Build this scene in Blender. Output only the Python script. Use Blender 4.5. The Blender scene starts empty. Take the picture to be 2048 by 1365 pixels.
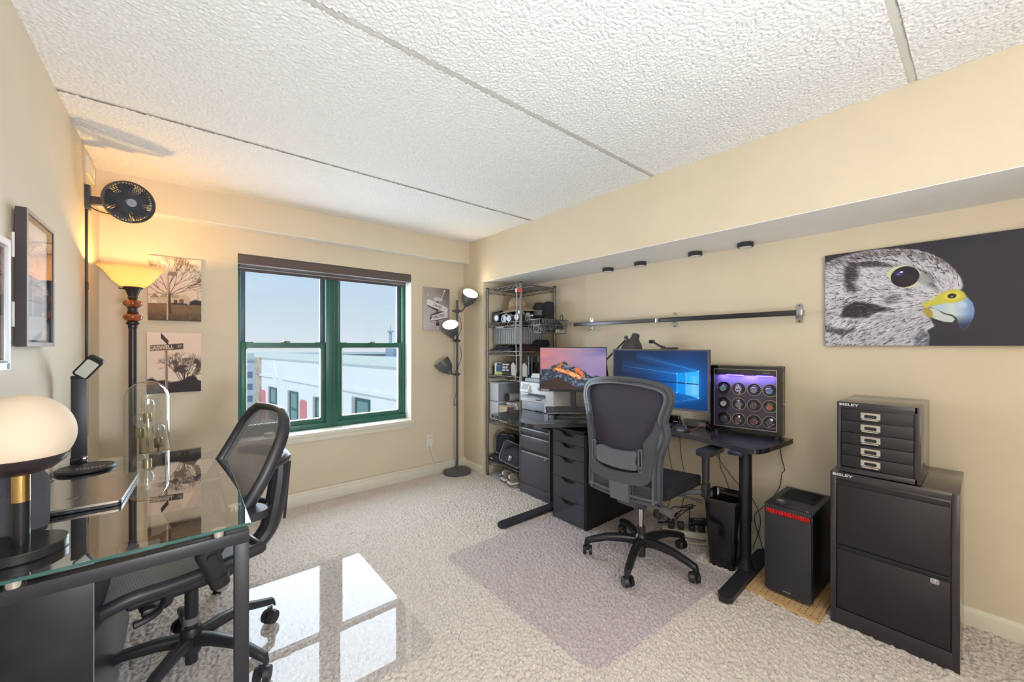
import bpy, bmesh, math, random
import numpy as np
from mathutils import Matrix, Vector
C = bpy.context.scene.collection
SC = bpy.context.scene
pi = math.pi
random.seed(7)
def R(a): return math.radians(a)
def lin(c):
    o = []
    for v in c[:3]:
        v = v/255.0
        o.append(v/12.92 if v <= 0.04045 else ((v+0.055)/1.055)**2.4)
    return (o[0], o[1], o[2], 1.0)

# ---------------------------------------------------------------- camera, world, lights, exposure
cd = bpy.data.cameras.new('camera'); cam = bpy.data.objects.new('camera', cd); C.objects.link(cam)
cd.sensor_width = 36.0; cd.lens = 786.6/2048*36.0; cd.clip_start = 0.02; cd.clip_end = 3000
cd.shift_y = -9.5/2048*-1
cam.location = (0, 0, 1.30); cam.rotation_euler = (R(90), 0, -math.atan2(0.6393, 0.7690))
SC.camera = cam
w = bpy.data.worlds.new('sky'); SC.world = w; w.use_nodes = True
nt = w.node_tree; nt.nodes.clear()
tc = nt.nodes.new('ShaderNodeTexCoord'); sp = nt.nodes.new('ShaderNodeSeparateXYZ'); cr = nt.nodes.new('ShaderNodeValToRGB')
bg = nt.nodes.new('ShaderNodeBackground'); wo = nt.nodes.new('ShaderNodeOutputWorld')
nt.links.new(tc.outputs['Generated'], sp.inputs[0]); nt.links.new(sp.outputs['Z'], cr.inputs[0])
cr.color_ramp.elements[0].position = 0.0; cr.color_ramp.elements[0].color = lin((228, 236, 244))
cr.color_ramp.elements[1].position = 0.45; cr.color_ramp.elements[1].color = lin((176, 212, 242))
e = cr.color_ramp.elements.new(0.12); e.color = lin((205, 225, 244))
nt.links.new(cr.outputs[0], bg.inputs[0]); nt.links.new(bg.outputs[0], wo.inputs[0]); bg.inputs[1].default_value = 0.96

def area(name, loc, rot, sx, sy, power, col):
    l = bpy.data.lights.new(name, 'AREA'); l.shape = 'RECTANGLE'; l.size = sx; l.size_y = sy; l.energy = power; l.color = col
    o = bpy.data.objects.new(name, l); C.objects.link(o); o.location = loc; o.rotation_euler = rot; return o
def point(name, loc, power, col, r=0.03):
    l = bpy.data.lights.new(name, 'POINT'); l.energy = power; l.color = col; l.shadow_soft_size = r
    o = bpy.data.objects.new(name, l); C.objects.link(o); o.location = loc; return o
# daylight coming through the window from the open sky in front of the building
area('daylight', (1.0, 4.05, 1.45), (R(-82), 0, 0), 1.9, 1.7, 110, (0.80, 0.89, 1.0))
# fill lights added at the ceiling behind the camera, out of view
area('ceiling_lamp_light_a', (0.10, -0.62, 2.345), (0, 0, 0), 0.4, 0.4, 4, (1.0, 0.90, 0.76))
area('ceiling_lamp_light_b', (0.10, -1.42, 2.345), (0, 0, 0), 0.4, 0.4, 4, (1.0, 0.90, 0.76))
# added fill light behind the camera, standing for a flash, aimed up and forward
area('bounced_flash', (0.40, -1.25, 1.0), (R(180-50), 0, R(32)), 0.6, 0.5, 88, (0.83, 0.91, 1.0))
sn = bpy.data.lights.new('sun', 'SUN'); sn.energy = 1.6; sn.angle = 0.02; sn.color = (1.0, 0.97, 0.92); so = bpy.data.objects.new('sun', sn); C.objects.link(so); so.rotation_euler = Vector((0.62, 0.42, -0.66)).to_track_quat('-Z', 'Y').to_euler()
vs = SC.view_settings; vs.view_transform = 'Standard'; vs.look = 'None'; vs.exposure = 0.13; vs.gamma = 1.0; vs.use_curve_mapping = False
try:
    SC.cycles.max_bounces = 10; SC.cycles.transparent_max_bounces = 16; SC.cycles.diffuse_bounces = 4; SC.cycles.glossy_bounces = 4
    SC.cycles.use_denoising = True; SC.cycles.sample_clamp_indirect = 6.0; SC.cycles.caustics_reflective = False; SC.cycles.caustics_refractive = False
except Exception: pass

# ---------------------------------------------------------------- materials
_m = {}
def mat(name, col, rough=0.5, metal=0.0, var=0.06, vs=12.0, bump=0.0, bs=120.0, spec=0.5, coat=0.0, emit=None, es=0.0, trans=0.0, ior=1.45, alpha=1.0, sheen=0.0, img=None, stretch=None):
    if name in _m: return _m[name]
    m = bpy.data.materials.new(name); m.use_nodes = True; n = m.node_tree.nodes; L = m.node_tree.links
    b = n['Principled BSDF']; c = lin(col)
    b.inputs['Roughness'].default_value = rough; b.inputs['Metallic'].default_value = metal
    b.inputs['Specular IOR Level'].default_value = spec; b.inputs['Coat Weight'].default_value = coat; b.inputs['Coat Roughness'].default_value = 0.08
    b.inputs['Transmission Weight'].default_value = trans; b.inputs['IOR'].default_value = ior; b.inputs['Alpha'].default_value = alpha
    b.inputs['Sheen Weight'].default_value = sheen
    t = n.new('ShaderNodeTexCoord')
    src = t.outputs['Object']
    if stretch:
        mp = n.new('ShaderNodeMapping'); mp.inputs['Scale'].default_value = stretch; L.new(src, mp.inputs[0]); src = mp.outputs[0]
    if img is not None:
        im = n.new('ShaderNodeTexImage'); im.image = img; im.interpolation = 'Cubic'; L.new(t.outputs['UV'], im.inputs[0]); colout = im.outputs[0]
        (L.new(colout, b.inputs['Base Color']) if not emit else b.inputs['Base Color'].__setattr__('default_value', (0.012, 0.012, 0.014, 1)))
        if emit: L.new(colout, b.inputs['Emission Color']); b.inputs['Emission Strength'].default_value = es
    else:
        nz = n.new('ShaderNodeTexNoise'); nz.inputs['Scale'].default_value = vs; nz.inputs['Detail'].default_value = 5; L.new(src, nz.inputs['Vector'])
        r = n.new('ShaderNodeValToRGB'); r.color_ramp.elements[0].position = 0.3; r.color_ramp.elements[1].position = 0.7
        r.color_ramp.elements[0].color = (c[0]*(1-var), c[1]*(1-var), c[2]*(1-var), 1); r.color_ramp.elements[1].color = (min(1, c[0]*(1+var)), min(1, c[1]*(1+var)), min(1, c[2]*(1+var)), 1)
        L.new(nz.outputs[0], r.inputs[0]); L.new(r.outputs[0], b.inputs['Base Color'])
        if emit: b.inputs['Emission Color'].default_value = lin(emit); b.inputs['Emission Strength'].default_value = es
    if bump > 0:
        n2 = n.new('ShaderNodeTexNoise'); n2.inputs['Scale'].default_value = bs; n2.inputs['Detail'].default_value = 3; L.new(src, n2.inputs['Vector'])
        bp = n.new('ShaderNodeBump'); bp.inputs['Strength'].default_value = bump; bp.inputs['Distance'].default_value = 0.004; L.new(n2.outputs[0], bp.inputs['Height']); L.new(bp.outputs[0], b.inputs['Normal'])
    _m[name] = m; return m

def clear_mat(name, tint, ior=1.5, rough=0.0, gmul=1.0):
    """thin clear sheet: straight-through transmission plus a Fresnel reflection"""
    if name in _m: return _m[name]
    m = bpy.data.materials.new(name); m.use_nodes = True; n = m.node_tree.nodes; L = m.node_tree.links; n.clear()
    o = n.new('ShaderNodeOutputMaterial'); mx = n.new('ShaderNodeMixShader'); tr = n.new('ShaderNodeBsdfTransparent'); g = n.new('ShaderNodeBsdfGlossy'); f = n.new('ShaderNodeFresnel')
    nz = n.new('ShaderNodeTexNoise'); nz.inputs['Scale'].default_value = 30; ra = n.new('ShaderNodeMapRange')
    ra.inputs[3].default_value = rough; ra.inputs[4].default_value = rough+0.015; L.new(nz.outputs[0], ra.inputs[0]); L.new(ra.outputs[0], g.inputs['Roughness'])
    tr.inputs[0].default_value = lin(tint); f.inputs['IOR'].default_value = ior
    mul = n.new('ShaderNodeMath'); mul.operation = 'MULTIPLY'; mul.inputs[1].default_value = gmul; mul.use_clamp = True
    ge = n.new('ShaderNodeNewGeometry'); iv = n.new('ShaderNodeMath'); iv.operation = 'SUBTRACT'; iv.inputs[0].default_value = 1.0; L.new(ge.outputs['Backfacing'], iv.inputs[1])
    fm_ = n.new('ShaderNodeMath'); fm_.operation = 'MULTIPLY'; L.new(f.outputs[0], fm_.inputs[0]); L.new(iv.outputs[0], fm_.inputs[1]); L.new(fm_.outputs[0], mul.inputs[0]); L.new(mul.outputs[0], mx.inputs[0]); L.new(tr.outputs[0], mx.inputs[1]); L.new(g.outputs[0], mx.inputs[2]); L.new(mx.outputs[0], o.inputs[0])
    _m[name] = m; return m

def mesh_fabric(name, col, sx, sz, fill=0.6, rough=0.6, uvsrc='Object'):
    """woven mesh: a thread lattice with see-through holes"""
    if name in _m: return _m[name]
    m = mat(name, col, rough); n = m.node_tree.nodes; L = m.node_tree.links; b = n['Principled BSDF']
    t = n.new('ShaderNodeTexCoord'); s = n.new('ShaderNodeSeparateXYZ'); L.new(t.outputs['UV'], s.inputs[0])
    outs = []
    for ax, sc in (('X', sx), ('Y', sz)):
        mu = n.new('ShaderNodeMath'); mu.operation = 'MULTIPLY'; mu.inputs[1].default_value = sc; L.new(s.outputs[ax], mu.inputs[0])
        fr = n.new('ShaderNodeMath'); fr.operation = 'FRACT'; L.new(mu.outputs[0], fr.inputs[0])
        lt = n.new('ShaderNodeMath'); lt.operation = 'LESS_THAN'; lt.inputs[1].default_value = fill; L.new(fr.outputs[0], lt.inputs[0]); outs.append(lt)
    mx = n.new('ShaderNodeMath'); mx.operation = 'MAXIMUM'; L.new(outs[0].outputs[0], mx.inputs[0]); L.new(outs[1].outputs[0], mx.inputs[1])
    L.new(mx.outputs[0], b.inputs['Alpha']); return m

# ---------------------------------------------------------------- mesh building
class MB:
    def __init__(s): s.bm = bmesh.new()
    def _fin(s, vs, M):
        if M is not None: bmesh.ops.transform(s.bm, matrix=M, verts=vs)
    def box(s, cx, cy, cz, sx, sy, sz, b=0.0, rz=0.0, M=None, seg=2, rot=None):
        r = bmesh.ops.create_cube(s.bm, size=1.0, matrix=Matrix.Diagonal((sx, sy, sz, 1.0))); vs = r['verts']
        if b > 0:
            es = list({e for v in vs for e in v.link_edges}); q = bmesh.ops.bevel(s.bm, geom=es, offset=min(b, 0.49*min(sx, sy, sz)), segments=seg, profile=0.5, affect='EDGES')
            vs = list({v for f in q['faces'] for v in f.verts} | {v for v in vs if v.is_valid})
        T = Matrix.Translation((cx, cy, cz)) @ (rot if rot is not None else Matrix.Rotation(rz, 4, 'Z'))
        bmesh.ops.transform(s.bm, matrix=(M @ T) if M is not None else T, verts=vs); return s
    def bx(s, x0, x1, y0, y1, z0, z1, b=0.0, M=None, seg=2): return s.box((x0+x1)/2, (y0+y1)/2, (z0+z1)/2, abs(x1-x0), abs(y1-y0), abs(z1-z0), b, 0, M, seg)
    def cyl(s, p0, p1, r0, r1=None, seg=24, M=None, cap=True):
        r1 = r0 if r1 is None else r1; p0 = Vector(p0); p1 = Vector(p1); d = p1-p0
        q = d.to_track_quat('Z', 'Y').to_matrix().to_4x4()
        r = bmesh.ops.create_cone(s.bm, cap_ends=cap, segments=seg, radius1=r0, radius2=r1, depth=d.length, matrix=Matrix.Translation((p0+p1)/2) @ q); s._fin(r['verts'], M); return s
    def sph(s, c, r, sc=(1, 1, 1), seg=24, M=None):
        q = bmesh.ops.create_uvsphere(s.bm, u_segments=seg, v_segments=max(6, seg//2), radius=r, matrix=Matrix.Translation(c) @ Matrix.Diagonal((sc[0], sc[1], sc[2], 1))); s._fin(q['verts'], M); return s
    def tube(s, pts, r, seg=8, closed=False, M=None, smooth=0):
        P = [Vector(p) for p in pts]
        if smooth: P = spline(P, smooth, closed)
        n = len(P); rs = list(r) if isinstance(r, (list, tuple)) else [r]*n
        if len(rs) != n: rs = [rs[int(i*(len(rs)-1)/max(1, n-1))] + (rs[min(len(rs)-1, int(i*(len(rs)-1)/max(1, n-1))+1)]-rs[int(i*(len(rs)-1)/max(1, n-1))])*((i*(len(rs)-1)/max(1, n-1)) % 1) for i in range(n)]
        rings = []; up = None
        for i in range(n):
            a = P[(i-1) % n] if (closed or i > 0) else P[i]; b = P[(i+1) % n] if (closed or i < n-1) else P[i]
            t = (b-a)
            if t.length < 1e-9: t = Vector((0, 0, 1))
            t.normalize()
            if up is None: up = Vector((0, 0, 1)) if abs(t.z) < 0.9 else Vector((1, 0, 0))
            u = (up-t*up.dot(t))
            if u.length < 1e-6: u = t.orthogonal()
            u.normalize(); v = t.cross(u); up = u
            rings.append([s.bm.verts.new(P[i]+(u*math.cos(2*pi*k/seg)+v*math.sin(2*pi*k/seg))*rs[i]) for k in range(seg)])
        for i in range(n if closed else n-1):
            A = rings[i]; B = rings[(i+1) % n]
            for k in range(seg): s.bm.faces.new((A[k], A[(k+1) % seg], B[(k+1) % seg], B[k]))
        if not closed:
            s.bm.faces.new(rings[0][::-1]); s.bm.faces.new(rings[-1])
        s._fin([v for q in rings for v in q], M); return s
    def lathe(s, prof, seg=40, M=None, a0=0, a1=2*pi):
        full = abs(a1-a0-2*pi) < 1e-6; rings = []; vs = []
        for (r, z) in prof:
            if r < 1e-6: v = s.bm.verts.new((0, 0, z)); rings.append([v]); vs.append(v)
            else:
                q = [s.bm.verts.new((r*math.cos(a0+(a1-a0)*k/seg), r*math.sin(a0+(a1-a0)*k/seg), z)) for k in range(seg if full else seg+1)]; rings.append(q); vs += q
        for A, B in zip(rings, rings[1:]):
            m = max(len(A), len(B))
            for k in range(m if full else m-1):
                k2 = (k+1) % m
                try:
                    if len(A) == 1 and len(B) == 1: continue
                    if len(A) == 1: s.bm.faces.new((A[0], B[k2], B[k]))
                    elif len(B) == 1: s.bm.faces.new((A[k], A[k2], B[0]))
                    else: s.bm.faces.new((A[k], A[k2], B[k2], B[k]))
                except ValueError: pass
        s._fin(vs, M); return s
    def prism(s, poly, z0, z1, M=None):
        a = [s.bm.verts.new((p[0], p[1], z0)) for p in poly]; b = [s.bm.verts.new((p[0], p[1], z1)) for p in poly]; n = len(poly)
        s.bm.faces.new(a[::-1]); s.bm.faces.new(b)
        for i in range(n): s.bm.faces.new((a[i], a[(i+1) % n], b[(i+1) % n], b[i]))
        s._fin(a+b, M); return s
    def ring(s, A, B, z0, z1, M=None, N=96, zc=0.0):
        """solid band between the closed outlines A (outer) and B (inner)"""
        A = resample(A, N); B = resample(B, N); B = align(A, B)
        loops = []
        for L_, z in ((A, z0), (A, z1), (B, z1), (B, z0)): loops.append([s.bm.verts.new((p[0], p[1], z)) for p in L_])
        mid = [s.bm.verts.new(((p[0]+q[0])/2, (p[1]+q[1])/2, z1+zc)) for p, q in zip(A, B)] if zc else None
        seq = [loops[0], loops[1]] + ([mid] if mid else []) + [loops[2], loops[3]]
        for i in range(len(seq)):
            P = seq[i]; Q = seq[(i+1) % len(seq)]
            for k in range(N): s.bm.faces.new((P[k], P[(k+1) % N], Q[(k+1) % N], Q[k]))
        s._fin([v for l in seq for v in l], M); return s
    def grid(s, G, M=None, close=False):
        vv = [[s.bm.verts.new(p) for p in row] for row in G]
        for i in range(len(vv)-1):
            for j in range(len(vv[0])-1): s.bm.faces.new((vv[i][j], vv[i][j+1], vv[i+1][j+1], vv[i+1][j]))
        s._fin([v for r in vv for v in r], M); return s
    def quad(s, p, M=None):
        v = [s.bm.verts.new(q) for q in p]; s.bm.faces.new(v); s._fin(v, M); return s

def spline(P, k, closed=False):
    P = [Vector(p) for p in P]; n = len(P); out = []
    for i in range(n if closed else n-1):
        p0 = P[(i-1) % n] if (closed or i > 0) else P[i]; p1 = P[i]; p2 = P[(i+1) % n]; p3 = P[(i+2) % n] if (closed or i < n-2) else p2
        for j in range(k):
            t = j/k; out.append(0.5*((2*p1)+(p2-p0)*t+(2*p0-5*p1+4*p2-p3)*t*t+(3*p1-p0-3*p2+p3)*t**3))
    if not closed: out.append(P[-1])
    return out
def resample(L, N):
    P = [Vector((p[0], p[1])) for p in L]; n = len(P); d = [0]
    for i in range(n): d.append(d[-1]+(P[(i+1) % n]-P[i]).length)
    out = []; j = 0
    for k in range(N):
        t = d[-1]*k/N
        while d[j+1] < t: j += 1
        f = (t-d[j])/max(1e-9, d[j+1]-d[j]); out.append(P[j]+(P[(j+1) % n]-P[j])*f)
    return out
def align(A, B):
    def area2(L): return sum(L[i].x*L[(i+1) % len(L)].y-L[(i+1) % len(L)].x*L[i].y for i in range(len(L)))
    if area2(A)*area2(B) < 0: B = B[::-1]
    n = len(A); best = min(range(0, n), key=lambda o: sum((A[k]-B[(k+o) % n]).length_squared for k in range(0, n, 6)))
    return [B[(k+best) % n] for k in range(n)]
def rrect(w_, h_, r, n=5, cx=0, cy=0):
    out = []
    for sx, sy, a in ((1, 1, 0), (-1, 1, 90), (-1, -1, 180), (1, -1, 270)):
        for k in range(n+1):
            t = R(a+90*k/n); out.append((cx+sx*(w_/2-r)+r*math.cos(t), cy+sy*(h_/2-r)+r*math.sin(t)))
    return out
def frame(o, xa, ya):
    """matrix whose local x, y run along xa, ya and z = x cross y, at point o"""
    x = Vector(xa).normalized(); y = Vector(ya); y = (y-x*x.dot(y)).normalized(); z = x.cross(y)
    return Matrix(((x.x, y.x, z.x, o[0]), (x.y, y.y, z.y, o[1]), (x.z, y.z, z.z, o[2]), (0, 0, 0, 1)))

def obj(name, mb, m, parent=None, label=None, cat=None, group=None, kind=None, w=False, ang=29, uv=None, normals=True):
    bm = mb.bm
    if normals: bmesh.ops.recalc_face_normals(bm, faces=bm.faces[:])
    if parent is not None and w:
        r = parent
        while r.parent is not None: r = r.parent
        bmesh.ops.transform(bm, matrix=(Matrix.Translation(r.location) @ Matrix.Rotation(r.rotation_euler[2], 4, 'Z')).inverted(), verts=bm.verts[:])
    me = bpy.data.meshes.new(name); bm.to_mesh(me); bm.free()
    if isinstance(m, (list, tuple)):
        for q in m: me.materials.append(q)
    else: me.materials.append(m)
    if ang:
        me.shade_smooth(); me.set_sharp_from_angle(angle=R(ang))
    o = bpy.data.objects.new(name, me); C.objects.link(o)
    if parent is not None: o.parent = parent
    tag(o, label, cat, group, kind); return o
def tag(o, label=None, cat=None, group=None, kind=None):
    if label: o['label'] = label
    if cat: o['category'] = cat
    if group: o['group'] = group
    if kind: o['kind'] = kind
    return o
def T(name, label, cat, loc=(0, 0, 0), rz=0.0, group=None):
    o = bpy.data.objects.new(name, None); C.objects.link(o); o.location = loc; o.rotation_euler = (0, 0, rz); o.empty_display_size = 0.05
    return tag(o, label, cat, group)
def dup(root, loc, rz=None, label=None):
    def cp(o, par):
        c = o.copy(); C.objects.link(c)
        if par is not None: c.parent = par
        for ch in list(o.children): cp(ch, c)
        return c
    c = cp(root, None); c.location = loc
    if rz is not None: c.rotation_euler = (0, 0, rz)
    if label: c['label'] = label
    return c
def plane_uv(o, ax, ay):
    """planar UVs from local bounds along two axes (index, sign)"""
    me = o.data; co = np.empty(len(me.vertices)*3); me.vertices.foreach_get('co', co); co = co.reshape(-1, 3)
    a = co[:, ax[0]]*ax[1]; b = co[:, ay[0]]*ay[1]; a = (a-a.min())/max(1e-9, a.max()-a.min()); b = (b-b.min())/max(1e-9, b.max()-b.min())
    li = np.empty(len(me.loops), dtype=np.int32); me.loops.foreach_get('vertex_index', li)
    uv = me.uv_layers.new(name='uv'); uv.data.foreach_set('uv', np.stack([a[li], b[li]], 1).ravel()); return o
def text(name, body, size, M, m, parent, w=True, depth=0.0006, sx=1.0, align='CENTER', bold=0.0):
    cu = bpy.data.curves.new('t', 'FONT'); cu.body = body; cu.size = size; cu.extrude = depth; cu.align_x = align; cu.align_y = 'CENTER'; cu.offset = bold; cu.resolution_u = 2
    ob = bpy.data.objects.new('t', cu); me = bpy.data.meshes.new_from_object(ob); bpy.data.objects.remove(ob)
    mb = MB(); mb.bm.from_mesh(me); bpy.data.meshes.remove(me)
    bmesh.ops.transform(mb.bm, matrix=M @ Matrix.Diagonal((sx, 1, 1, 1)), verts=mb.bm.verts[:])
    return obj(name, mb, m, parent, w=w, ang=0)
def nimg(name, a):
    h, w_ = a.shape[:2]; im = bpy.data.images.new(name, w_, h); px = np.ones((h, w_, 4), np.float32); px[..., :3] = np.clip(a, 0, 1); im.pixels.foreach_set(px[::-1].ravel()); im.pack(); return im
def npmesh(name, V, F, m, parent=None, kind=None, smooth=True):
    me = bpy.data.meshes.new(name); me.vertices.add(len(V)); me.vertices.foreach_set('co', V.ravel()); nf = len(F)
    me.loops.add(nf*4); me.loops.foreach_set('vertex_index', F.ravel()); me.polygons.add(nf); me.polygons.foreach_set('loop_start', np.arange(0, nf*4, 4)); me.polygons.foreach_set('loop_total', np.full(nf, 4))
    me.update(calc_edges=True); me.materials.append(m)
    if smooth: me.shade_smooth()
    o = bpy.data.objects.new(name, me); C.objects.link(o)
    if parent is not None: o.parent = parent
    return tag(o, kind=kind)
def relief(x0, x1, y0, y1, step, cell, amp, seed, jit=0.9):
    """height field of jittered round blobs (tufts, popcorn)"""
    nx = int((x1-x0)/step)+1; ny = int((y1-y0)/step)+1
    X, Y = np.meshgrid(np.linspace(x0, x1, nx), np.linspace(y0, y1, ny)); rs = np.random.RandomState(seed); S = 256
    jx = rs.rand(S, S)*jit; jy = rs.rand(S, S)*jit; jh = 0.45+0.55*rs.rand(S, S)
    ci = np.floor(X/cell).astype(int); cj = np.floor(Y/cell).astype(int); H = np.zeros_like(X)
    for di in (-1, 0, 1):
        for dj in (-1, 0, 1):
            a = ci+di; b = cj+dj; px_ = (a+jx[a % S, b % S]+0.05)*cell; py_ = (b+jy[a % S, b % S]+0.05)*cell
            d = np.sqrt((X-px_)**2+(Y-py_)**2)/cell; H = np.maximum(H, jh[a % S, b % S]*np.sqrt(np.clip(1-(d/0.68)**2, 0, 1)))
    V = np.stack([X, Y, H*amp], -1).reshape(-1, 3).astype(np.float32); i = np.arange(nx*ny).reshape(ny, nx)
    F = np.stack([i[:-1, :-1], i[:-1, 1:], i[1:, 1:], i[1:, :-1]], -1).reshape(-1, 4).astype(np.int32); return V, F

black = mat('black_plastic', (44, 43, 48), 0.42, bump=0.05, bs=400)
blackgloss = mat('black_gloss', (20, 20, 24), 0.12, coat=0.5)
blackmetal = mat('black_steel', (42, 42, 48), 0.38, var=0.1)
darkgrey = mat('dark_grey_plastic', (74, 74, 80), 0.45, bump=0.05, bs=300)
steel = mat('brushed_steel', (190, 190, 192), 0.3, metal=1.0, stretch=(1, 30, 1), vs=30)
chrome = mat('chrome', (215, 215, 218), 0.12, metal=1.0)
white = mat('white_paint', (228, 226, 220), 0.5)
whitegloss = mat('white_plastic', (226, 227, 230), 0.35)
fabricblack = mat('black_fabric', (44, 43, 49), 0.9, var=0.2, vs=60, bump=0.3, bs=500)
# ================================================================ the room shell
XL, XR, YF, YN, ZC = -0.42, 2.81, 3.60, -1.90, 2.389
wallm = mat('beige_wall_paint', (218, 204, 180), 0.62, var=0.025, vs=3, bump=0.12, bs=160)
ceilm = mat('popcorn_ceiling', (232, 231, 230), 0.9, var=0.06, vs=140, bump=0.2, bs=600)
jointm = mat('ceiling_joint_paint', (214, 212, 206), 0.8, var=0.04)
soffm = mat('white_soffit_paint', (238, 238, 238), 0.6, var=0.02)
carpetm = mat('looped_carpet', (218, 208, 199), 0.95, var=0.24, vs=170, bump=0.45, bs=900)
trimm = mat('cream_trim_paint', (226, 220, 205), 0.4, var=0.03)
greenm = mat('green_window_frame', (46, 98, 82), 0.35, var=0.08, vs=20)
greyfr = mat('grey_window_track', (86, 96, 112), 0.4, var=0.06)

V, F = relief(XL, XR, -0.2, YF+0.02, 0.0052, 0.0135, 0.017, 3)
V[:, 2] -= 0.009
floor = npmesh('floor', V, F, carpetm, kind='structure')
obj('subfloor', MB().bx(XL-0.3, XR+0.2, YN-0.2, YF+0.2, -0.12, -0.012), carpetm, floor)
obj('near_carpet', MB().bx(XL, XR, YN, -0.2, -0.012, 0.004), carpetm, floor)
# ceiling: concrete planks carrying popcorn, flat joints between them
ceil = obj('ceiling', MB().bx(XL-0.2, XR+0.2, YN-0.2, YF+0.2, ZC+0.004, ZC+0.12), jointm, kind='structure')
js = [YN, -0.95, 0.19, 1.36, 2.512, 3.487]
for i, (a, b) in enumerate(zip(js, js[1:])):
    if b > 0.0:
        V, F = relief(XL, 2.32, a+(0.014 if i else 0), b-(0.014 if i < 4 else 0), 0.0039 if i < 3 else 0.0048, 0.0085, 0.008, 10+i)
        V[:, 2] = ZC+0.003-V[:, 2]; F = F[:, ::-1].copy(); npmesh('ceiling_panel', V, F, ceilm, ceil)
    else: obj('ceiling_panel', MB().bx(XL, XR, a, b-0.014, ZC-0.003, ZC+0.003), ceilm, ceil)
obj('wall_left', MB().bx(XL-0.15, XL, YN-0.15, YF+0.15, 0, ZC+0.01), wallm, kind='structure')
obj('wall_right', MB().bx(XR, XR+0.15, YN-0.15, YF+0.15, 0, ZC+0.01), wallm, kind='structure')
obj('wall_near', MB().bx(XL, XR, YN-0.15, YN, 0, ZC+0.01), wallm, kind='structure')
WX0, WX1, WZ0, WZ1 = 0.305, 1.707, 0.575, 2.0
m_ = MB(); m_.bx(XL, WX0, YF, YF+0.17, 0, ZC); m_.bx(WX1, XR, YF, YF+0.17, 0, ZC); m_.bx(WX0, WX1, YF, YF+0.17, 0, WZ0); m_.bx(WX0, WX1, YF, YF+0.17, WZ1, ZC)
wf = obj('wall_far', m_, wallm, kind='structure', ang=0)
obj('wall_far_bulkhead', MB().bx(XL, 2.32, 3.487, YF, 2.172, ZC+0.01), wallm, kind='structure')
obj('wall_far_soffit', MB().bx(XL, 2.314, 3.490, YF, 2.168, 2.172), soffm, kind='structure')
obj('wall_right_bulkhead', MB().bx(2.314, XR, YN, YF, 1.949, ZC+0.01), wallm, kind='structure')
obj('wall_right_soffit', MB().bx(2.317, XR, YN, 3.24, 1.945, 1.949), soffm, kind='structure')
obj('wall_alcove', MB().bx(2.314, XR, 3.235, YF, 0, 1.95, b=0.004), wallm, kind='structure')
# baseboards
bb = MB(); bb.bx(XL, 2.33, 3.560, YF, 0, 0.105, b=0.004); bb.bx(XL, 2.335, 3.545, 3.562, 0, 0.09, b=0.003)
obj('baseboard_far', bb, trimm, kind='structure')
def base_prof(M, length):
    mb = MB(); pr = [(0, 0), (0.013, 0), (0.013, 0.062), (0.009, 0.074), (0.004, 0.082), (0, 0.084)]
    mb.prism(pr, 0, length, M); return mb
obj('baseboard_right', base_prof(frame((XR, YN, 0), (-1, 0, 0), (0, 0, 1)), 5.12), trimm, kind='structure')
obj('baseboard_alcove', base_prof(frame((2.314, 3.23, 0), (-1, 0, 0), (0, 0, 1)) @ Matrix.Rotation(0, 4, 'Z'), 0.33), trimm, kind='structure')
obj('baseboard_left', MB().bx(XL, XL+0.013, YN, YF, 0, 0.084, b=0.003), trimm, kind='structure')
# window -----------------------------------------------------------------
win = T('window_1', 'double-hung green framed twin window in the far wall', 'window', (1.006, 3.75, WZ0)); win['kind'] = 'structure'
del win['category']
FY0, FY1 = 3.735, 3.80
def winbox(name, x0, x1, y0, y1, z0, z1, m=greenm, b=0.004): return obj(name, MB().bx(x0, x1, y0, y1, z0, z1, b=b), m, win, w=True)
winbox('jamb', WX0, 0.338, FY0, 3.87, WZ0, WZ1); winbox('jamb', 1.674, WX1, FY0, 3.87, WZ0, WZ1)
winbox('head_rail', WX0, WX1, FY0, 3.87, 1.95, WZ1); winbox('sill_rail', WX0, WX1, FY0-0.01, 3.87, WZ0, 0.622)
winbox('mullion', 0.957, 1.062, FY0-0.012, 3.87, WZ0, WZ1)
for x in (0.988, 1.03): obj('mullion_groove', MB().bx(x-0.002, x+0.002, FY0-0.0135, FY0-0.011, 0.63, 1.95), greyfr, win, w=True)
pane_m = clear_mat('window_glass', (247, 250, 250), 1.45)
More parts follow.
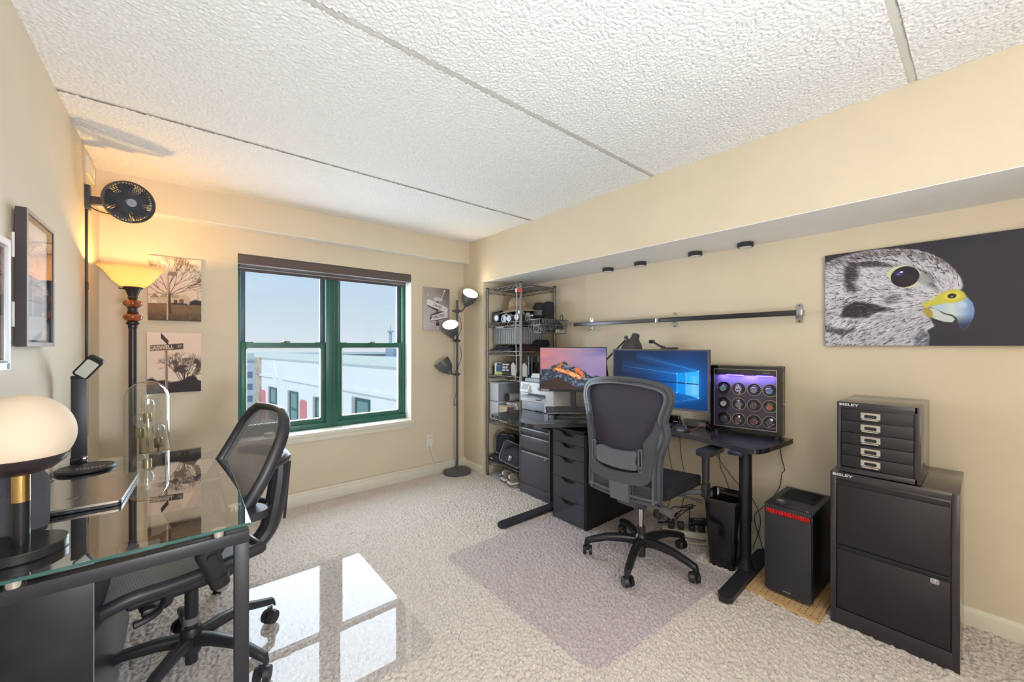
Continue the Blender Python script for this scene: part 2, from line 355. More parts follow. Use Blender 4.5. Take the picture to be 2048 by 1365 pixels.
for (a, b) in ((0.338, 0.957), (1.062, 1.674)):
    for nm, y0, y1, z0, z1, st, mm in (('lower_sash', 3.742, 3.772, 0.622, 1.325, 0.034, greenm), ('upper_sash', 3.782, 3.812, 1.29, 1.95, 0.034, greyfr)):
        mb = MB(); mb.bx(a, a+st, y0, y1, z0, z1, b=0.003); mb.bx(b-st, b, y0, y1, z0, z1, b=0.003)
        mb.bx(a+st, b-st, y0, y1, z1-0.042 if nm[0] == 'l' else z1-0.03, z1); mb.bx(a+st, b-st, y0, y1, z0, z0+(0.036 if nm[0] == 'l' else 0.03))
        so = obj(nm, mb, mm, win, w=True)
        obj('pane', MB().bx(a+st, b-st, (y0+y1)/2-0.002, (y0+y1)/2+0.002, z0+0.03, z1-0.03), pane_m, so, w=True)
        if nm[0] == 'l':
            g = MB(); 
            for (p, q, r_, s_) in ((a+st, a+st+0.008, z0+0.036, z1-0.042), (b-st-0.008, b-st, z0+0.036, z1-0.042)): g.bx(p, q, y0+0.002, y1-0.002, r_, s_)
            g.bx(a+st, b-st, y0+0.002, y1-0.002, z0+0.036, z0+0.044); g.bx(a+st, b-st, y0+0.002, y1-0.002, z1-0.05, z1-0.042); obj('glazing_bead', g, whitegloss, so, w=True)
            cxm = (a+b)/2
            lk = MB(); lk.cyl((cxm, 3.757, 1.325), (cxm, 3.757, 1.338), 0.016, 0.012); lk.box(cxm+0.012, 3.757, 1.336, 0.05, 0.012, 0.008, b=0.003); lk.box(cxm, 3.757, 1.327, 0.07, 0.02, 0.005, b=0.002)
            obj('sash_lock', lk, mat('aged_brass', (112, 92, 70), 0.4, metal=0.8), so, w=True)
            h = MB(); xx = b-0.02; h.tube([(xx, 3.742, 0.93), (xx-0.004, 3.728, 0.93), (xx-0.004, 3.728, 0.985), (xx, 3.742, 0.985)], 0.003, 6); obj('lift_loop', h, darkgrey, so, w=True)
            tl = MB()
            for xq in (a+0.05, b-0.05): tl.bx(xq-0.035, xq+0.035, 3.745, 3.77, 1.325, 1.331, b=0.002)
            obj('tilt_latch', tl, greenm, so, w=True)
sl = MB(); sl.bx(WX0-0.008, WX1+0.008, 3.572, 3.745, 0.540, 0.576, b=0.006); sl.bx(WX0, WX1, 3.586, 3.60, 0.50, 0.541, b=0.004)
obj('trim_1', sl, trimm, kind='structure')
rv = MB(); rv.bx(WX1-0.0015, WX1+0.002, 3.603, 3.74, 0.576, WZ1); rv.bx(WX0-0.002, WX0+0.0015, 3.603, 3.74, 0.576, WZ1); rv.bx(WX0, WX1, 3.603, 3.74, WZ1-0.0015, WZ1+0.001)
obj('trim_2', rv, mat('white_reveal', (232, 226, 214), 0.5), kind='structure')
# blind: fabric wrapped valance, roll and the bottom of the raised shade
brown = mat('brown_woven_blind', (98, 86, 84), 0.8, var=0.25, vs=40, stretch=(4, 40, 160), bump=0.2, bs=60)
bl = T('roller_blind', 'raised brown woven roller blind across the top of the window', 'blind', (1.006, 3.64, 1.9))
obj('valance', MB().prism([(3.598, 1.925), (3.598, 1.985), (3.610, 2.0), (3.655, 2.0), (3.655, 1.925)], 0, WX1-WX0-0.006, Matrix.Translation((WX0+0.003, 0, 0)) @ Matrix(((0, 0, 1, 0), (1, 0, 0, 0), (0, 1, 0, 0), (0, 0, 0, 1)))), brown, bl, w=True)
obj('rolled_shade', MB().cyl((WX0+0.02, 3.69, 1.945), (WX1-0.02, 3.69, 1.945), 0.030), brown, bl, w=True)
obj('hem_bar', MB().bx(WX0+0.02, WX1-0.03, 3.700, 3.712, 1.882, 1.93, b=0.003), mat('brown_hem', (84, 76, 78), 0.7, var=0.2, vs=60), bl, w=True)
obj('bottom_rail', MB().bx(WX0+0.02, WX1-0.03, 3.698, 3.714, 1.905, 1.912), mat('pale_hem_edge', (190, 186, 186), 0.5), bl, w=True)
# unseen fixtures added to carry the ceiling fill lights
for i, (x, y) in enumerate(((0.10, -0.62), (0.10, -1.42))):
    t = T('ceiling_lamp', ['flush round white ceiling lamp on the ceiling behind the desk, nearer the window', 'flush round white ceiling lamp near the left rear corner'][i], 'ceiling lamp', (x, y, ZC-0.003))
    obj('lamp_rim', MB().lathe([(0.20, 0), (0.21, -0.005), (0.21, -0.03), (0.195, -0.034), (0.195, 0)], 40), white, t)
    obj('diffuser', MB().lathe([(0.195, -0.03), (0.15, -0.034), (0, -0.036)], 40), mat('lit_diffuser', (255, 246, 230), 0.4, emit=(255, 240, 215), es=1.5), t)
# ================================================================ outside the window
fac = mat('white_stucco', (238, 240, 244), 0.8, var=0.03, vs=0.6)
cap_m = mat('pale_green_coping', (222, 230, 228), 0.6)
dwin = mat('dark_green_window', (60, 96, 92), 0.3); pinkm = mat('faded_red_panel', (222, 138, 142), 0.7)
FD = Vector((-0.127, 0.992, 0)); FN = Vector((-0.992, -0.127, 0)); P0 = Vector((4.1, 21.3, 0))
def fm(s, z=0, d=0): 
    p = P0+FD*s+FN*d; return frame((p.x, p.y, z), FD, (0, 0, 1)) @ Matrix.Diagonal((1, 1, -1, 1))
bd = T('neighbour_building', 'white stucco apartment block with red panels beyond the window', 'building', (P0.x+6, P0.y, -22))
L_ = 20.3
obj('facade', MB().bx(-14, 6.3, -22, 0.62, -11, 0, M=fm(0)), fac, bd, w=True)
obj('coping', MB().bx(-14, 6.5, 0.62, 0.92, -0.5, 0.12, M=fm(0)), cap_m, bd, w=True)
obj('string_course', MB().bx(-14, 1.9, -0.42, -0.30, 0, 0.10, M=fm(0)), fac, bd, w=True)
obj('string_course', MB().bx(3.5, 6.3, -0.42, -0.32, 0, 0.10, M=fm(0)), fac, bd, w=True)
obj('string_course', MB().box(0, 0, 0, 0.1, 1.1, 0.1, M=fm(3.0, 0.05, 0.02) @ Matrix.Rotation(R(-32), 4, 'Z')), fac, bd, w=True)
obj('quoin', MB().bx(5.5, 6.45, -22, 0.62, -0.4, 0.10, M=fm(0)), mat('tan_brick', (190, 176, 160), 0.8, var=0.25, vs=3), bd, w=True)
obj('roof', MB().bx(-14, 6.3, 0.66, 0.70, -10.6, -0.4, M=fm(0)), mat('dark_roofing', (88, 92, 100), 0.9), bd, w=True)
obj('roof_curb', MB().bx(-14, 2.0, 0.62, 1.10, -10.5, -9.5, M=fm(0)), fac, bd, w=True)
obj('roof_unit', MB().box(-7.2, 1.0, -4.2, 0.9, 0.8, 1.2, b=0.05, M=fm(0)), mat('pale_blue_unit', (182, 200, 224), 0.6), bd, w=True)
obj('roof_unit', MB().box(-1.0, 1.05, -5.0, 0.8, 0.8, 1.2, b=0.05, M=fm(0)), mat('pale_blue_unit', (182, 200, 224), 0.6), bd, w=True)
obj('roof_hatch', MB().box(-6.6, 1.25, -6.0, 2.0, 0.9, 1.6, b=0.04, M=fm(0)), fac, bd, w=True)
def fwin(s, z1, wd=1.1, hg=1.75):
    f = obj('facade_window', MB().ring([(-wd/2, 0), (wd/2, 0), (wd/2, -hg), (-wd/2, -hg)], [(-wd/2+0.09, -0.09), (wd/2-0.09, -0.09), (wd/2-0.09, -hg+0.09), (-wd/2+0.09, -hg+0.09)], 0.0, 0.05, M=fm(s, z1), N=64).bx(-wd/2+0.05, wd/2-0.05, -hg*0.52, -hg*0.46, 0.0, 0.04, M=fm(s, z1)), dwin, bd, w=True)
    obj('window_pane', MB().bx(-wd/2+0.05, wd/2-0.05, -hg+0.05, -0.05, 0.0, 0.02, M=fm(s, z1)), mat('far_glass', (120, 150, 152), 0.1), f, w=True)
    obj('window_reveal', MB().bx(wd/2, wd/2+0.28, -hg, 0.0, 0.0, 0.04, M=fm(s, z1)), mat('grey_reveal', (176, 170, 168), 0.8), f, w=True)
for s, z1 in ((3.3, -0.95), (0.15, -0.92), (-3.1, -0.95), (-6.9, -0.62), (-10.5, -0.75)): fwin(s, z1)
for s in (5.1, -1.1): obj('red_panel', MB().prism(rrect(0.75, 1.65, 0.15, cx=0, cy=-2.05), 0.0, 0.06, M=fm(s)), pinkm, bd, w=True)
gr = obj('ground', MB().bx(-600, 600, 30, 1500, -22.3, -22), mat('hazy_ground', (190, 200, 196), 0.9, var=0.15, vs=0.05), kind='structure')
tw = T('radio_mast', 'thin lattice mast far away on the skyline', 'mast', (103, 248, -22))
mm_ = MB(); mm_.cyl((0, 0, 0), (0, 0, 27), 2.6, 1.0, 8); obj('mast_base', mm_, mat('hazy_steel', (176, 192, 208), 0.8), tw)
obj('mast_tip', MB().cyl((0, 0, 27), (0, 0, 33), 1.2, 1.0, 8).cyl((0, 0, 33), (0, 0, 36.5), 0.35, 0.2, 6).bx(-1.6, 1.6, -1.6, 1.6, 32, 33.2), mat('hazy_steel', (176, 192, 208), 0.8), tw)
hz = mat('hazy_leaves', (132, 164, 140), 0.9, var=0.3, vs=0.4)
k = 0
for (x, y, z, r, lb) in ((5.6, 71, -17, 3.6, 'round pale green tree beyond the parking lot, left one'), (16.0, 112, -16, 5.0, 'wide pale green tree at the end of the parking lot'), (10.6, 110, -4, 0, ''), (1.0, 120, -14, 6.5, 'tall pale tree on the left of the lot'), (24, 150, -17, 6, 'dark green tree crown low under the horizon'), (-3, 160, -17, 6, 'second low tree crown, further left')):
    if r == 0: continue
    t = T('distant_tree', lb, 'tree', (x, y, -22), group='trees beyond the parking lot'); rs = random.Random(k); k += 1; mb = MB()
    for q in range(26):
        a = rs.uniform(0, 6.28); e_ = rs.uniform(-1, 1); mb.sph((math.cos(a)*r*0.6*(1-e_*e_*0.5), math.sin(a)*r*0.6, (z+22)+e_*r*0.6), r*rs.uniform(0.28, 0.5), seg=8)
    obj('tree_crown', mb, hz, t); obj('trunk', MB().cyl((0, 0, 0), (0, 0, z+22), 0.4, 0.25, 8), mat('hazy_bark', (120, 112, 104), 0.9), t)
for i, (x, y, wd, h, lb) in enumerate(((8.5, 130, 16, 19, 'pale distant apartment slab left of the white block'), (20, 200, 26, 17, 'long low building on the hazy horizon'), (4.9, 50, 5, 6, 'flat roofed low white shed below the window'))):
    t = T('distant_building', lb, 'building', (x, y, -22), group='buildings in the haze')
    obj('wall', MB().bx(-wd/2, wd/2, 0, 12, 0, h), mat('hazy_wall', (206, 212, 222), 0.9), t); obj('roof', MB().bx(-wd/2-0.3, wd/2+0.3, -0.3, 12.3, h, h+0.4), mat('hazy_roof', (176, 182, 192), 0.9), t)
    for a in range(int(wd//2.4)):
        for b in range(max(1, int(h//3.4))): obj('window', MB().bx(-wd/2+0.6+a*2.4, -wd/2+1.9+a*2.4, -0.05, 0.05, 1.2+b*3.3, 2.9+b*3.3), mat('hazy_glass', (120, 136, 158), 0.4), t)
rs = random.Random(5)
car_cols = [(210, 214, 220), (96, 104, 118), (168, 80, 84), (120, 132, 150), (232, 234, 236), (70, 76, 88)]
car_nm = ['silver', 'dark grey', 'red', 'blue grey', 'white', 'black']
for i in range(12):
    c = i % 6; row = i//6
    t = T('parked_car', '%s car parked in the %s row of the lot below' % (car_nm[c], ['near', 'far'][row]), 'car', (8.2+row*4.6+(i % 2)*2.6, 74+row*4+(c//2)*6.5, -22), 0.05)
    obj('car_body', MB().box(0, 0, 0.55, 1.8, 4.4, 0.7, b=0.2), mat('car_paint_%d' % c, car_cols[c], 0.4), t); obj('cabin', MB().box(0, -0.2, 1.15, 1.55, 2.2, 0.6, b=0.22), mat('car_glass', (80, 90, 104), 0.2), t)
# ================================================================ painted prints and screens (numpy pixels)
class Paint:
    """x runs 0..aspect to the right, y 0..1 upward, colours are sRGB 0..255"""
    def __init__(s, h, asp, col):
        s.h = h; s.w = int(h*asp); s.a = np.empty((s.h, s.w, 3), np.float32); s.a[:] = np.array(col)/255.0
        s.X, s.Y = np.meshgrid((np.arange(s.w)+0.5)/h, 1-(np.arange(s.h)+0.5)/h); s.X = s.X.astype(np.float32); s.Y = s.Y.astype(np.float32)
    def mix(s, m, col): s.a += (np.array(col, np.float32)/255.0-s.a)*np.clip(m, 0, 1)[..., None]
    def mask(s, P, blur=0.0):
        m = np.zeros_like(s.X, bool); n = len(P)
        for i in range(n):
            (x0, y0), (x1, y1) = P[i], P[(i+1) % n]
            if y0 == y1: continue
            c = ((y0 > s.Y) != (y1 > s.Y)) & (s.X < (x1-x0)*(s.Y-y0)/(y1-y0)+x0); m ^= c
        m = m.astype(np.float32); return s.blur(m, blur) if blur else m
    def blur(s, m, r):
        k = max(1, int(r*s.h))
        for ax in (0, 1):
            for _ in range(2):
                p = np.pad(m, [(k, k) if q == ax else (0, 0) for q in (0, 1)], mode='edge'); c = np.cumsum(p, ax); z = np.zeros_like(np.take(c, [0], ax)); c = np.concatenate([z, c], ax)
                n = m.shape[ax]; m = (np.take(c, np.arange(2*k+1, 2*k+1+n), ax)-np.take(c, np.arange(0, n), ax))/(2*k+1)
        return m
    def poly(s, P, col, blur=0.0, op=1.0): s.mix(s.mask(P, blur)*op, col)
    def ell(s, cx, cy, rx, ry, col, soft=0.004, op=1.0):
        d = np.sqrt(((s.X-cx)/rx)**2+((s.Y-cy)/ry)**2); s.mix(np.clip((1-d)*min(rx, ry)/soft+0.5, 0, 1)*op, col)
    def line(s, x0, y0, x1, y1, wd, col, op=1.0, wd1=None, soft=None):
        pad = wd+0.02; h = s.h; i0 = max(0, int((1-max(y0, y1)-pad)*h)); i1 = min(s.h, int((1-min(y0, y1)+pad)*h)+1); j0 = max(0, int((min(x0, x1)-pad)*h)); j1 = min(s.w, int((max(x0, x1)+pad)*h)+1)
        if i0 >= i1 or j0 >= j1: return
        X = s.X[i0:i1, j0:j1]; Y = s.Y[i0:i1, j0:j1]; dx = x1-x0; dy = y1-y0; l2 = dx*dx+dy*dy+1e-12
        t = np.clip(((X-x0)*dx+(Y-y0)*dy)/l2, 0, 1); d = np.sqrt((X-x0-t*dx)**2+(Y-y0-t*dy)**2); wq = wd+(t*((wd1 if wd1 is not None else wd)-wd))
        m = np.clip((wq-d)/(soft or 1.2/h)+0.5, 0, 1)*op; b = s.a[i0:i1, j0:j1]; b += (np.array(col, np.float32)/255.0-b)*m[..., None]
    def fbm(s, sc, seed, oct=4, ax=1.0):
        rs = np.random.RandomState(seed); out = np.zeros_like(s.X); amp = 1.0; tot = 0
        for o in range(oct):
            g = rs.rand(96, 96).astype(np.float32); x = (s.X*sc*ax) % 95; y = (s.Y*sc) % 95; i = x.astype(int); j = y.astype(int); fx_ = x-i; fy_ = y-j; fx_ = fx_*fx_*(3-2*fx_); fy_ = fy_*fy_*(3-2*fy_)
            out += amp*((g[j, i]*(1-fx_)+g[j, i+1]*fx_)*(1-fy_)+(g[j+1, i]*(1-fx_)+g[j+1, i+1]*fx_)*fy_); tot += amp; amp *= 0.5; sc *= 2
        return out/tot
    def img(s, name): return nimg(name, s.a)
def lerp(a, b, t): return [a[i]+(b[i]-a[i])*t for i in range(3)]

def paint_falcon():
    k = 1/0.508; P = Paint(560, 2.0, (40, 38, 50)); n1 = P.fbm(3, 1); P.mix(np.clip(n1*0.5, 0, 0.3), (52, 50, 66))
    rs = random.Random(3)
    S = lambda L: [(x*k, y*k) for x, y in L]
    head = S([(-0.02, 0.455), (0.051, 0.485), (0.119, 0.497), (0.188, 0.504), (0.245, 0.499), (0.304, 0.488), (0.36, 0.474), (0.404, 0.448), (0.439, 0.419), (0.466, 0.389), (0.489, 0.351), (0.506, 0.314), (0.512, 0.283), (0.509, 0.264), (0.493, 0.255), (0.466, 0.238), (0.432, 0.215), (0.404, 0.188), (0.389, 0.163), (0.407, 0.131), (0.422, 0.095), (0.41, 0.085), (0.396, 0.075), (0.404, 0.048), (0.4, -0.01), (-0.02, -0.01)])
    hm = P.mask(head, 0.006); P.mix(hm, (206, 206, 216)); P.mix(hm*np.clip(P.fbm(7, 4)-0.35, 0, 1), (150, 148, 162))
    thr = P.mask(S([(0.10, 0.14), (0.25, 0.165), (0.39, 0.16), (0.41, 0.10), (0.39, 0.0), (0.15, 0.0), (0.13, 0.08)]), 0.03); P.mix(thr*hm*0.7, (172, 172, 184))
    sh = lambda L, c, b=0.012, o=1.0: P.mix(P.mask(S(L), b)*hm*o, c)
    dk = (44, 38, 44)
    sh([(-0.01, 0.47), (0.07, 0.50), (0.2, 0.51), (0.32, 0.49), (0.42, 0.45), (0.47, 0.40), (0.5, 0.34), (0.49, 0.335), (0.45, 0.385), (0.40, 0.425), (0.32, 0.455), (0.2, 0.468), (0.08, 0.45), (0.0, 0.425)], (96, 86, 90), 0.016, 0.75)
    sh([(0.088, 0.445), (0.132, 0.436), (0.148, 0.384), (0.128, 0.34), (0.150, 0.293), (0.101, 0.286), (0.083, 0.334), (0.08, 0.392)], dk, 0.018, 0.95)
    sh([(0.10, 0.45), (0.188, 0.448), (0.245, 0.43), (0.285, 0.407), (0.345, 0.393), (0.382, 0.371), (0.404, 0.348), (0.424, 0.300), (0.404, 0.325), (0.36, 0.382), (0.292, 0.398), (0.221, 0.412), (0.13, 0.42)], dk, 0.010, 0.9)
    sh([(0.066, 0.160), (0.085, 0.217), (0.132, 0.240), (0.188, 0.226), (0.245, 0.200), (0.285, 0.185), (0.221, 0.175), (0.188, 0.153), (0.128, 0.148)], (30, 26, 34), 0.010)
    sh([(0.235, 0.240), (0.277, 0.257), (0.31, 0.240), (0.292, 0.220), (0.261, 0.214)], (70, 64, 70), 0.014, 0.8)
    sh([(0.353, 0.0), (0.355, 0.044), (0.382, 0.08), (0.404, 0.05), (0.41, 0.0)], (70, 72, 88), 0.012, 0.8)
    sh([(-0.01, 0.122), (0.051, 0.098), (0.101, 0.089), (0.135, 0.105), (0.128, 0.080), (0.074, 0.055), (-0.01, 0.085)], dk, 0.010, 0.8)
    sh([(0.13, 0.11), (0.175, 0.135), (0.165, 0.10), (0.14, 0.08)], (226, 226, 236), 0.004)
    sh([(0.385, 0.372), (0.412, 0.345), (0.425, 0.30), (0.44, 0.255), (0.40, 0.29)], (84, 80, 84), 0.012, 0.7)
    # feather strokes run back from the beak
    for i in range(5200):
        x = rs.uniform(-0.01, 0.51); y = rs.uniform(0.0, 0.50); px_ = int(x*k*P.h); py_ = int((1-y*k)*P.h)
        if not (0 <= px_ < P.w and 0 <= py_ < P.h) or hm[py_, px_] < 0.8: continue
        dx = x-0.50; dy = (y-0.22)*1.1
        if y < 0.15: dx, dy = -0.25, -0.16
        l = math.hypot(dx, dy)+1e-6; dx /= l; dy /= l; dy -= 0.25*(1 if x < 0.15 and y < 0.4 else 0); ln = rs.uniform(0.008, 0.026)
        b = P.a[py_, px_].mean()
        if rs.random() < (0.42 if b > 0.5 else 0.3): c = rs.choice(((62, 54, 60), (90, 82, 88), (48, 42, 48))); op = rs.uniform(0.25, 0.8)
        else: c = rs.choice(((232, 232, 240), (214, 214, 226), (190, 190, 204))); op = rs.uniform(0.2, 0.7)
        if b < 0.35 and c[0] > 100: op *= 0.35
        P.line(x*k, y*k, (x+dx*ln)*k, (y+dy*ln)*k, rs.uniform(0.0015, 0.0045), c, op, 0.0008)
    for i in range(150):   # bold dark feather tips of crown and neck
        if i % 2: x = rs.uniform(0.05, 0.47); y = 0.495-max(0, x-0.28)**2*2.6-rs.uniform(0.01, 0.07)
        else: x = rs.uniform(0.0, 0.2); y = rs.uniform(0.0, 0.3)
        P.line(x*k, y*k, (x-0.016)*k, (y-0.008 if i % 2 == 0 else y+0.004)*k, 0.004, (40, 34, 40), 0.8, 0.001)
    P.poly(S([(0.251, 0.368), (0.277, 0.403), (0.315, 0.407), (0.345, 0.396), (0.375, 0.365), (0.392, 0.33), (0.372, 0.30), (0.334, 0.286), (0.304, 0.302), (0.270, 0.330)]), (206, 206, 176), 0.004)
    P.poly(S([(0.36, 0.36), (0.40, 0.35), (0.418, 0.31), (0.39, 0.30), (0.365, 0.315)]), (150, 156, 160), 0.008, 0.9)
    P.ell(0.320*k, 0.347*k, 0.051*k, 0.052*k, (26, 20, 32)); P.ell(0.328*k, 0.330*k, 0.034*k, 0.028*k, (48, 36, 44), 0.02, 0.6); P.ell(0.300*k, 0.366*k, 0.018*k, 0.014*k, (60, 56, 120), 0.02, 0.8)
    P.ell(0.308*k, 0.372*k, 0.006*k, 0.004*k, (226, 224, 246)); P.ell(0.297*k, 0.362*k, 0.005*k, 0.003*k, (150, 150, 220))
    P.poly(S([(0.404, 0.186), (0.425, 0.178), (0.452, 0.152), (0.479, 0.139), (0.488, 0.124), (0.479, 0.110), (0.452, 0.115), (0.425, 0.128), (0.407, 0.142)]), (196, 206, 204), 0.003)
    P.poly(S([(0.384, 0.19), (0.404, 0.182), (0.415, 0.165), (0.418, 0.13), (0.40, 0.14), (0.385, 0.16)]), (168, 152, 70), 0.005)
    bk = S([(0.405, 0.190), (0.449, 0.206), (0.483, 0.206), (0.506, 0.211), (0.524, 0.227), (0.541, 0.197), (0.547, 0.162), (0.543, 0.130), (0.530, 0.095), (0.515, 0.072), (0.506, 0.081), (0.499, 0.105), (0.494, 0.128), (0.479, 0.147), (0.456, 0.155), (0.432, 0.172)])
    bm_ = P.mask(bk, 0.003); P.mix(bm_, (178, 198, 216)); P.mix(bm_*np.clip(1-np.abs(P.X/k-0.475)/0.025, 0, 1), (206, 216, 214)); P.mix(bm_*np.clip((P.X/k-0.505)/0.03, 0, 1), (120, 150, 206)); P.mix(bm_*np.clip((0.145-P.Y/k)/0.05, 0, 1), (44, 50, 84))
    P.ell(0.512*k, 0.19*k, 0.012*k, 0.014*k, (196, 214, 236), 0.02, 0.7)
    P.poly(S([(0.377, 0.206), (0.414, 0.223), (0.442, 0.251), (0.469, 0.265), (0.499, 0.264), (0.515, 0.250), (0.524, 0.228), (0.506, 0.208), (0.483, 0.202), (0.449, 0.202), (0.414, 0.193), (0.393, 0.188)]), (200, 192, 72), 0.004)
    P.ell(0.479*k, 0.235*k, 0.026*k, 0.020*k, (222, 214, 100), 0.02, 0.8); P.ell(0.478*k, 0.235*k, 0.014*k, 0.012*k, (36, 32, 26)); P.ell(0.478*k, 0.231*k, 0.004*k, 0.004*k, (130, 140, 110))
    return P.img('falcon_print')

def tree(P, x, y, ang, ln, wd, col, depth, rs, op=1.0, spread=0.5):
    if depth == 0 or ln < 0.006: return
    x1 = x+math.cos(ang)*ln; y1 = y+math.sin(ang)*ln; P.line(x, y, x1, y1, wd*0.75, col, op*0.9, wd*0.5)
    for q in range(rs.choice((2, 2, 3))): tree(P, x1, y1, ang+rs.uniform(-spread, spread)+(0.12 if q == 0 else -0.12), ln*rs.uniform(0.68, 0.86), wd*0.66, col, depth-1, rs, op, spread)
def paint_tree():
    P = Paint(420, 0.64, (236, 212, 192)); rs = random.Random(11)
    P.mix(np.clip((P.fbm(4, 2)-0.4)*1.2, 0, 0.4), (240, 226, 212)); P.mix(np.clip(0.75-P.Y, 0, 1)*0.8, (214, 186, 156))
    P.poly([(0.02, 0.26), (0.02, 0.36), (0.08, 0.41), (0.13, 0.36), (0.34, 0.36), (0.40, 0.42), (0.46, 0.41), (0.50, 0.36), (0.50, 0.26)], (206, 184, 156)); P.poly([(0.02, 0.36), (0.08, 0.415), (0.13, 0.36)], (150, 124, 100)); P.poly([(0.13, 0.36), (0.34, 0.36), (0.38, 0.41), (0.16, 0.41)], (178, 152, 124))
    P.poly([(0.04, 0.26), (0.04, 0.32), (0.10, 0.32), (0.10, 0.26)], (232, 214, 190)); P.poly([(0.36, 0.27), (0.37, 0.35), (0.42, 0.35), (0.42, 0.27)], (110, 92, 78)); P.poly([(0.30, 0.26), (0.30, 0.33), (0.34, 0.33), (0.34, 0.26)], (90, 74, 62))
    P.poly([(0.48, 0.25), (0.50, 0.32), (0.56, 0.35), (0.66, 0.33), (0.66, 0.25)], (52, 42, 44), 0.008)
    P.poly([(-0.1, -0.1), (-0.1, 0.262), (0.2, 0.27), (0.7, 0.265), (0.7, -0.1)], (120, 96, 70)); g = P.mask([(-0.1, -0.1), (-0.1, 0.262), (0.2, 0.27), (0.7, 0.265), (0.7, -0.1)]); P.mix(g*np.clip(0.16-P.Y, 0, 1)*5, (66, 50, 44)); P.mix(g*np.clip(P.fbm(30, 5)-0.4, 0, 1), (150, 122, 90))
    P.poly([(0.16, 0.262), (0.30, 0.285), (0.46, 0.28), (0.47, 0.262)], (50, 42, 40), 0.006)
    c = (74, 56, 48); P.line(0.255, 0.13, 0.245, 0.40, 0.017, c, 1, 0.013)
    for a, l in ((1.9, 0.16), (1.2, 0.17), (2.5, 0.15), (0.75, 0.15), (1.55, 0.18), (0.4, 0.14), (2.9, 0.13)): tree(P, 0.245, 0.40, a, l, 0.007, c, 7, rs, 0.9, 0.55)
    P.line(0.222, 0.02, 0.226, 0.74, 0.009, (206, 178, 150)); P.line(0.232, 0.02, 0.236, 0.74, 0.003, (140, 112, 92)); P.poly([(0.235, 0.715), (0.235, 0.775), (0.33, 0.775), (0.33, 0.715)], (126, 104, 92)); P.poly([(0.24, 0.722), (0.24, 0.768), (0.325, 0.768), (0.325, 0.722)], (150, 128, 112))
    return P.img('tree_print')
def paint_caswell():
    P = Paint(420, 0.685, (236, 210, 188)); rs = random.Random(21)
    P.mix(np.clip(P.Y-0.5, 0, 1)*0.9, (242, 220, 200)); P.mix(np.clip((P.fbm(3, 6)-0.45)*2, 0, 0.5), (240, 226, 210)); P.mix(np.clip(0.4-P.Y, 0, 1)*0.6, (236, 214, 186))
    c = (62, 48, 46)
    for x, y, l in ((0.46, 0.12, 0.15), (0.47, 0.15, 0.13)):
        for a in (0.9, 1.3, 1.7, 2.1): tree(P, x, y, a, l, 0.008, c, 6, rs, 0.85, 0.5)
    m = np.clip((P.fbm(14, 8, 5)-0.43)*9, 0, 1)
    for cx, cy, rx, ry in ((0.40, 0.46, 0.13, 0.09), (0.52, 0.47, 0.13, 0.10), (0.46, 0.37, 0.14, 0.07), (0.62, 0.42, 0.06, 0.13)):
        d = np.clip(1.2-np.sqrt(((P.X-cx)/rx)**2+((P.Y-cy)/ry)**2), 0, 1); P.mix(np.clip(d*3, 0, 1)*m*0.85, (74, 58, 52))
    P.line(0.47, 0.0, 0.462, 0.30, 0.014, c, 1, 0.009)
    low = np.clip((0.16+0.10*P.fbm(10, 9)+np.clip(0.10-np.abs(P.X-0.57)*0.9, 0, 1)+0.10*np.clip(0.12-P.X, 0, 1)-P.Y)*30, 0, 1); P.mix(low, (48, 38, 40))
    P.poly([(0.0, 0.23), (0.06, 0.26), (0.16, 0.17), (0.16, 0.0), (0.0, 0.0)], (60, 48, 48), 0.01)
    P.poly([(0.222, 0.0), (0.215, 0.72), (0.25, 0.72), (0.258, 0.0)], (142, 120, 106), 0.003); P.line(0.228, 0.0, 0.221, 0.70, 0.006, (186, 164, 146)); P.poly([(0.205, 0.715), (0.205, 0.75), (0.26, 0.75), (0.26, 0.715)], (96, 80, 74))
    P.poly([(0.17, 0.99), (0.17, 0.90), (0.255, 0.79), (0.265, 0.86)], (70, 56, 52)); P.poly([(0.035, 0.69), (0.035, 0.785), (0.45, 0.82), (0.45, 0.72)], (134, 112, 98)); P.poly([(0.30, 0.71), (0.36, 0.81), (0.45, 0.815), (0.45, 0.725)], (104, 84, 74)); P.poly([(0.24, 0.80), (0.32, 0.71), (0.36, 0.715), (0.36, 0.81)], (84, 68, 62))
    return P.img('street_print')
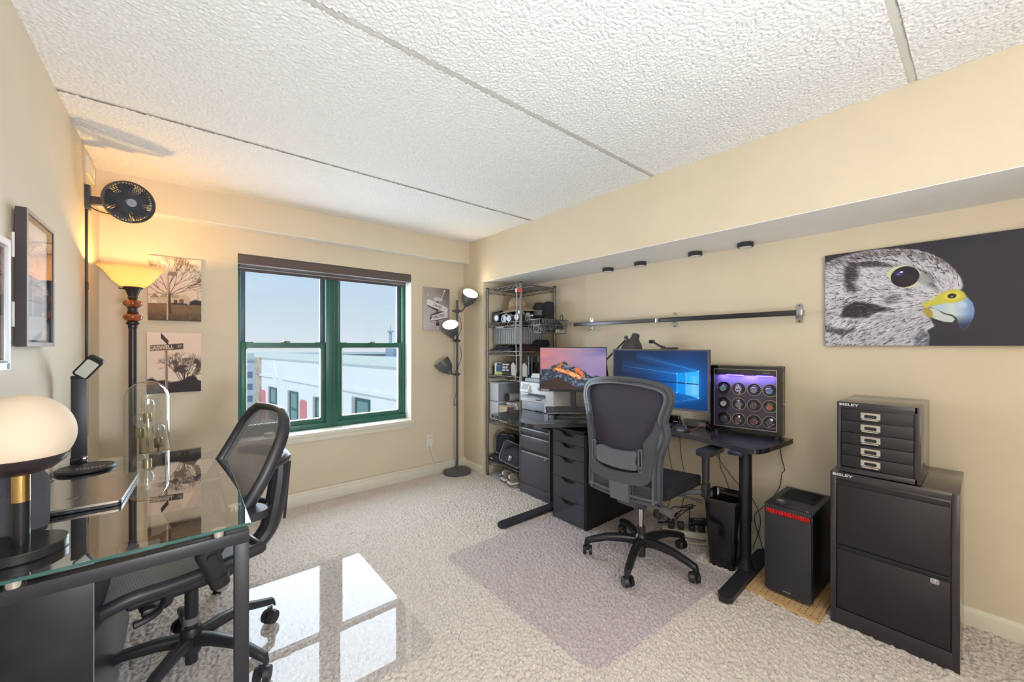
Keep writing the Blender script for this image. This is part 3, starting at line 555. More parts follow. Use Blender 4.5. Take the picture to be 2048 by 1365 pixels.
def paint_names():
    P = Paint(420, 0.69, (160, 148, 148)); P.mix(np.clip(1-P.X*1.7, 0, 1)*np.clip(1.1-P.Y, 0, 1), (206, 202, 206)); P.mix(np.clip(P.X-0.25, 0, 1)*np.clip(P.Y-0.45, 0, 1)*4, (96, 82, 82)); P.mix(np.clip(P.fbm(5, 3)-0.5, 0, 1), (186, 176, 176))
    P.line(0.49, 0.80, 0.55, 0.94, 0.012, (206, 200, 198), 0.9); P.ell(0.55, 0.95, 0.025, 0.02, (226, 220, 218), 0.01); P.ell(0.11, 0.82, 0.012, 0.03, (206, 198, 198), 0.02)
    P.poly([(0.335, 0.0), (0.335, 0.12), (0.40, 0.12), (0.40, 0.0)], (200, 188, 184)); P.poly([(0.325, 0.11), (0.325, 0.18), (0.41, 0.18), (0.41, 0.11)], (64, 56, 58)); P.poly([(0.33, 0.18), (0.34, 0.75), (0.385, 0.75), (0.40, 0.18)], (110, 100, 100))
    P.poly([(0.27, 0.70), (0.27, 0.775), (0.49, 0.775), (0.49, 0.69)], (214, 208, 206)); P.poly([(0.085, 0.585), (0.10, 0.565), (0.36, 0.45), (0.35, 0.50)], (52, 46, 48), 0.003)
    P.poly([(0.085, 0.59), (0.085, 0.69), (0.13, 0.72), (0.62, 0.555), (0.64, 0.52), (0.63, 0.45), (0.60, 0.435)], (224, 222, 224)); P.poly([(0.165, 0.25), (0.17, 0.36), (0.36, 0.44), (0.50, 0.46), (0.30, 0.33)], (78, 70, 72), 0.002)
    P.poly([(0.16, 0.215), (0.17, 0.33), (0.60, 0.46), (0.635, 0.44), (0.635, 0.32), (0.60, 0.30)], (220, 218, 220)); P.poly([(0.165, 0.225), (0.17, 0.31), (0.205, 0.34), (0.235, 0.31)], (96, 88, 92), 0.003)
    P.line(0.17, 0.21, 0.60, 0.296, 0.006, (60, 54, 56))
    return P.img('sign_print')
def paint_mountain():
    P = Paint(400, 1.6, (150, 130, 172)); t = np.clip((P.Y-0.3)/0.7, 0, 1)
    P.mix(np.clip(1.1-P.X/1.0, 0, 1)*np.clip(1.2-t*0.7, 0, 1), (236, 132, 112)); P.mix(np.clip((P.fbm(3, 2, 5, 0.5)-0.45)*3, 0, 1)*np.clip(t, 0, 1), (118, 104, 160)); P.mix(np.clip((P.fbm(4, 7, 5, 0.4)-0.5)*5, 0, 0.8)*np.clip(1-np.abs(P.Y-0.84+0.10*(P.X-0.9))/0.16, 0, 1), (244, 138, 116)); P.mix(np.clip((P.X-1.25)/0.4, 0, 1)*np.clip((P.Y-0.75)*4, 0, 1), (62, 72, 140)); P.mix(np.clip((P.fbm(4, 9, 5, 0.6)-0.48)*4, 0, 0.7)*np.clip(1-np.abs(P.Y-0.52)/0.16, 0, 1), (120, 104, 150))
    pk = [(0.0, 0.47), (0.12, 0.49), (0.22, 0.50), (0.30, 0.57), (0.36, 0.59), (0.45, 0.63), (0.53, 0.66), (0.62, 0.69), (0.68, 0.61), (0.76, 0.54), (0.84, 0.55), (0.92, 0.53), (1.0, 0.47), (1.08, 0.45), (1.16, 0.38), (1.24, 0.32), (1.36, 0.34), (1.6, 0.30)]
    xs = np.array([p[0] for p in pk]); ys = np.array([p[1] for p in pk]); ridge = np.interp(P.X[0], xs, ys)[None, :]+0.05*(P.fbm(22, 3, 4)-0.5); m = np.clip((ridge-P.Y)*150, 0, 1)
    n = P.fbm(16, 13, 5); n2 = P.fbm(34, 15, 4); P.mix(m, (52, 62, 84)); P.mix(m*np.clip((n-0.48)*7, 0, 1), (112, 134, 166)); P.mix(m*np.clip((n2-0.55)*8, 0, 1), (28, 30, 44))
    d = ridge-P.Y; lit = np.clip((P.fbm(11, 19, 4)-0.46)*12, 0, 1)*np.clip(1.2-np.abs(d-0.06)/0.11, 0, 1)*np.clip((P.X-0.18)*6, 0, 1)*np.clip((1.25-P.X)*6, 0, 1); P.mix(m*lit, (240, 116, 46))
    spur = 0.50-0.35*np.clip(P.X-0.38, 0, 2)+0.06*(P.fbm(18, 23, 4)-0.5); s2 = np.clip(1-np.abs(P.Y-spur)/0.085, 0, 1)*np.clip((P.X-0.34)*14, 0, 1)*np.clip((1.08-P.X)*10, 0, 1); P.mix(m*np.clip((s2*1.2-n2*0.9)*4, 0, 1), (246, 120, 44)); P.mix(m*np.clip((s2*1.1-n*1.25)*6, 0, 1), (255, 178, 108))
    hill = np.interp(P.X[0], [0, 0.2, 0.45, 0.55, 0.7, 0.9, 1.6], [0.13, 0.21, 0.30, 0.26, 0.14, 0.06, 0.03])[None, :]+0.04*(P.fbm(40, 29, 3)-0.5); P.mix(np.clip((hill-P.Y)*90, 0, 1), (46, 30, 28)); P.mix(np.clip((hill-P.Y)*90, 0, 1)*np.clip((P.fbm(50, 31, 3)-0.45)*4, 0, 1), (66, 42, 32))
    return P.img('mountain_screen')
def paint_window_light():
    P = Paint(400, 1.78, (2, 30, 66)); cx, cy = 1.49, 0.44
    d = np.sqrt((P.X-1.35)**2+((P.Y-0.44)*1.3)**2); P.mix(np.clip(1.25-d*0.95, 0, 1)**2*0.95, (0, 92, 176))
    w0 = P.mask([(1.26, 0.27), (1.26, 0.60), (1.63, 0.66), (1.63, 0.20)]); g = P.blur(w0, 0.07); P.mix(g*0.8, (10, 140, 236))
    for (ax, ay, bx_, by, w1, o) in ((1.63, 0.66, 0.5, 0.90, 0.05, 0.55), (1.63, 0.56, 0.2, 0.70, 0.07, 0.75), (1.63, 0.20, 0.9, 0.02, 0.07, 0.6), (1.63, 0.29, 0.75, 0.24, 0.08, 0.5)):
        for q in range(9): f = q/8; P.line(ax, ay, bx_, by+(f-0.5)*w1*3, 0.004, (40, 150, 240), o*0.10, 0.03, 0.05)
        P.line(ax, ay, bx_, by, 0.0035, (120, 206, 255), o, 0.0012, 0.008)
    P.poly([(1.26, 0.44), (1.26, 0.60), (1.41, 0.625), (1.41, 0.44)], (0, 150, 240)); P.poly([(1.43, 0.44), (1.43, 0.63), (1.63, 0.66), (1.63, 0.44)], (40, 176, 246)); P.poly([(1.26, 0.27), (1.26, 0.43), (1.41, 0.43), (1.41, 0.25)], (0, 146, 240)); P.poly([(1.43, 0.245), (1.43, 0.43), (1.63, 0.43), (1.63, 0.20)], (84, 186, 240))
    P.mix(np.clip(1-np.abs(P.X-1.56)/0.10, 0, 1)*P.mask([(1.43, 0.26), (1.43, 0.58), (1.63, 0.58), (1.63, 0.26)])*0.5, (150, 216, 246))
    P.poly([(0.30, 0.475), (1.63, 0.442), (1.63, 0.428), (0.30, 0.45)], (2, 40, 90), 0.003)
    for x, y0, y1 in ((1.26, 0.27, 0.60), (1.412, 0.25, 0.63), (1.43, 0.245, 0.63), (1.63, 0.20, 0.66)): P.line(x, y0, x, y1, 0.003, (160, 226, 255), 0.9, None, 0.006)
    for x, y in ((1.63, 0.66), (1.63, 0.20), (1.26, 0.60), (1.26, 0.27)): P.ell(x, y, 0.010, 0.010, (210, 244, 255), 0.02, 0.8)
    return P.img('window_screen')
def img_mat(name, im, rough=0.5, es=0.0): return mat(name, (255, 255, 255), rough, img=im, emit=(1, 1, 1) if es else None, es=es)
def face_panel(name, m, M, w_, h_, parent, t=0.002):
    """flat printed panel with UVs over its face"""
    o = obj(name, MB().bx(0, w_, 0, h_, 0, t), m, parent, ang=0)
    me = o.data; uv = me.uv_layers.new(name='uv')
    for l in me.loops: c = me.vertices[l.vertex_index].co; uv.data[l.index].uv = (c.x/w_, c.y/h_)
    r = parent
    while r.parent is not None: r = r.parent
    W = (Matrix.Translation(r.location) @ Matrix.Rotation(r.rotation_euler[2], 4, 'Z')).inverted() @ M; me.transform(W); return o
MX = lambda X, y, z: frame((X, y, z), (0, -1, 0), (0, 0, 1))   # faces -X, local x to the viewer's right
MY = lambda x, Y, z: frame((x, Y, z), (1, 0, 0), (0, 0, 1))    # faces -Y
ML = lambda X, y, z: frame((X, y, z), (0, 1, 0), (0, 0, 1))    # faces +X

# ================================================================ right wall
fa = T('canvas_print', 'wide canvas print of a falcon head on a dark ground', 'picture', (2.795, 0.07, 1.30))
obj('stretched_canvas', MB().bx(2.782, 2.809, -0.438, 0.578, 1.30, 1.808, b=0.003), mat('navy_canvas_edge', (40, 38, 50), 0.7, bump=0.1, bs=900), fa, w=True)
face_panel('printed_face', img_mat('falcon_canvas', paint_falcon(), 0.55), MX(2.782, 0.578, 1.30), 1.016, 0.508, fa, 0.0012)
# twin picture-ledge rails on steel brackets
for i, (y1, y0) in enumerate(((2.385, 1.535), (1.535, 0.655))):
    t = T('wall_rail_shelf', ['slim dark metal wall rail, the far one nearer the wire rack', 'slim dark metal wall rail, the near one ending beside the falcon print'][i], 'shelf', (2.74, (y0+y1)/2, 1.48), group='wall rails')
    obj('rail', MB().bx(2.690, 2.735, y0+0.03, y1-0.012 if i == 0 else y1, 1.475, 1.505, b=0.003), [mat('worn_steel_rail', (104, 104, 108), 0.35, metal=0.7), mat('dark_steel_rail', (58, 56, 60), 0.4, metal=0.6)][i], t, w=True)
    obj('end_cap', MB().bx(2.686, 2.737, y0+0.006, y0+0.034, 1.472, 1.508, b=0.003), steel, t, w=True)
    if i == 0: obj('end_cap', MB().bx(2.688, 2.737, y1-0.014, y1, 1.473, 1.507, b=0.003), steel, t, w=True)
    for yb in ((2.256, 1.70) if i == 0 else (1.478, 0.705)):
        if yb == 1.70: continue
        br = MB(); br.prism(rrect(0.034, 0.115, 0.008), 0, 0.004, MX(2.810, yb, 1.492)); br.prism([(0, -0.018), (0, 0.018), (0.075, 0.012), (0.075, -0.012)], -0.006, 0.006, frame((2.808, yb, 1.490), (-1, 0, 0), (0, 0, 1)))
        bo = obj('bracket', br, steel, t, w=True)
        for zz in (1.540, 1.446): obj('screw', MB().cyl((2.807, yb, zz), (2.803, yb, zz), 0.006, 0.005, 10), darkgrey, bo, w=True)
    if i == 0: obj('hook', MB().tube([(2.79, 2.256, 1.45), (2.78, 2.256, 1.435), (2.77, 2.256, 1.44), (2.768, 2.256, 1.455)], 0.003, 6, smooth=4), steel, t, w=True)
for i, y in enumerate((2.004, 1.702, 1.277, 0.961)):
    t = T('puck_light', 'round black puck light under the white soffit, %s from the falcon print' % ['fourth', 'third', 'second', 'first'][i], 'light', (2.703, y, 1.945), group='puck lights under the soffit')
    obj('housing', MB().lathe([(0, 0), (0.043, 0), (0.046, -0.003), (0.046, -0.022), (0.042, -0.027), (0.036, -0.028)], 32), black, t)
    obj('lens', MB().lathe([(0.036, -0.026), (0.03, -0.031), (0, -0.033)], 32), mat('frosted_lens', (216, 216, 222), 0.4), t)

# ---------------------------------------------------------------- filing cabinet, drawer cabinet
cabm = mat('charcoal_enamel', (38, 36, 43), 0.42, var=0.06, vs=6, bump=0.12, bs=900)
cabs = mat('charcoal_enamel_side', (50, 48, 54), 0.16, var=0.06, vs=6, bump=0.03, bs=900, coat=0.4)
lett = mat('silver_lettering', (206, 206, 210), 0.35)
fc = T('filing_cabinet', 'charcoal two drawer steel filing cabinet, the tall one on the floor at right', 'cabinet', (2.57, 0.266, 0))
X0, Y0, Y1, HT = 2.350, 0.063, 0.469, 0.711
cb = MB(); cb.bx(X0+0.012, 2.795, Y0, Y1, 0, HT, b=0.003); cb.bx(X0, X0+0.02, Y0, Y0+0.022, 0, HT, b=0.002); cb.bx(X0, X0+0.02, Y1-0.022, Y1, 0, HT, b=0.002); cb.bx(X0, X0+0.02, Y0+0.02, Y1-0.02, HT-0.032, HT, b=0.002); cb.bx(X0, X0+0.02, Y0+0.02, Y1-0.02, 0, 0.072, b=0.002)
obj('body', cb, cabs, fc, w=True)
for i, (z0, z1) in enumerate(((0.376, 0.672), (0.078, 0.370))):
    d = obj('drawer', MB().bx(X0+0.001, X0+0.014, Y0+0.026, Y1-0.026, z0, z1-0.020, b=0.002).bx(X0+0.009, X0+0.016, Y0+0.026, Y1-0.026, z1-0.022, z1-0.003), cabm, fc, w=True)
    obj('grip_rail', MB().bx(X0+0.002, X0+0.006, Y0+0.026, Y1-0.026, z1-0.006, z1-0.001, b=0.001), cabm, d, w=True)
    if i == 1:
        obj('lock', MB().prism(rrect(0.026, 0.022, 0.005), 0, 0.004, MX(X0, Y0+0.068, z1-0.030)), steel, d, w=True); obj('lock_barrel', MB().cyl((X0-0.004, Y0+0.068, z1-0.030), (X0-0.008, Y0+0.068, z1-0.030), 0.007, 0.006, 16), chrome, d, w=True)
text('lettering', 'BISLEY', 0.0155, MX(X0-0.0002, Y1-0.045, HT-0.013), lett, fc, sx=1.65, bold=0.0004)
sc = T('drawer_cabinet', 'small charcoal five drawer steel cabinet on top of the filing cabinet', 'cabinet', (2.55, 0.31, HT))
X0, Y0, Y1, Z0, Z1 = 2.358, 0.170, 0.446, HT, 1.040
cb = MB(); cb.bx(X0+0.012, 2.752, Y0, Y1, Z0+0.004, Z1, b=0.003); cb.bx(X0, X0+0.02, Y0, Y0+0.020, Z0+0.004, Z1, b=0.002); cb.bx(X0, X0+0.02, Y1-0.014, Y1, Z0+0.004, Z1, b=0.002); cb.bx(X0, X0+0.02, Y0+0.01, Y1-0.01, Z1-0.028, Z1, b=0.002); cb.bx(X0, X0+0.02, Y0+0.01, Y1-0.01, Z0+0.004, Z0+0.026, b=0.002)
for yy in (Y0+0.03, Y1-0.03):
    for xx in (X0+0.03, 2.72): cb.cyl((xx, yy, Z0), (xx, yy, Z0+0.006), 0.01)
obj('body', cb, cabs, sc, w=True)
hh = (Z1-0.032-(Z0+0.030))/5
for i in range(5):
    z0 = Z0+0.030+i*hh; d = obj('drawer', MB().bx(X0+0.002, X0+0.014, Y0+0.022, Y1-0.016, z0+0.0012, z0+hh-0.0012, b=0.0015), cabm, sc, w=True)
    yc = Y0+0.158; zc = z0+hh/2
    hnd = MB(); hnd.ring(rrect(0.066, 0.031, 0.004), rrect(0.042, 0.015, 0.006), 0, 0.003, MX(X0+0.001, yc, zc)); hnd.tube([(X0-0.002, yc+0.031, zc-0.012), (X0-0.010, yc+0.027, zc-0.014), (X0-0.010, yc-0.027, zc-0.014), (X0-0.002, yc-0.031, zc-0.012)], 0.0032, 8); hnd.bx(X0-0.003, X0+0.001, yc-0.032, yc+0.032, zc+0.012, zc+0.016)
    h_ = obj('handle', hnd, mat('nickel_plate', (206, 204, 200), 0.22, metal=0.9), d, w=True)
    obj('label_card', MB().prism(rrect(0.042, 0.015, 0.006), 0, 0.0015, MX(X0+0.0015, yc, zc)), cabm, h_, w=True)
    for yy in (yc-0.028, yc+0.028): obj('rivet', MB().cyl((X0-0.001, yy, zc+0.002), (X0-0.0035, yy, zc+0.002), 0.0025, 0.002, 8), steel, h_, w=True)
text('lettering', 'BISLEY', 0.0145, MX(X0-0.0002, Y1-0.043, Z1-0.013), lett, sc, sx=1.65, bold=0.0004)

# ---------------------------------------------------------------- computer tower on a perforated board
bo = MB(); bo.prism([(2.300, 0.815), (2.262, 0.492), (2.77, 0.492), (2.77, 0.815)], 0.002, 0.014)
pb = T('perforated_board', 'tan perforated hardboard sheet lying under the computer tower', 'board', (2.52, 0.65, 0.0)); obj('sheet', bo, mat('tan_hardboard', (204, 168, 122), 0.6, var=0.12, vs=20), pb, w=True)
hm_ = MB()
for i in range(20):
    for j in range(13):
        x = 2.29+i*0.0245; y = 0.505+j*0.0245
        if x > 2.276+(0.8-y)*-0.03+0.02 and y > 0.497: hm_.cyl((x, y, 0.0138), (x, y, 0.0145), 0.0032, seg=8)
obj('holes', hm_, mat('hole_dark', (70, 50, 34), 0.9), pb, w=True, kind='stuff')
pc = T('computer_tower', 'black computer tower with a red slotted strip on the tan board', 'computer', (2.55, 0.645, 0.014))
px0, px1, py0, py1, pz0, pz1 = 2.372, 2.745, 0.540, 0.752, 0.034, 0.462
obj('case', MB().bx(px0, px1, py0, py1, pz0, pz1, b=0.006), mat('black_steel_case', (22, 22, 26), 0.35), pc, w=True)
fp = MB(); fp.prism([(px0+0.01, py0), (px0-0.012, py0+0.006), (px0-0.022, py0+0.04), (px0-0.022, py1-0.04), (px0-0.012, py1-0.006), (px0+0.01, py1)], pz0-0.006, pz1-0.034)
obj('front_panel', fp, mat('matte_black_panel', (48, 48, 55), 0.4), pc, w=True)
tp = MB(); tp.prism([(px0+0.01, py0), (px0-0.010, py0+0.006), (px0-0.016, py0+0.04), (px0-0.016, py1-0.04), (px0-0.010, py1-0.006), (px0+0.01, py1)], pz1-0.014, pz1+0.006); tp.bx(px0, px1, py0, py1, pz1-0.004, pz1+0.006, b=0.003)
obj('top_panel', tp, mat('matte_black_panel', (48, 48, 55), 0.4), pc, w=True)
gm = MB(); red = mat('red_slats', (206, 28, 34), 0.4)
gm.prism([(px0+0.005, py0+0.006), (px0-0.006, py0+0.012), (px0-0.012, py0+0.04), (px0-0.012, py1-0.04), (px0-0.006, py1-0.012), (px0+0.005, py1-0.006)], pz1-0.036, pz1-0.012)
rg = obj('red_grille', gm, mat('dark_red_recess', (70, 12, 18), 0.5), pc, w=True)
for i in range(28):
    y = py0+0.014+i*(py1-py0-0.028)/27; obj('slat', MB().box(px0-0.0125 if 1 < i < 26 else px0-0.006, y, pz1-0.024, 0.010, 0.0042, 0.025, rz=0), red, rg, w=True)
obj('top_filter', MB().bx(px0+0.14, px1-0.03, py0+0.025, py1-0.03, pz1+0.005, pz1+0.0075, b=0.002).tube([(px0+0.16, py0+0.03, pz1+0.008), (px0+0.2, py0+0.05, pz1+0.010), (px0+0.26, py0+0.04, pz1+0.012), (px1-0.05, py0+0.05, pz1+0.010), (px1-0.05, py1-0.05, pz1+0.010)], 0.003, 6, smooth=4), mat('black_mesh_filter', (24, 24, 28), 0.7, bump=0.6, bs=900), pc, w=True)
obj('tray_lid', MB().bx(px0+0.03, px0+0.135, py0+0.03, py1-0.045, pz1+0.005, pz1+0.007, b=0.001), black, pc, w=True)
obj('usb_port', MB().bx(px0+0.008, px0+0.02, py0+0.022, py0+0.034, pz1+0.005, pz1+0.008), steel, pc, w=True)
ft = MB()
for x in (px0+0.03, px1-0.04): ft.bx(x-0.02, x+0.02, py0+0.012, py1-0.012, 0.014, pz0+0.002, b=0.004)
obj('foot', ft, black, pc, w=True)
text('maker_lettering', 'PHANTEKS', 0.007, MX(px0-0.0222, (py0+py1)/2, pz0+0.012), lett, pc)
lb = T('wireless_dongle', 'small grey oval dongle lying on the computer tower', 'dongle', (px0+0.05, py1-0.06, pz1+0.006))
obj('shell', MB().lathe([(0, 0), (0.02, 0), (0.022, 0.004), (0.022, 0.011), (0.018, 0.014), (0, 0.0145)], 28, M=Matrix.Diagonal((0.8, 1.1, 1, 1))), darkgrey, lb); obj('cap', MB().lathe([(0, 0.0143), (0.016, 0.0145), (0.015, 0.0165), (0, 0.017)], 28, M=Matrix.Diagonal((0.8, 1.1, 1, 1))), mat('grey_satin', (120, 122, 128), 0.3), lb)

# ---------------------------------------------------------------- waste bin
wb = T('waste_bin', 'glossy black plastic waste bin beside the desk column', 'bin', (2.50, 1.0, 0), R(8))
def bin_loop(w_, d_, z, r): return [(x, y, z) for x, y in rrect(w_, d_, r, 6)]
G = [bin_loop(w_, d_, z, r) for w_, d_, z, r in ((0.17, 0.13, 0.006, 0.02), (0.175, 0.135, 0.0, 0.022), (0.180, 0.14, 0.02, 0.024), (0.235, 0.178, 0.385, 0.03), (0.245, 0.188, 0.388, 0.032), (0.246, 0.189, 0.400, 0.032), (0.238, 0.182, 0.402, 0.03), (0.228, 0.172, 0.390, 0.028), (0.172, 0.132, 0.03, 0.02))]
mb = MB(); mb.grid([g+[g[0]] for g in G]); mb.prism(rrect(0.174, 0.134, 0.02), 0.022, 0.03); mb.prism(rrect(0.17, 0.13, 0.02), 0.0, 0.008); bmesh.ops.remove_doubles(mb.bm, verts=mb.bm.verts[:], dist=1e-5)
obj('bucket', mb, blackgloss, wb)
obj('rim', MB().ring(rrect(0.249, 0.192, 0.033), rrect(0.236, 0.179, 0.03), 0.385, 0.404), blackgloss, wb)

# ---------------------------------------------------------------- chair mats
pm = T('chair_mat', 'square clear violet tinted chair mat under the black desk chair', 'mat', (1.75, 1.55, 0.012))
def round_poly(P, r, n=6):
    out = []; N = len(P)
    for i in range(N):
        p = Vector(P[i]); a = (Vector(P[i-1])-p).normalized(); b = (Vector(P[(i+1) % N])-p).normalized(); ri = r[i] if isinstance(r, (list, tuple)) else r
        p0 = p+a*ri; p1 = p+b*ri
        for k in range(n+1): t = k/n; out.append(((1-t)**2*p0+2*t*(1-t)*p+t*t*p1))
    return [(q.x, q.y) for q in out]
matv = clear_mat('violet_clear_sheet', (253, 252, 255), 1.5, 0.36, 1.2)
obj('sheet', MB().prism(round_poly([(1.225, 2.115), (1.238, 0.975), (2.36, 0.905), (2.36, 1.12), (2.78, 1.14), (2.78, 2.12), (2.2, 2.12)], [0.05, 0.08, 0.03, 0.02, 0.02, 0.03, 0.02]), 0.0085, 0.0115), matv, pm, w=True)
glm = T('chair_mat', 'clear glossy chair mat mirroring the window, by the glass desk', 'mat', (0.3, 2.0, 0.012))
obj('sheet', MB().prism(round_poly([(0.830, 2.54), (0.842, 1.50), (-0.25, 1.50), (-0.25, 2.54)], [0.09, 0.08, 0.05, 0.05]), 0.0085, 0.0130), clear_mat('clear_gloss_sheet', (252, 252, 253), 1.42, 0.0, 1.1), glm, w=True)
# ================================================================ the black corner desk and what stands on it
deskm = mat('black_brown_desktop', (46, 45, 50), 0.24, var=0.18, vs=40, stretch=(60, 2, 10), bump=0.02, bs=200, spec=0.8, coat=0.35)
dk = T('corner_desk', 'black corner desk on steel T legs along the right wall', 'desk', (2.4, 1.6, 0))
front = [(2.335, 0.815), (2.385, 1.0), (2.437, 1.2), (2.462, 1.36), (2.445, 1.52), (2.385, 1.66), (2.30, 1.765), (2.20, 1.845), (2.06, 1.945), (1.945, 2.015), (1.900, 2.05), (1.884, 2.10), (1.916, 2.53), (1.93, 2.575), (1.975, 2.60)]
poly = [(q.x, q.y) for q in spline([(x, y, 0) for x, y in front], 4)] + [(2.80, 2.60), (2.80, 0.735), (2.475, 0.755)] + [(2.40, 0.768), (2.355, 0.785)]
obj('tabletop', MB().prism(poly, 0.716, 0.742), deskm, dk, w=True)
obj('edge_band', MB().ring(poly, [(p[0]+(2.45-p[0])*0.004, p[1]+(1.65-p[1])*0.004) for p in poly], 0.7145, 0.7405, N=200), black, dk, w=True)
def tfoot(x0, x1, y0, y1, cx, cy):
    a = Vector((x0, y0)); b = Vector((x1, y1)); d = (b-a).normalized(); n = Vector((-d.y, d.x)); w0, w1 = 0.036, 0.042
    P = [a+d*0.03-n*w0, b-d*0.03-n*w0, b-n*0.012, b+n*0.012, b-d*0.03+n*w0, a+d*0.03+n*w0, a+n*0.018, a-n*0.018]
    obj('foot', MB().prism([(p.x, p.y) for p in P], 0.006, 0.034), blackmetal, dk, w=True)
    obj('column', MB().cyl((cx, cy, 0.30), (cx, cy, 0.70), 0.033, seg=32), mat('black_column', (30, 30, 36), 0.28), dk, w=True)
    obj('lower_column', MB().cyl((cx, cy, 0.03), (cx, cy, 0.302), 0.0295, seg=32).lathe([(0.055, 0.0), (0.038, 0.015), (0.031, 0.05)], 28, Matrix.Translation((cx, cy, 0.034))), mat('black_column', (30, 30, 36), 0.28), dk, w=True)
    obj('bracket', MB().bx(cx-0.16, cx+0.16, cy-0.035, cy+0.035, 0.697, 0.716, b=0.003), blackmetal, dk, w=True)
tfoot(2.085, 2.775, 0.845, 0.872, 2.475, 0.880); tfoot(1.715, 2.33, 2.205, 2.20, 2.335, 2.20-0.0)
obj('frame_rail', MB().bx(2.55, 2.60, 0.9, 2.2, 0.685, 0.716).bx(2.335, 2.37, 2.12, 2.5, 0.690, 0.716), blackmetal, dk, w=True)
obj('corner_leg', MB().cyl((2.74, 2.54, 0.0), (2.74, 2.54, 0.716), 0.03), blackmetal, dk, w=True)

# five drawer unit with scooped fronts
dm = mat('black_brown_foil', (60, 59, 68), 0.32, var=0.08, vs=20, stretch=(1, 30, 60))
du = T('drawer_unit', 'black five drawer unit with scooped drawer fronts under the desk', 'drawer unit', (2.45, 1.94, 0))
xa, xb, ya, yb, hz_ = 2.148, 2.735, 1.778, 2.102, 0.690
cc = MB(); cc.bx(xa+0.004, xb, ya, ya+0.016, 0, hz_); cc.bx(xa+0.004, xb, yb-0.012, yb, 0, hz_); cc.bx(xa+0.004, xb, ya, yb, hz_-0.016, hz_); cc.bx(xa+0.06, xb, ya, yb, 0, 0.02); cc.bx(xb-0.01, xb, ya, yb, 0, hz_)
obj('carcass', cc, mat('black_brown_carcass', (30, 28, 32), 0.4), du, w=True)
zz = [hz_-0.018, 0.588, 0.480, 0.330, 0.172, 0.012]
for i in range(5):
    z1, z0 = zz[i]-0.003, zz[i+1]; W_ = yb-ya-0.030; h = z1-z0; n = W_*0.5
    P = [(0, 0), (W_, 0), (W_, h), (n+0.085, h), (n+0.066, h-0.006), (n+0.040, h-0.027), (n+0.026, h-0.032), (n-0.026, h-0.032), (n-0.040, h-0.027), (n-0.066, h-0.006), (n-0.085, h), (0, h)]
    d = obj('drawer', MB().prism(P, -0.016, 0, MX(xa, yb-0.013, z0)), dm, du, w=True)
    obj('finger_recess', MB().bx(xa+0.025, xa+0.03, ya+0.07, yb-0.07, z1-0.05, z1), black, d, w=True)
# mobile pedestal with two handle drawers
pe = T('drawer_pedestal', 'low charcoal steel pedestal with grip rails, left of the scooped drawers', 'cabinet', (2.53, 2.47, 0))
x0, y0, y1, ht = 2.300, 2.280, 2.657, 0.600
pm_ = mat('graphite_enamel', (80, 79, 88), 0.30, var=0.06, vs=6, bump=0.1, bs=900)
obj('body', MB().bx(x0+0.014, 2.70, y0, y1, 0, ht, b=0.003).bx(x0, x0+0.016, y0, y0+0.014, 0, ht, b=0.002).bx(x0, x0+0.016, y1-0.012, y1, 0, ht, b=0.002).bx(x0, x0+0.016, y0+0.01, y1-0.01, 0, 0.085, b=0.002), pm_, pe, w=True)
for i, (z0, z1) in enumerate(((0.535, ht-0.004), (0.395, 0.531), (0.088, 0.391))):
    d = obj('drawer', MB().bx(x0+0.002, x0+0.014, y0+0.016, y1-0.014, z0, z1-0.026, b=0.002), pm_, pe, w=True)
    obj('grip_rail', MB().bx(x0-0.001, x0+0.006, y0+0.016, y1-0.02, z1-0.030, z1-0.020, b=0.002), mat('silver_grip', (170, 170, 176), 0.35, metal=0.6), d, w=True)
    obj('grip_gap', MB().bx(x0+0.006, x0+0.010, y0+0.016, y1-0.014, z1-0.020, z1), black, d, w=True)
    if i == 2: obj('lock', MB().cyl((x0-0.001, y0+0.05, z1-0.038), (x0-0.012, y0+0.05, z1-0.038), 0.010, 0.009, 16).bx(x0-0.014, x0-0.011, y0+0.047, y0+0.053, z1-0.046, z1-0.030), steel, d, w=True)

# monitors ---------------------------------------------------------------
def monitor(name, label, pl, pr, zb, zt, im, bez, chin, frm, es, stand, depth=0.028):
    a = Vector((pl[0], pl[1], 0)); b = Vector((pr[0], pr[1], 0)); W_ = (b-a).length; c = (a+b)/2; H_ = zt-zb
    t = T(name, label, 'monitor', (stand[0], stand[1], 0.742)); M = frame((pl[0], pl[1], zb), b-a, (0, 0, 1)); d = (b-a).normalized(); nv = d.cross(Vector((0, 0, 1)))
    obj('housing', MB().bx(0, W_, 0, H_, -depth, -0.002, b=0.005, M=M).bx(W_*0.2, W_*0.8, H_*0.12, H_*0.8, -depth-0.03, -depth, b=0.012, M=M), black, t, w=True)
    obj('bezel', MB().ring([(0, 0), (W_, 0), (W_, H_), (0, H_)], [(bez, chin), (W_-bez, chin), (W_-bez, H_-bez), (bez, H_-bez)], -0.004, 0.001, M=M, N=240), frm, t, w=True)
    face_panel('screen', img_mat(im.name+'_m', im, 0.25, es), M @ Matrix.Translation((bez, chin, -0.003)), W_-2*bez, H_-bez-chin, t, 0.002)
    s = Vector((stand[0], stand[1], 0)); 
    neck = MB(); bk = c-nv*(depth+0.035); bk.z = zb+H_*0.45
    neck.box(bk.x, bk.y, (zb+H_*0.45+0.748)/2, 0.045, 0.02, zb+H_*0.45-0.748, b=0.004, rz=math.atan2(d.y, d.x)); obj('stand_neck', neck, darkgrey, t, w=True)
    obj('stand_base', MB().box(s.x, s.y, 0.746, 0.24, 0.18, 0.008, b=0.003, rz=math.atan2(d.y, d.x)), darkgrey, t, w=True); return t, M, W_, H_
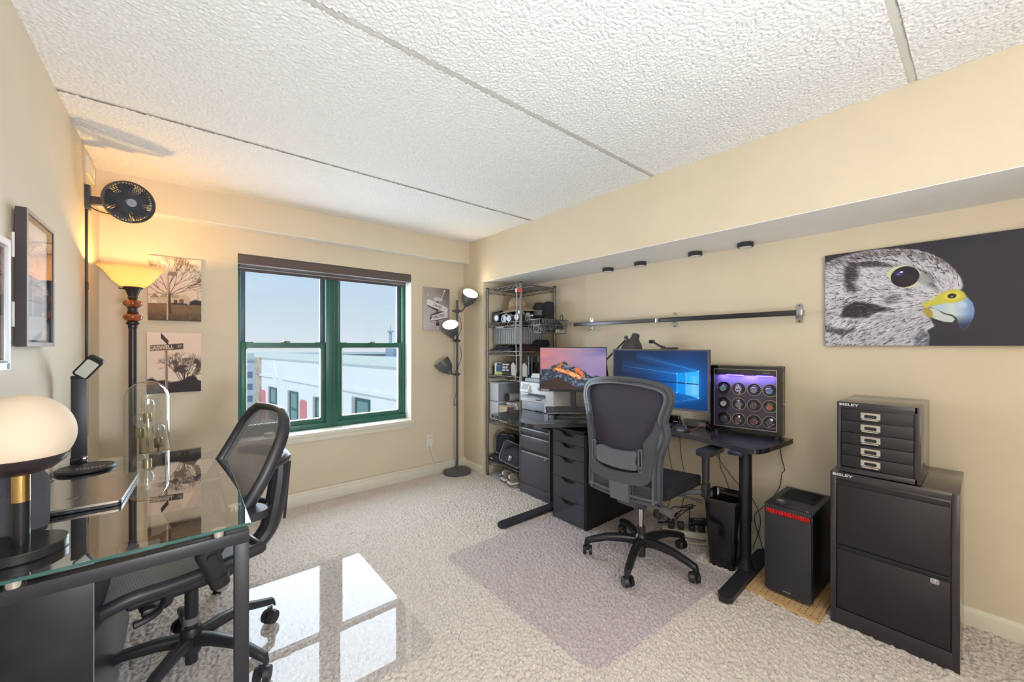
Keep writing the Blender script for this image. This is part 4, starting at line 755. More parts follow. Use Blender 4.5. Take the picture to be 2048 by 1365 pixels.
t1, M1, W1, H1 = monitor('monitor', 'smaller monitor showing an orange mountain at sunset', (2.149, 2.245), (2.452, 1.828), 0.942, 1.290, paint_mountain(), 0.006, 0.022, black, 0.9, (2.36, 2.075))
obj('chin_label', MB().bx(0.008, 0.075, 0.004, 0.018, 0.001, 0.002, M=M1), mat('grey_label', (150, 150, 156), 0.6), t1, w=True)
t2, M2, W2, H2 = monitor('monitor', 'larger monitor showing a glowing blue window of light', (2.460, 1.778), (2.512, 1.098), 0.876, 1.276, paint_window_light(), 0.010, 0.014, mat('silver_bezel', (96, 94, 96), 0.35), 0.95, (2.715, 1.50))
# small pivoting camera on top of the larger monitor
wc = T('clip_camera', 'small black pivoting camera clipped to the larger monitor top', 'camera', (2.497, 1.36, 1.277))
obj('clip', MB().box(2.500, 1.355, 1.283, 0.05, 0.10, 0.012, b=0.003), black, wc, w=True); obj('arm', MB().tube([(2.495, 1.385, 1.289), (2.495, 1.42, 1.297), (2.495, 1.462, 1.322)], 0.007, 8), black, wc, w=True)
obj('camera_head', MB().box(2.49, 1.478, 1.328, 0.03, 0.034, 0.026, b=0.004, rz=0.2), black, wc, w=True); obj('lens', MB().cyl((2.476, 1.478, 1.328), (2.470, 1.478, 1.328), 0.008, 0.007, 16), blackgloss, wc, w=True)
# desk lamp behind the monitors
dl = T('desk_lamp', 'black desk lamp whose domed head peeks over between the monitors', 'lamp', (2.70, 1.96, 0.742))
hp = Vector((2.60, 1.70, 1.30)); Mh = Matrix.Translation(hp) @ Matrix.Rotation(R(12), 4, 'Y') @ Matrix.Rotation(R(10), 4, 'X')
obj('shade', MB().lathe([(0.0, 0.095), (0.020, 0.095), (0.027, 0.088), (0.030, 0.060), (0.036, 0.048), (0.062, 0.020), (0.076, -0.020), (0.079, -0.055), (0.076, -0.055), (0.072, -0.02), (0.05, 0.03), (0, 0.05)], 36, Mh), mat('graphite_lamp', (64, 64, 68), 0.4), dl, w=True)
obj('joint', MB().box(2.575, 1.738, 1.352, 0.03, 0.022, 0.05, b=0.008, rot=Matrix.Rotation(R(-25), 4, 'X')), darkgrey, dl, w=True)
obj('upper_arm', MB().cyl((2.58, 1.745, 1.350), (2.64, 1.98, 1.18), 0.007, seg=10), black, dl, w=True); obj('lower_arm', MB().cyl((2.64, 1.98, 1.18), (2.70, 1.96, 0.76), 0.007, seg=10), black, dl, w=True); obj('base', MB().cyl((2.70, 1.96, 0.742), (2.70, 1.96, 0.762), 0.075, 0.07, 32), black, dl, w=True)
# keyboard
kb = T('keyboard', 'grey keyboard on small feet in front of the mountain monitor', 'keyboard', (2.33, 2.07, 0.742))
MK = frame((2.175, 2.196, 0.768), (0.769, -0.639, 0), (0.639, 0.769, 0.26)); kw, kd = 0.40, 0.112
obj('tray', MB().bx(0, kw, 0, kd, 0, 0.012, b=0.004, M=MK), black, kb, w=True); obj('front_lip', MB().bx(0.004, kw-0.004, -0.004, 0.002, 0.0, 0.008, b=0.001, M=MK), mat('silver_lip', (176, 178, 184), 0.3, metal=0.6), kb, w=True)
ky = MB()
for r_ in range(5):
    for q in range(20): ky.bx(0.010+q*0.019, 0.026+q*0.019, 0.008+r_*0.0205, 0.025+r_*0.0205, 0.011, 0.0165, M=MK)
obj('keys', ky, mat('grey_keys', (86, 86, 92), 0.5), kb, w=True, kind='stuff')
for q in (0.02, kw-0.03): obj('foot', MB().cyl(MK @ Vector((q, 0.012, 0.0)), (MK @ Vector((q, 0.012, 0))) - Vector((0, 0, 0.0255)), 0.005, seg=10), black, kb, w=True)
# black speaker camera bar, grey box, game pad, mouse below the larger monitor
sb = T('camera_bar', 'black sensor bar with a lens under the larger monitor', 'webcam', (2.62, 1.375, 0.742))
Msb = frame((2.578, 1.442, 0.765), (0.07, -0.30, 0), (0.0, 0.0, 1))
obj('body', MB().bx(-0.10, 0.105, 0, 0.052, -0.06, 0, b=0.006, M=Msb), blackgloss, sb, w=True); obj('lens', MB().cyl(Msb @ Vector((-0.02, 0.028, 0.0)), Msb @ Vector((-0.02, 0.028, 0.002)), 0.017, seg=20), mat('lens_glass', (52, 54, 64), 0.08), sb, w=True)
obj('sensor', MB().cyl(Msb @ Vector((0.03, 0.030, 0.0)), Msb @ Vector((0.03, 0.030, 0.002)), 0.005, seg=12), darkgrey, sb, w=True); obj('front_mark', MB().bx(0.068, 0.098, 0.010, 0.015, 0, 0.001, M=Msb), lett, sb, w=True); obj('foot', MB().bx(-0.05, 0.09, -0.024, 0.004, -0.05, -0.01, b=0.004, M=Msb), black, sb, w=True)
gb = T('dock_box', 'grey metal dock box on the desk behind the mouse', 'box', (2.74, 1.27, 0.742)); Mgb = frame((2.665, 1.350, 0.742), (0.035, -0.13, 0), (0, 0, 1))
obj('case', MB().bx(0, 0.150, 0.002, 0.036, -0.11, 0, b=0.004, M=Mgb), mat('grey_alu', (98, 100, 106), 0.4, metal=0.3), gb, w=True); obj('end_trim', MB().bx(0.0, 0.010, 0.001, 0.037, -0.109, 0.001, b=0.002, M=Mgb), mat('pale_alu', (130, 132, 138), 0.35, metal=0.4), gb, w=True)
bb_ = T('drive_box', 'small black drive box between grey dock and watch box', 'box', (2.74, 1.165, 0.742)); obj('case', MB().box(2.742, 1.172, 0.758, 0.1, 0.05, 0.032, b=0.003, rz=0.2), black, bb_, w=True); obj('front', MB().box(2.692, 1.163, 0.758, 0.003, 0.042, 0.026, b=0.001, rz=0.2), blackgloss, bb_, w=True)
gp = T('game_pad', 'black game pad beside the mouse under the larger monitor', 'controller', (2.50, 1.40, 0.742)); Mgp = Matrix.Translation((2.52, 1.425, 0.764)) @ Matrix.Rotation(R(-65), 4, 'Z')
obj('shell', MB().sph((0, 0, 0), 0.05, (1.3, 0.75, 0.42), 20, Mgp).sph((-0.055, -0.028, -0.003), 0.03, (0.8, 1.3, 0.6), 16, Mgp).sph((0.055, -0.028, -0.003), 0.03, (0.8, 1.3, 0.6), 16, Mgp), black, gp, w=True)
for q, (x, y) in enumerate(((0.03, 0.012), (0.043, 0.0), (0.017, 0.0), (0.03, -0.012))): obj('button', MB().cyl(Mgp @ Vector((x, y, 0.018)), Mgp @ Vector((x, y, 0.023)), 0.004, seg=10), mat('pad_button', (160, 160, 166), 0.4), gp, w=True)
mo = T('mouse', 'black computer mouse with a red cord at the desk edge', 'mouse', (2.50, 1.278, 0.742), R(-52))
G = []
for i in range(15):
    u = i/14; x = -0.062+0.124*u; hw = 0.034*math.sqrt(max(0.0, 1-((x+0.003)/0.0665)**2))**0.8+0.0008; hh_ = 0.040*max(0.02, (1-((x+0.012)/0.056)**2) if x < -0.012 else (1-((x+0.012)/0.078)**2))
    G.append([(x, hw*math.cos(pi*k/12), 0.003+hh_*math.sin(pi*k/12)) for k in range(13)])
obj('shell', MB().grid(G), mat('mouse_shell', (40, 40, 46), 0.3), mo, ang=60); obj('sole', MB().prism([(0.060*math.cos(2*pi*k/24), 0.031*math.sin(2*pi*k/24)) for k in range(24)], 0, 0.005), black, mo); obj('wheel', MB().cyl((0.030, -0.004, 0.030), (0.030, 0.004, 0.030), 0.009, seg=14), darkgrey, mo)
rc = T('mouse_cable', 'thin red mouse cord looping over the desk', 'cord', (2.6, 1.2, 0.742)); obj('cable', MB().tube([(2.54, 1.235, 0.748), (2.575, 1.215, 0.756), (2.62, 1.20, 0.775), (2.65, 1.185, 0.78), (2.665, 1.165, 0.764), (2.675, 1.15, 0.748), (2.70, 1.145, 0.745)], 0.0018, 6, smooth=6), mat('red_cord', (190, 66, 60), 0.5), rc, w=True)

# watch cabinet ----------------------------------------------------------
MWB = frame((2.625, 1.140, 0.764), (0.069, -0.383, 0), (0, 0, 1)); ww, wh, wd_ = 0.389, 0.410, 0.115
wx = T('watch_cabinet', 'black glass fronted watch winder cabinet with twelve round bays', 'cabinet', (2.70, 0.95, 0.742))
piano = mat('piano_black', (18, 17, 20), 0.1, coat=0.6)
sh_ = MB(); sh_.bx(0, ww, 0, 0.016, -wd_, -0.016, M=MWB); sh_.bx(0, ww, wh-0.016, wh, -wd_, -0.016, b=0.002, M=MWB); sh_.bx(0, 0.014, 0, wh, -wd_, -0.016, M=MWB); sh_.bx(ww-0.014, ww, 0, wh, -wd_, -0.016, b=0.002, M=MWB); sh_.bx(0, ww, 0, wh, -wd_, -wd_+0.01, M=MWB)
obj('shell', sh_, mat('dark_brown_gloss', (50, 44, 42), 0.3, stretch=(40, 40, 1), var=0.2), wx, w=True)
obj('door_frame', MB().ring([(0, 0), (ww, 0), (ww, wh), (0, wh)], [(0.020, 0.024), (ww-0.030, 0.024), (ww-0.030, wh-0.020), (0.020, wh-0.020)], -0.014, 0, M=MWB, N=200), piano, wx, w=True)
obj('chrome_edge', MB().ring([(0.020, 0.024), (ww-0.030, 0.024), (ww-0.030, wh-0.020), (0.020, wh-0.020)], [(0.0225, 0.0265), (ww-0.0325, 0.0265), (ww-0.0325, wh-0.0225), (0.0225, wh-0.0225)], -0.006, 0.0006, M=MWB, N=200), steel, wx, w=True)
obj('glass_door', MB().bx(0.018, ww-0.028, 0.022, wh-0.018, -0.009, -0.005, M=MWB), clear_mat('tinted_door_glass', (236, 236, 240), 1.5, 0.0, 1.1), wx, w=True)
obj('back_panel', MB().bx(0.014, ww-0.014, 0.016, wh-0.016, -0.058, -0.054, M=MWB), mat('violet_black_panel', (84, 78, 100), 0.35), wx, w=True)
obj('control_strip', MB().bx(0.03, ww-0.035, wh-0.055, wh-0.020, -0.053, -0.030, b=0.003, M=MWB), mat('grey_control', (70, 68, 74), 0.3), wx, w=True)
for q in range(4): obj('touch_key', MB().ring([(0.005*math.cos(a*pi/8), 0.005*math.sin(a*pi/8)) for a in range(16)], [(0.004*math.cos(a*pi/8), 0.004*math.sin(a*pi/8)) for a in range(16)], 0, 0.001, M=MWB @ Matrix.Translation((0.145+q*0.021, wh-0.04, -0.030)), N=24), mat('dim_key', (150, 150, 160), 0.5), wx, w=True)
obj('maker_mark', MB().bx(0.285, 0.320, wh-0.042, wh-0.039, -0.030, -0.0292, M=MWB), lett, wx, w=True)
obj('side_latch', MB().cyl(MWB @ Vector((ww, 0.19, -0.03)), MWB @ Vector((ww+0.006, 0.19, -0.03)), 0.005, seg=12), chrome, wx, w=True); obj('side_hinge', MB().bx(ww-0.001, ww+0.002, wh-0.03, wh-0.006, -0.06, -0.03, M=MWB), blackmetal, wx, w=True)
for q in range(2):
    obj('light_strip', MB().bx(0.085+q*0.165, 0.180+q*0.155, wh-0.062, wh-0.057, -0.050, -0.036, M=MWB), mat('violet_led', (120, 90, 255), 0.4, emit=(96, 62, 255), es=5.0), wx, w=True)
for x in (0.03, ww-0.03):
    for z in (-0.02, -0.095): obj('foot', MB().cyl(MWB @ Vector((x, -0.021, z)), MWB @ Vector((x, 0.002, z)), 0.012, seg=16), black, wx, w=True)
la = area('watch_cabinet_light', MWB @ Vector((0.195, wh-0.06, -0.03)), (0, 0, 0), 0.3, 0.03, 2.6, (0.46, 0.36, 1.0)); la.rotation_euler = (0, 0, math.atan2(-0.383, 0.069))
circ = lambda r, n=32: [(r*math.cos(2*pi*k/n), r*math.sin(2*pi*k/n)) for k in range(n)]
cup = bayring = None
cols = [('a pale turquoise', (150, 196, 186), 'steel'), ('a white panda chronograph', (236, 234, 228), 'steel'), ('a silver grey', (170, 172, 178), 'steel'), ('a light blue', (122, 186, 222), 'steel'),
        ('a plain cream white', (232, 226, 214), 'steel'), ('a champagne grey', (176, 168, 158), 'steel'), ('a small black and white', (84, 86, 88), 'steel'), ('an orange', (226, 132, 78), 'steel'),
        ('a dark blue', (48, 50, 96), 'steel'), ('a burgundy', (120, 52, 74), 'steel'), ('a brown red', (126, 66, 56), 'steel'), ('a charcoal', (74, 76, 80), 'steel')]
rown = ['top', 'middle', 'bottom']; coln = ['first', 'second', 'third', 'fourth']
strapm = mat('watch_strap', (40, 34, 40), 0.6); proto = None
for r_ in range(3):
    for c_ in range(4):
        Mb = MWB @ Matrix.Translation((0.070+c_*0.0835, wh*(1-(0.355+0.2375*r_)), -0.054))
        obj('rotor_bay', MB().cyl(Mb @ Vector((0, 0, -0.0)), Mb @ Vector((0, 0, 0.004)), 0.036, seg=32), mat('bay_black', (20, 18, 26), 0.4), wx, w=True)
        obj('bay_ring', MB().ring(circ(0.0395), circ(0.0365), 0.0, 0.010, M=Mb, N=48), chrome, wx, w=True)
        nm, col, _ = cols[r_*4+c_]; org = Mb @ Vector((-0.004+(r_*4+c_) % 3*0.002, -0.003, 0.004))
        wt = T('wristwatch', 'steel wristwatch with %s dial, %s row, %s from left' % (nm, rown[r_], coln[c_]), 'watch', org, 0, 'watches in the winder cabinet')
        Mw = frame(org, (0.069, -0.383, 0), (0, 0, 1)) @ Matrix.Rotation(R((-25, 12, -18, 20, 30, 8, 40, -10, 22, -8, 12, -15)[r_*4+c_]), 4, 'Z')
        obj('cushion', MB().bx(-0.017, 0.017, -0.026, 0.026, 0.0, 0.014, b=0.006, M=Mw), black, wt, w=True)
        obj('strap', MB().bx(-0.009, 0.009, -0.031, 0.031, 0.012, 0.019, b=0.003, M=Mw), chrome if r_*4+c_ in (1, 5, 9, 11) else strapm, wt, w=True)
        cs = obj('case', MB().lathe([(0, 0.014), (0.0185, 0.014), (0.020, 0.018), (0.0195, 0.023), (0.0175, 0.0245), (0.0165, 0.0238)], 28, Mw).bx(0.019, 0.023, -0.003, 0.003, 0.017, 0.021, b=0.001, M=Mw), chrome, wt, w=True)
        dd = obj('dial', MB().cyl(Mw @ Vector((0, 0, 0.018)), Mw @ Vector((0, 0, 0.0238)), 0.0168, seg=28), mat('dial_'+nm.replace(' ', '_'), col, 0.35), wt, w=True)
        lum = lett if sum(col) < 420 else mat('dark_marks', (40, 38, 44), 0.5)
        mk = MB()
        for q in range(12): mk.box(0.0135*math.cos(q*pi/6), 0.0135*math.sin(q*pi/6), 0.024, 0.0035, 0.0013, 0.0006, rz=0, M=Mw, rot=Matrix.Rotation(q*pi/6, 4, 'Z'))
        obj('hour_markers', mk, lum, dd, w=True, kind='stuff')
        obj('hands', MB().box(0.003, 0.004, 0.0246, 0.011, 0.0014, 0.0005, M=Mw, rot=Matrix.Rotation(0.9, 4, 'Z')).box(-0.002, 0.005, 0.0248, 0.015, 0.001, 0.0005, M=Mw, rot=Matrix.Rotation(2.0, 4, 'Z')), lum, dd, w=True)
        if r_*4+c_ == 1:
            for sx in (-0.006, 0.006): obj('subdial', MB().cyl(Mw @ Vector((sx, -0.001, 0.0236)), Mw @ Vector((sx, -0.001, 0.0243)), 0.0042, seg=16), black, dd, w=True)

# black ergonomic chair with the framed mesh back -------------------------
ch = T('desk_chair', 'black mesh desk chair with a framed back and lumbar pad, at the corner desk', 'chair', (2.116, 1.326, 0.0115))
graph = mat('graphite_chair_frame', (74, 76, 83), 0.34, var=0.08, bump=0.06, bs=500); graph2 = mat('graphite_lumbar', (96, 98, 106), 0.34, var=0.06)
MA = frame((1.93, 1.32, 0), (0, 1, 0), (0, 0, 1))
def bend(mb):
    for v in mb.bm.verts: v.co.x += 0.42*(v.co.y-1.335)**2 + 0.25*(v.co.z-0.72)**2 - 0.02
    return mb
OUT = [(0.147, 1.115), (0.247, 1.098), (0.3, 1.066), (0.315, 1.023), (0.309, 0.968), (0.285, 0.908), (0.268, 0.856), (0.258, 0.795), (0.248, 0.729), (0.243, 0.663), (0.245, 0.608), (0.252, 0.538), (0.260, 0.466), (0.262, 0.438), (0.247, 0.426), (0.095, 0.424), (-0.042, 0.427), (-0.200, 0.434), (-0.217, 0.448), (-0.224, 0.536), (-0.228, 0.625), (-0.237, 0.714), (-0.262, 0.788), (-0.268, 0.834), (-0.258, 0.877), (-0.253, 0.905), (-0.268, 0.959), (-0.278, 1.011), (-0.270, 1.05), (-0.243, 1.082), (-0.184, 1.103), (-0.078, 1.117), (0.03, 1.122)]
def inset(P, d):
    n = len(P); o = []
    P = [Vector(p) for p in P]
    A = sum(P[i].x*P[(i+1) % n].y-P[(i+1) % n].x*P[i].y for i in range(n)); s = 1 if A > 0 else -1
    for i in range(n):
        e = (P[(i+1) % n]-P[i-1]); e.normalize(); o.append((P[i].x-e.y*s*d, P[i].y+e.x*s*d))
    return o
sm = lambda L, k=4: [(q.x, q.y) for q in spline([(p[0], p[1], 0) for p in L], k, True)]
OUTs = sm(OUT); IN = inset(OUTs, 0.034)
obj('back_frame', bend(MB().ring(OUTs, IN, -0.016, 0.014, M=MA, N=160)), graph, ch, w=True, ang=50)
obj('frame_seam', bend(MB().ring(inset(OUTs, 0.018), inset(OUTs, 0.0215), -0.0172, -0.010, M=MA, N=160)), black, ch, w=True)
obj('inner_rim', bend(MB().ring(inset(OUTs, 0.031), inset(OUTs, 0.040), -0.021, 0.010, M=MA, N=160)), graph2, ch, w=True, ang=60)
fabm = mat('aubergine_mesh', (54, 49, 62), 0.75, var=0.15, vs=300, stretch=(1, 3, 1), bump=0.25, bs=700)
ME_ = inset(OUTs, 0.036); gm_ = MB(); n_ = 26; top, bot = 1.083, 0.59
rows = []
for i in range(n_+1):
    z = bot+(top-bot)*i/n_; xs = []
    for k in range(len(ME_)):
        (x0_, z0_), (x1_, z1_) = ME_[k], ME_[(k+1) % len(ME_)]
        if (z0_ > z) != (z1_ > z): xs.append(x0_+(x1_-x0_)*(z-z0_)/(z1_-z0_))
    a, b = min(xs), max(xs); rows.append([(a+(b-a)*j/20, z, 0.004+0.02*(1-(2*j/20-1)**2)*math.sin(pi*min(1, i/n_))) for j in range(21)])
obj('back_mesh', bend(gm_.grid(rows, M=MA)), fabm, ch, w=True, ang=80)
UO = [(0.228, 0.90), (0.246, 0.86), (0.236, 0.80), (0.222, 0.721), (0.218, 0.640), (0.212, 0.565), (0.185, 0.535), (0.110, 0.530), (0.030, 0.528), (-0.05, 0.530), (-0.125, 0.540), (-0.172, 0.565), (-0.192, 0.620), (-0.205, 0.70), (-0.224, 0.80), (-0.234, 0.86), (-0.212, 0.90)]
UI = [(-0.206, 0.88), (-0.190, 0.835), (-0.155, 0.785), (-0.150, 0.74), (-0.148, 0.66), (-0.135, 0.622), (-0.10, 0.607), (-0.04, 0.597), (0.04, 0.590), (0.105, 0.596), (0.160, 0.615), (0.188, 0.640), (0.192, 0.70), (0.188, 0.755), (0.190, 0.79), (0.212, 0.835), (0.222, 0.88)]
so_ = lambda L: [(q.x, q.y) for q in spline([(p[0], p[1], 0) for p in L], 4)]
obj('lumbar_frame', bend(MB().prism(so_(UO)+so_(UI), -0.036, -0.012, M=MA)), graph, ch, w=True, ang=40)
PAD = [(0.150, 0.712), (0.115, 0.722), (0.07, 0.715), (0.03, 0.712), (-0.05, 0.716), (-0.095, 0.724), (-0.115, 0.714), (-0.110, 0.690), (-0.104, 0.66), (-0.116, 0.645), (-0.112, 0.625), (-0.078, 0.617), (0.008, 0.612), (0.107, 0.616), (0.150, 0.624), (0.158, 0.65), (0.158, 0.70)]
obj('lumbar_pad', bend(MB().prism(sm(PAD, 3), -0.040, -0.020, M=MA)), graph2, ch, w=True, ang=40)
for y, z0, z1 in ((-0.134, 0.615, 0.742), (0.176, 0.615, 0.742)):
    obj('slide_track', bend(MB().ring(rrect(0.024, z1-z0, 0.011, 6, y, (z0+z1)/2), rrect(0.012, z1-z0-0.014, 0.006, 6, y, (z0+z1)/2), -0.042, -0.030, M=MA, N=60)), graph2, ch, w=True)
    obj('slide_knob', bend(MB().box(y, 0.640, -0.044, 0.022, 0.016, 0.010, b=0.003, M=MA)), graph, ch, w=True)
obj('lower_panel', bend(MB().prism([(0.236, 0.450), (-0.196, 0.452), (-0.203, 0.56), (-0.15, 0.545), (0.0, 0.54), (0.16, 0.545), (0.228, 0.58)], -0.004, 0.010, M=MA)), mat('dark_lower_panel', (76, 78, 84), 0.4), ch, w=True)
obj('panel_rib', bend(MB().ring(sm(rrect(0.152, 0.080, 0.006, 3, 0.150, 0.492), 1), sm(rrect(0.136, 0.064, 0.006, 3, 0.150, 0.492), 1), -0.012, 0.0, M=MA, N=60)), graph, ch, w=True)
obj('panel_rib', bend(MB().ring(sm(rrect(0.130, 0.080, 0.006, 3, -0.125, 0.495), 1), sm(rrect(0.114, 0.064, 0.006, 3, -0.125, 0.495), 1), -0.012, 0.0, M=MA, N=60)), graph, ch, w=True)
obj('spine_cover', bend(MB().prism([(0.075, 0.545), (-0.052, 0.545), (-0.050, 0.424), (0.072, 0.420)], -0.034, -0.004, M=MA)), graph2, ch, w=True)
sw = MB()
for y, z in ((0.235, 1.06), (0.03, 1.106), (-0.20, 1.078), (-0.253, 0.90), (0.285, 0.93), (0.245, 0.72), (-0.238, 0.72), (0.243, 0.45), (-0.206, 0.452), (0.10, 0.438), (-0.08, 0.442)): sw.cyl(MA @ Vector((y, z, -0.0175)), MA @ Vector((y, z, -0.012)), 0.0035, seg=8)
obj('frame_screws', bend(sw), black, ch, w=True, kind='stuff')
obj('top_label', bend(MB().bx(-0.05, 0.04, 1.090, 1.096, -0.0225, -0.018, M=MA)), black, ch, w=True)
# seat
seatm = mat('black_knit_seat', (30, 29, 33), 0.8, var=0.35, vs=160, stretch=(1, 0.4, 2), bump=0.6, bs=420)
G = []
for i in range(17):
    u = i/16; x = 1.975+0.455*u; zt = 0.528+0.014*math.sin(pi*u)-0.030*max(0, (u-0.75)/0.25)**2; row = []
    for j in range(17):
        v = j/16*2-1; y = 1.322+0.236*v*(1-0.12*max(0, u-0.8)/0.2); row.append((x, y, zt-0.018*(1-abs(v))**0.8*0.8))
    G.append(row)
def slab(G, th):
    B = [[(p[0], p[1], p[2]-th) for p in r] for r in G]; n = len(G); m = len(G[0]); mb = MB(); mb.grid(G); mb.grid(B)
    e = [G[0][j] for j in range(m)]+[G[i][-1] for i in range(1, n)]+[G[-1][j] for j in range(m-2, -1, -1)]+[G[i][0] for i in range(n-2, 0, -1)]
    mb.grid([e+[e[0]], [(p[0], p[1], p[2]-th) for p in e]+[(e[0][0], e[0][1], e[0][2]-th)]]); bmesh.ops.remove_doubles(mb.bm, verts=mb.bm.verts[:], dist=1e-5); return mb
obj('seat', slab(G, 0.052), seatm, ch, w=True, ang=50); obj('seat_pan', MB().bx(1.99, 2.41, 1.10, 1.545, 0.452, 0.482, b=0.012), black, ch, w=True)
for s, yy in ((-1, 1.035), (1, 1.610)):
    arm = obj('armrest', MB().prism(sm([(2.265, yy-0.03), (2.28, yy-0.042), (2.36, yy-0.045), (2.47, yy-0.04), (2.515, yy-0.02), (2.52, yy+0.01), (2.50, yy+0.035), (2.40, yy+0.045), (2.30, yy+0.045), (2.265, yy+0.02)], 3), 0.668, 0.694), black, ch, w=True)
    obj('armrest_post', MB().cyl((2.32, yy, 0.50), (2.32, yy, 0.670), 0.020, 0.021, 20).bx(2.292, 2.348, yy-0.018, yy+0.018, 0.425, 0.505, b=0.008), black, arm, w=True)
    obj('armrest_bracket', MB().tube([(2.32, yy, 0.45), (2.28, yy-s*0.06, 0.445), (2.22, yy-s*0.2, 0.42)], 0.016, 10, smooth=4), graph, arm, w=True)
obj('tilt_mechanism', MB().bx(1.96, 2.24, 1.26, 1.40, 0.37, 0.455, b=0.02).cyl((2.116, 1.326, 0.322), (2.116, 1.326, 0.372), 0.030, 0.046, 24), darkgrey, ch, w=True)
obj('tension_knob', MB().cyl((2.12, 1.20, 0.355), (2.12, 1.13, 0.345), 0.024, 0.026, 18), mat('grey_knob', (106, 108, 112), 0.4), ch, w=True); obj('tilt_lever', MB().tube([(2.2, 1.25, 0.42), (2.26, 1.15, 0.41), (2.33, 1.06, 0.385)], [0.006, 0.006, 0.010], 8, smooth=4), black, ch, w=True)
obj('gas_lift', MB().cyl((2.116, 1.326, 0.20), (2.116, 1.326, 0.33), 0.0135, seg=20), chrome, ch, w=True); obj('lift_sleeve', MB().cyl((2.116, 1.326, 0.035), (2.116, 1.326, 0.21), 0.024, seg=24), black, ch, w=True)
def castor(x, y, a, parent, m=black, r=0.030, lift=0.012):
    c = obj('castor', MB().cyl((x, y, lift+r+0.010), (x, y, lift+r+0.045), 0.011, seg=12).box(x, y, lift+r+0.012, 0.03, 0.022, 0.03, b=0.008, rz=a), m, parent, w=True)
    for s in (-1, 1):
        n = Vector((math.cos(a), math.sin(a), 0)); p = Vector((x, y, lift+r))
        obj('wheel', MB().cyl(p+n*s*0.008, p+n*s*0.027, r, r*0.86 if s > 0 else r*0.86, 24), m, c, w=True)
def star(cx, cy, angs, rr, parent, m, z0, z1, wd=0.024, lift=0.012, r=0.030, flat=1.0):
    for i, a in enumerate(angs):
        d = Vector((math.cos(a), math.sin(a), 0)); P = []
        for t, z, hw, hh in ((0.02, z0, wd*1.15, wd*1.1), (0.10, z0+0.008, wd, wd), (0.2, z0+0.004, wd*0.9, wd*0.85), (rr-0.025, z1+0.008, wd*0.8, wd*0.75), (rr+0.012, z1-0.004, wd*0.72, wd*0.7), (rr+0.020, z1-0.022, wd*0.5, wd*0.5)):
            P.append((Vector((cx, cy, z))+d*t, hw, hh))
        n = Vector((-d.y, d.x, 0)); G = []
        for p, hw, hh in P: G.append([tuple(p+n*hw*math.copysign(abs(math.cos(k*pi/6))**0.6, math.cos(k*pi/6))+Vector((0, 0, 1))*hh*math.copysign(abs(math.sin(k*pi/6))**0.6, math.sin(k*pi/6))) for k in range(12)]+[]) 
        for g in G: g.append(g[0])
        mb = MB(); mb.grid(G); mb.bm.faces.new([mb.bm.verts.new(q) for q in G[-1][:-1]]); bmesh.ops.remove_doubles(mb.bm, verts=mb.bm.verts[:], dist=1e-6)
        obj('base_arm', mb, m, parent, w=True, ang=45); castor(cx+d.x*rr, cy+d.y*rr, R(-40)+(0.25 if i % 2 else -0.15), parent, m, r, lift)
base_m = mat('satin_black_base', (34, 34, 38), 0.25)
star(2.116, 1.326, [math.atan2(0.25, -0.212), math.atan2(-0.105, -0.294), math.atan2(-0.323, 0.010), math.atan2(-0.093, 0.303), math.atan2(0.273, 0.193)], 0.318, ch, base_m, 0.128, 0.100)
obj('base_hub', MB().lathe([(0.0, 0.10), (0.045, 0.10), (0.046, 0.135), (0.034, 0.16), (0.026, 0.17), (0, 0.17)], 28, Matrix.Translation((2.116, 1.326, 0))), base_m, ch, w=True)

# cables and power strip below the desk -------------------------------------
def cord(label, pts, m=black, r=0.0022, name='power_cable'):
    t = T(name, label, 'cord', pts[-1]); obj('cable', MB().tube(pts, r, 6, smooth=6), m, t, w=True); return t
cord('black cord hanging by the watch cabinet with a knotted loop', [(2.78, 0.80, 0.72), (2.785, 0.79, 0.62), (2.79, 0.775, 0.55), (2.79, 0.79, 0.52), (2.785, 0.80, 0.44), (2.78, 0.84, 0.36), (2.77, 0.88, 0.30), (2.76, 0.93, 0.22), (2.76, 0.90, 0.1), (2.77, 0.88, 0.012)])
cord('black cord hanging straight behind the chair arm', [(2.76, 1.42, 0.71), (2.77, 1.41, 0.5), (2.775, 1.38, 0.3), (2.75, 1.42, 0.06), (2.72, 1.46, 0.02)])
cord('black cord drooping left of the chair arm', [(2.76, 1.52, 0.71), (2.765, 1.50, 0.5), (2.77, 1.47, 0.28), (2.74, 1.52, 0.05), (2.70, 1.55, 0.02)])
cord('black cord slanting from the armrest towards the desk column', [(2.76, 1.23, 0.71), (2.765, 1.16, 0.56), (2.77, 1.05, 0.42), (2.775, 0.95, 0.33), (2.775, 0.90, 0.20), (2.77, 0.94, 0.02)])
cord('black cord crossing behind the waste bin', [(2.76, 1.15, 0.71), (2.77, 1.14, 0.5), (2.775, 1.11, 0.42), (2.77, 1.06, 0.3), (2.775, 0.98, 0.2), (2.77, 0.98, 0.012)])
ivory = mat('ivory_plastic', (206, 202, 190), 0.45)
ps = T('power_strip', 'ivory power strip with black plugs on the floor under the desk', 'power strip', (2.64, 1.27, 0.004), R(-58))
obj('body', MB().bx(-0.19, 0.19, -0.035, 0.035, 0.0, 0.045, b=0.012), ivory, ps)
for i, x in enumerate((-0.13, -0.07, 0.0, 0.06)): obj('plug', MB().bx(x-0.02, x+0.02, -0.022, 0.022, 0.044, 0.080+0.012*(i % 2), b=0.006), black, ps)
obj('switch', MB().bx(0.13, 0.16, -0.01, 0.01, 0.044, 0.050, b=0.002), mat('orange_switch', (190, 90, 40), 0.4), ps)
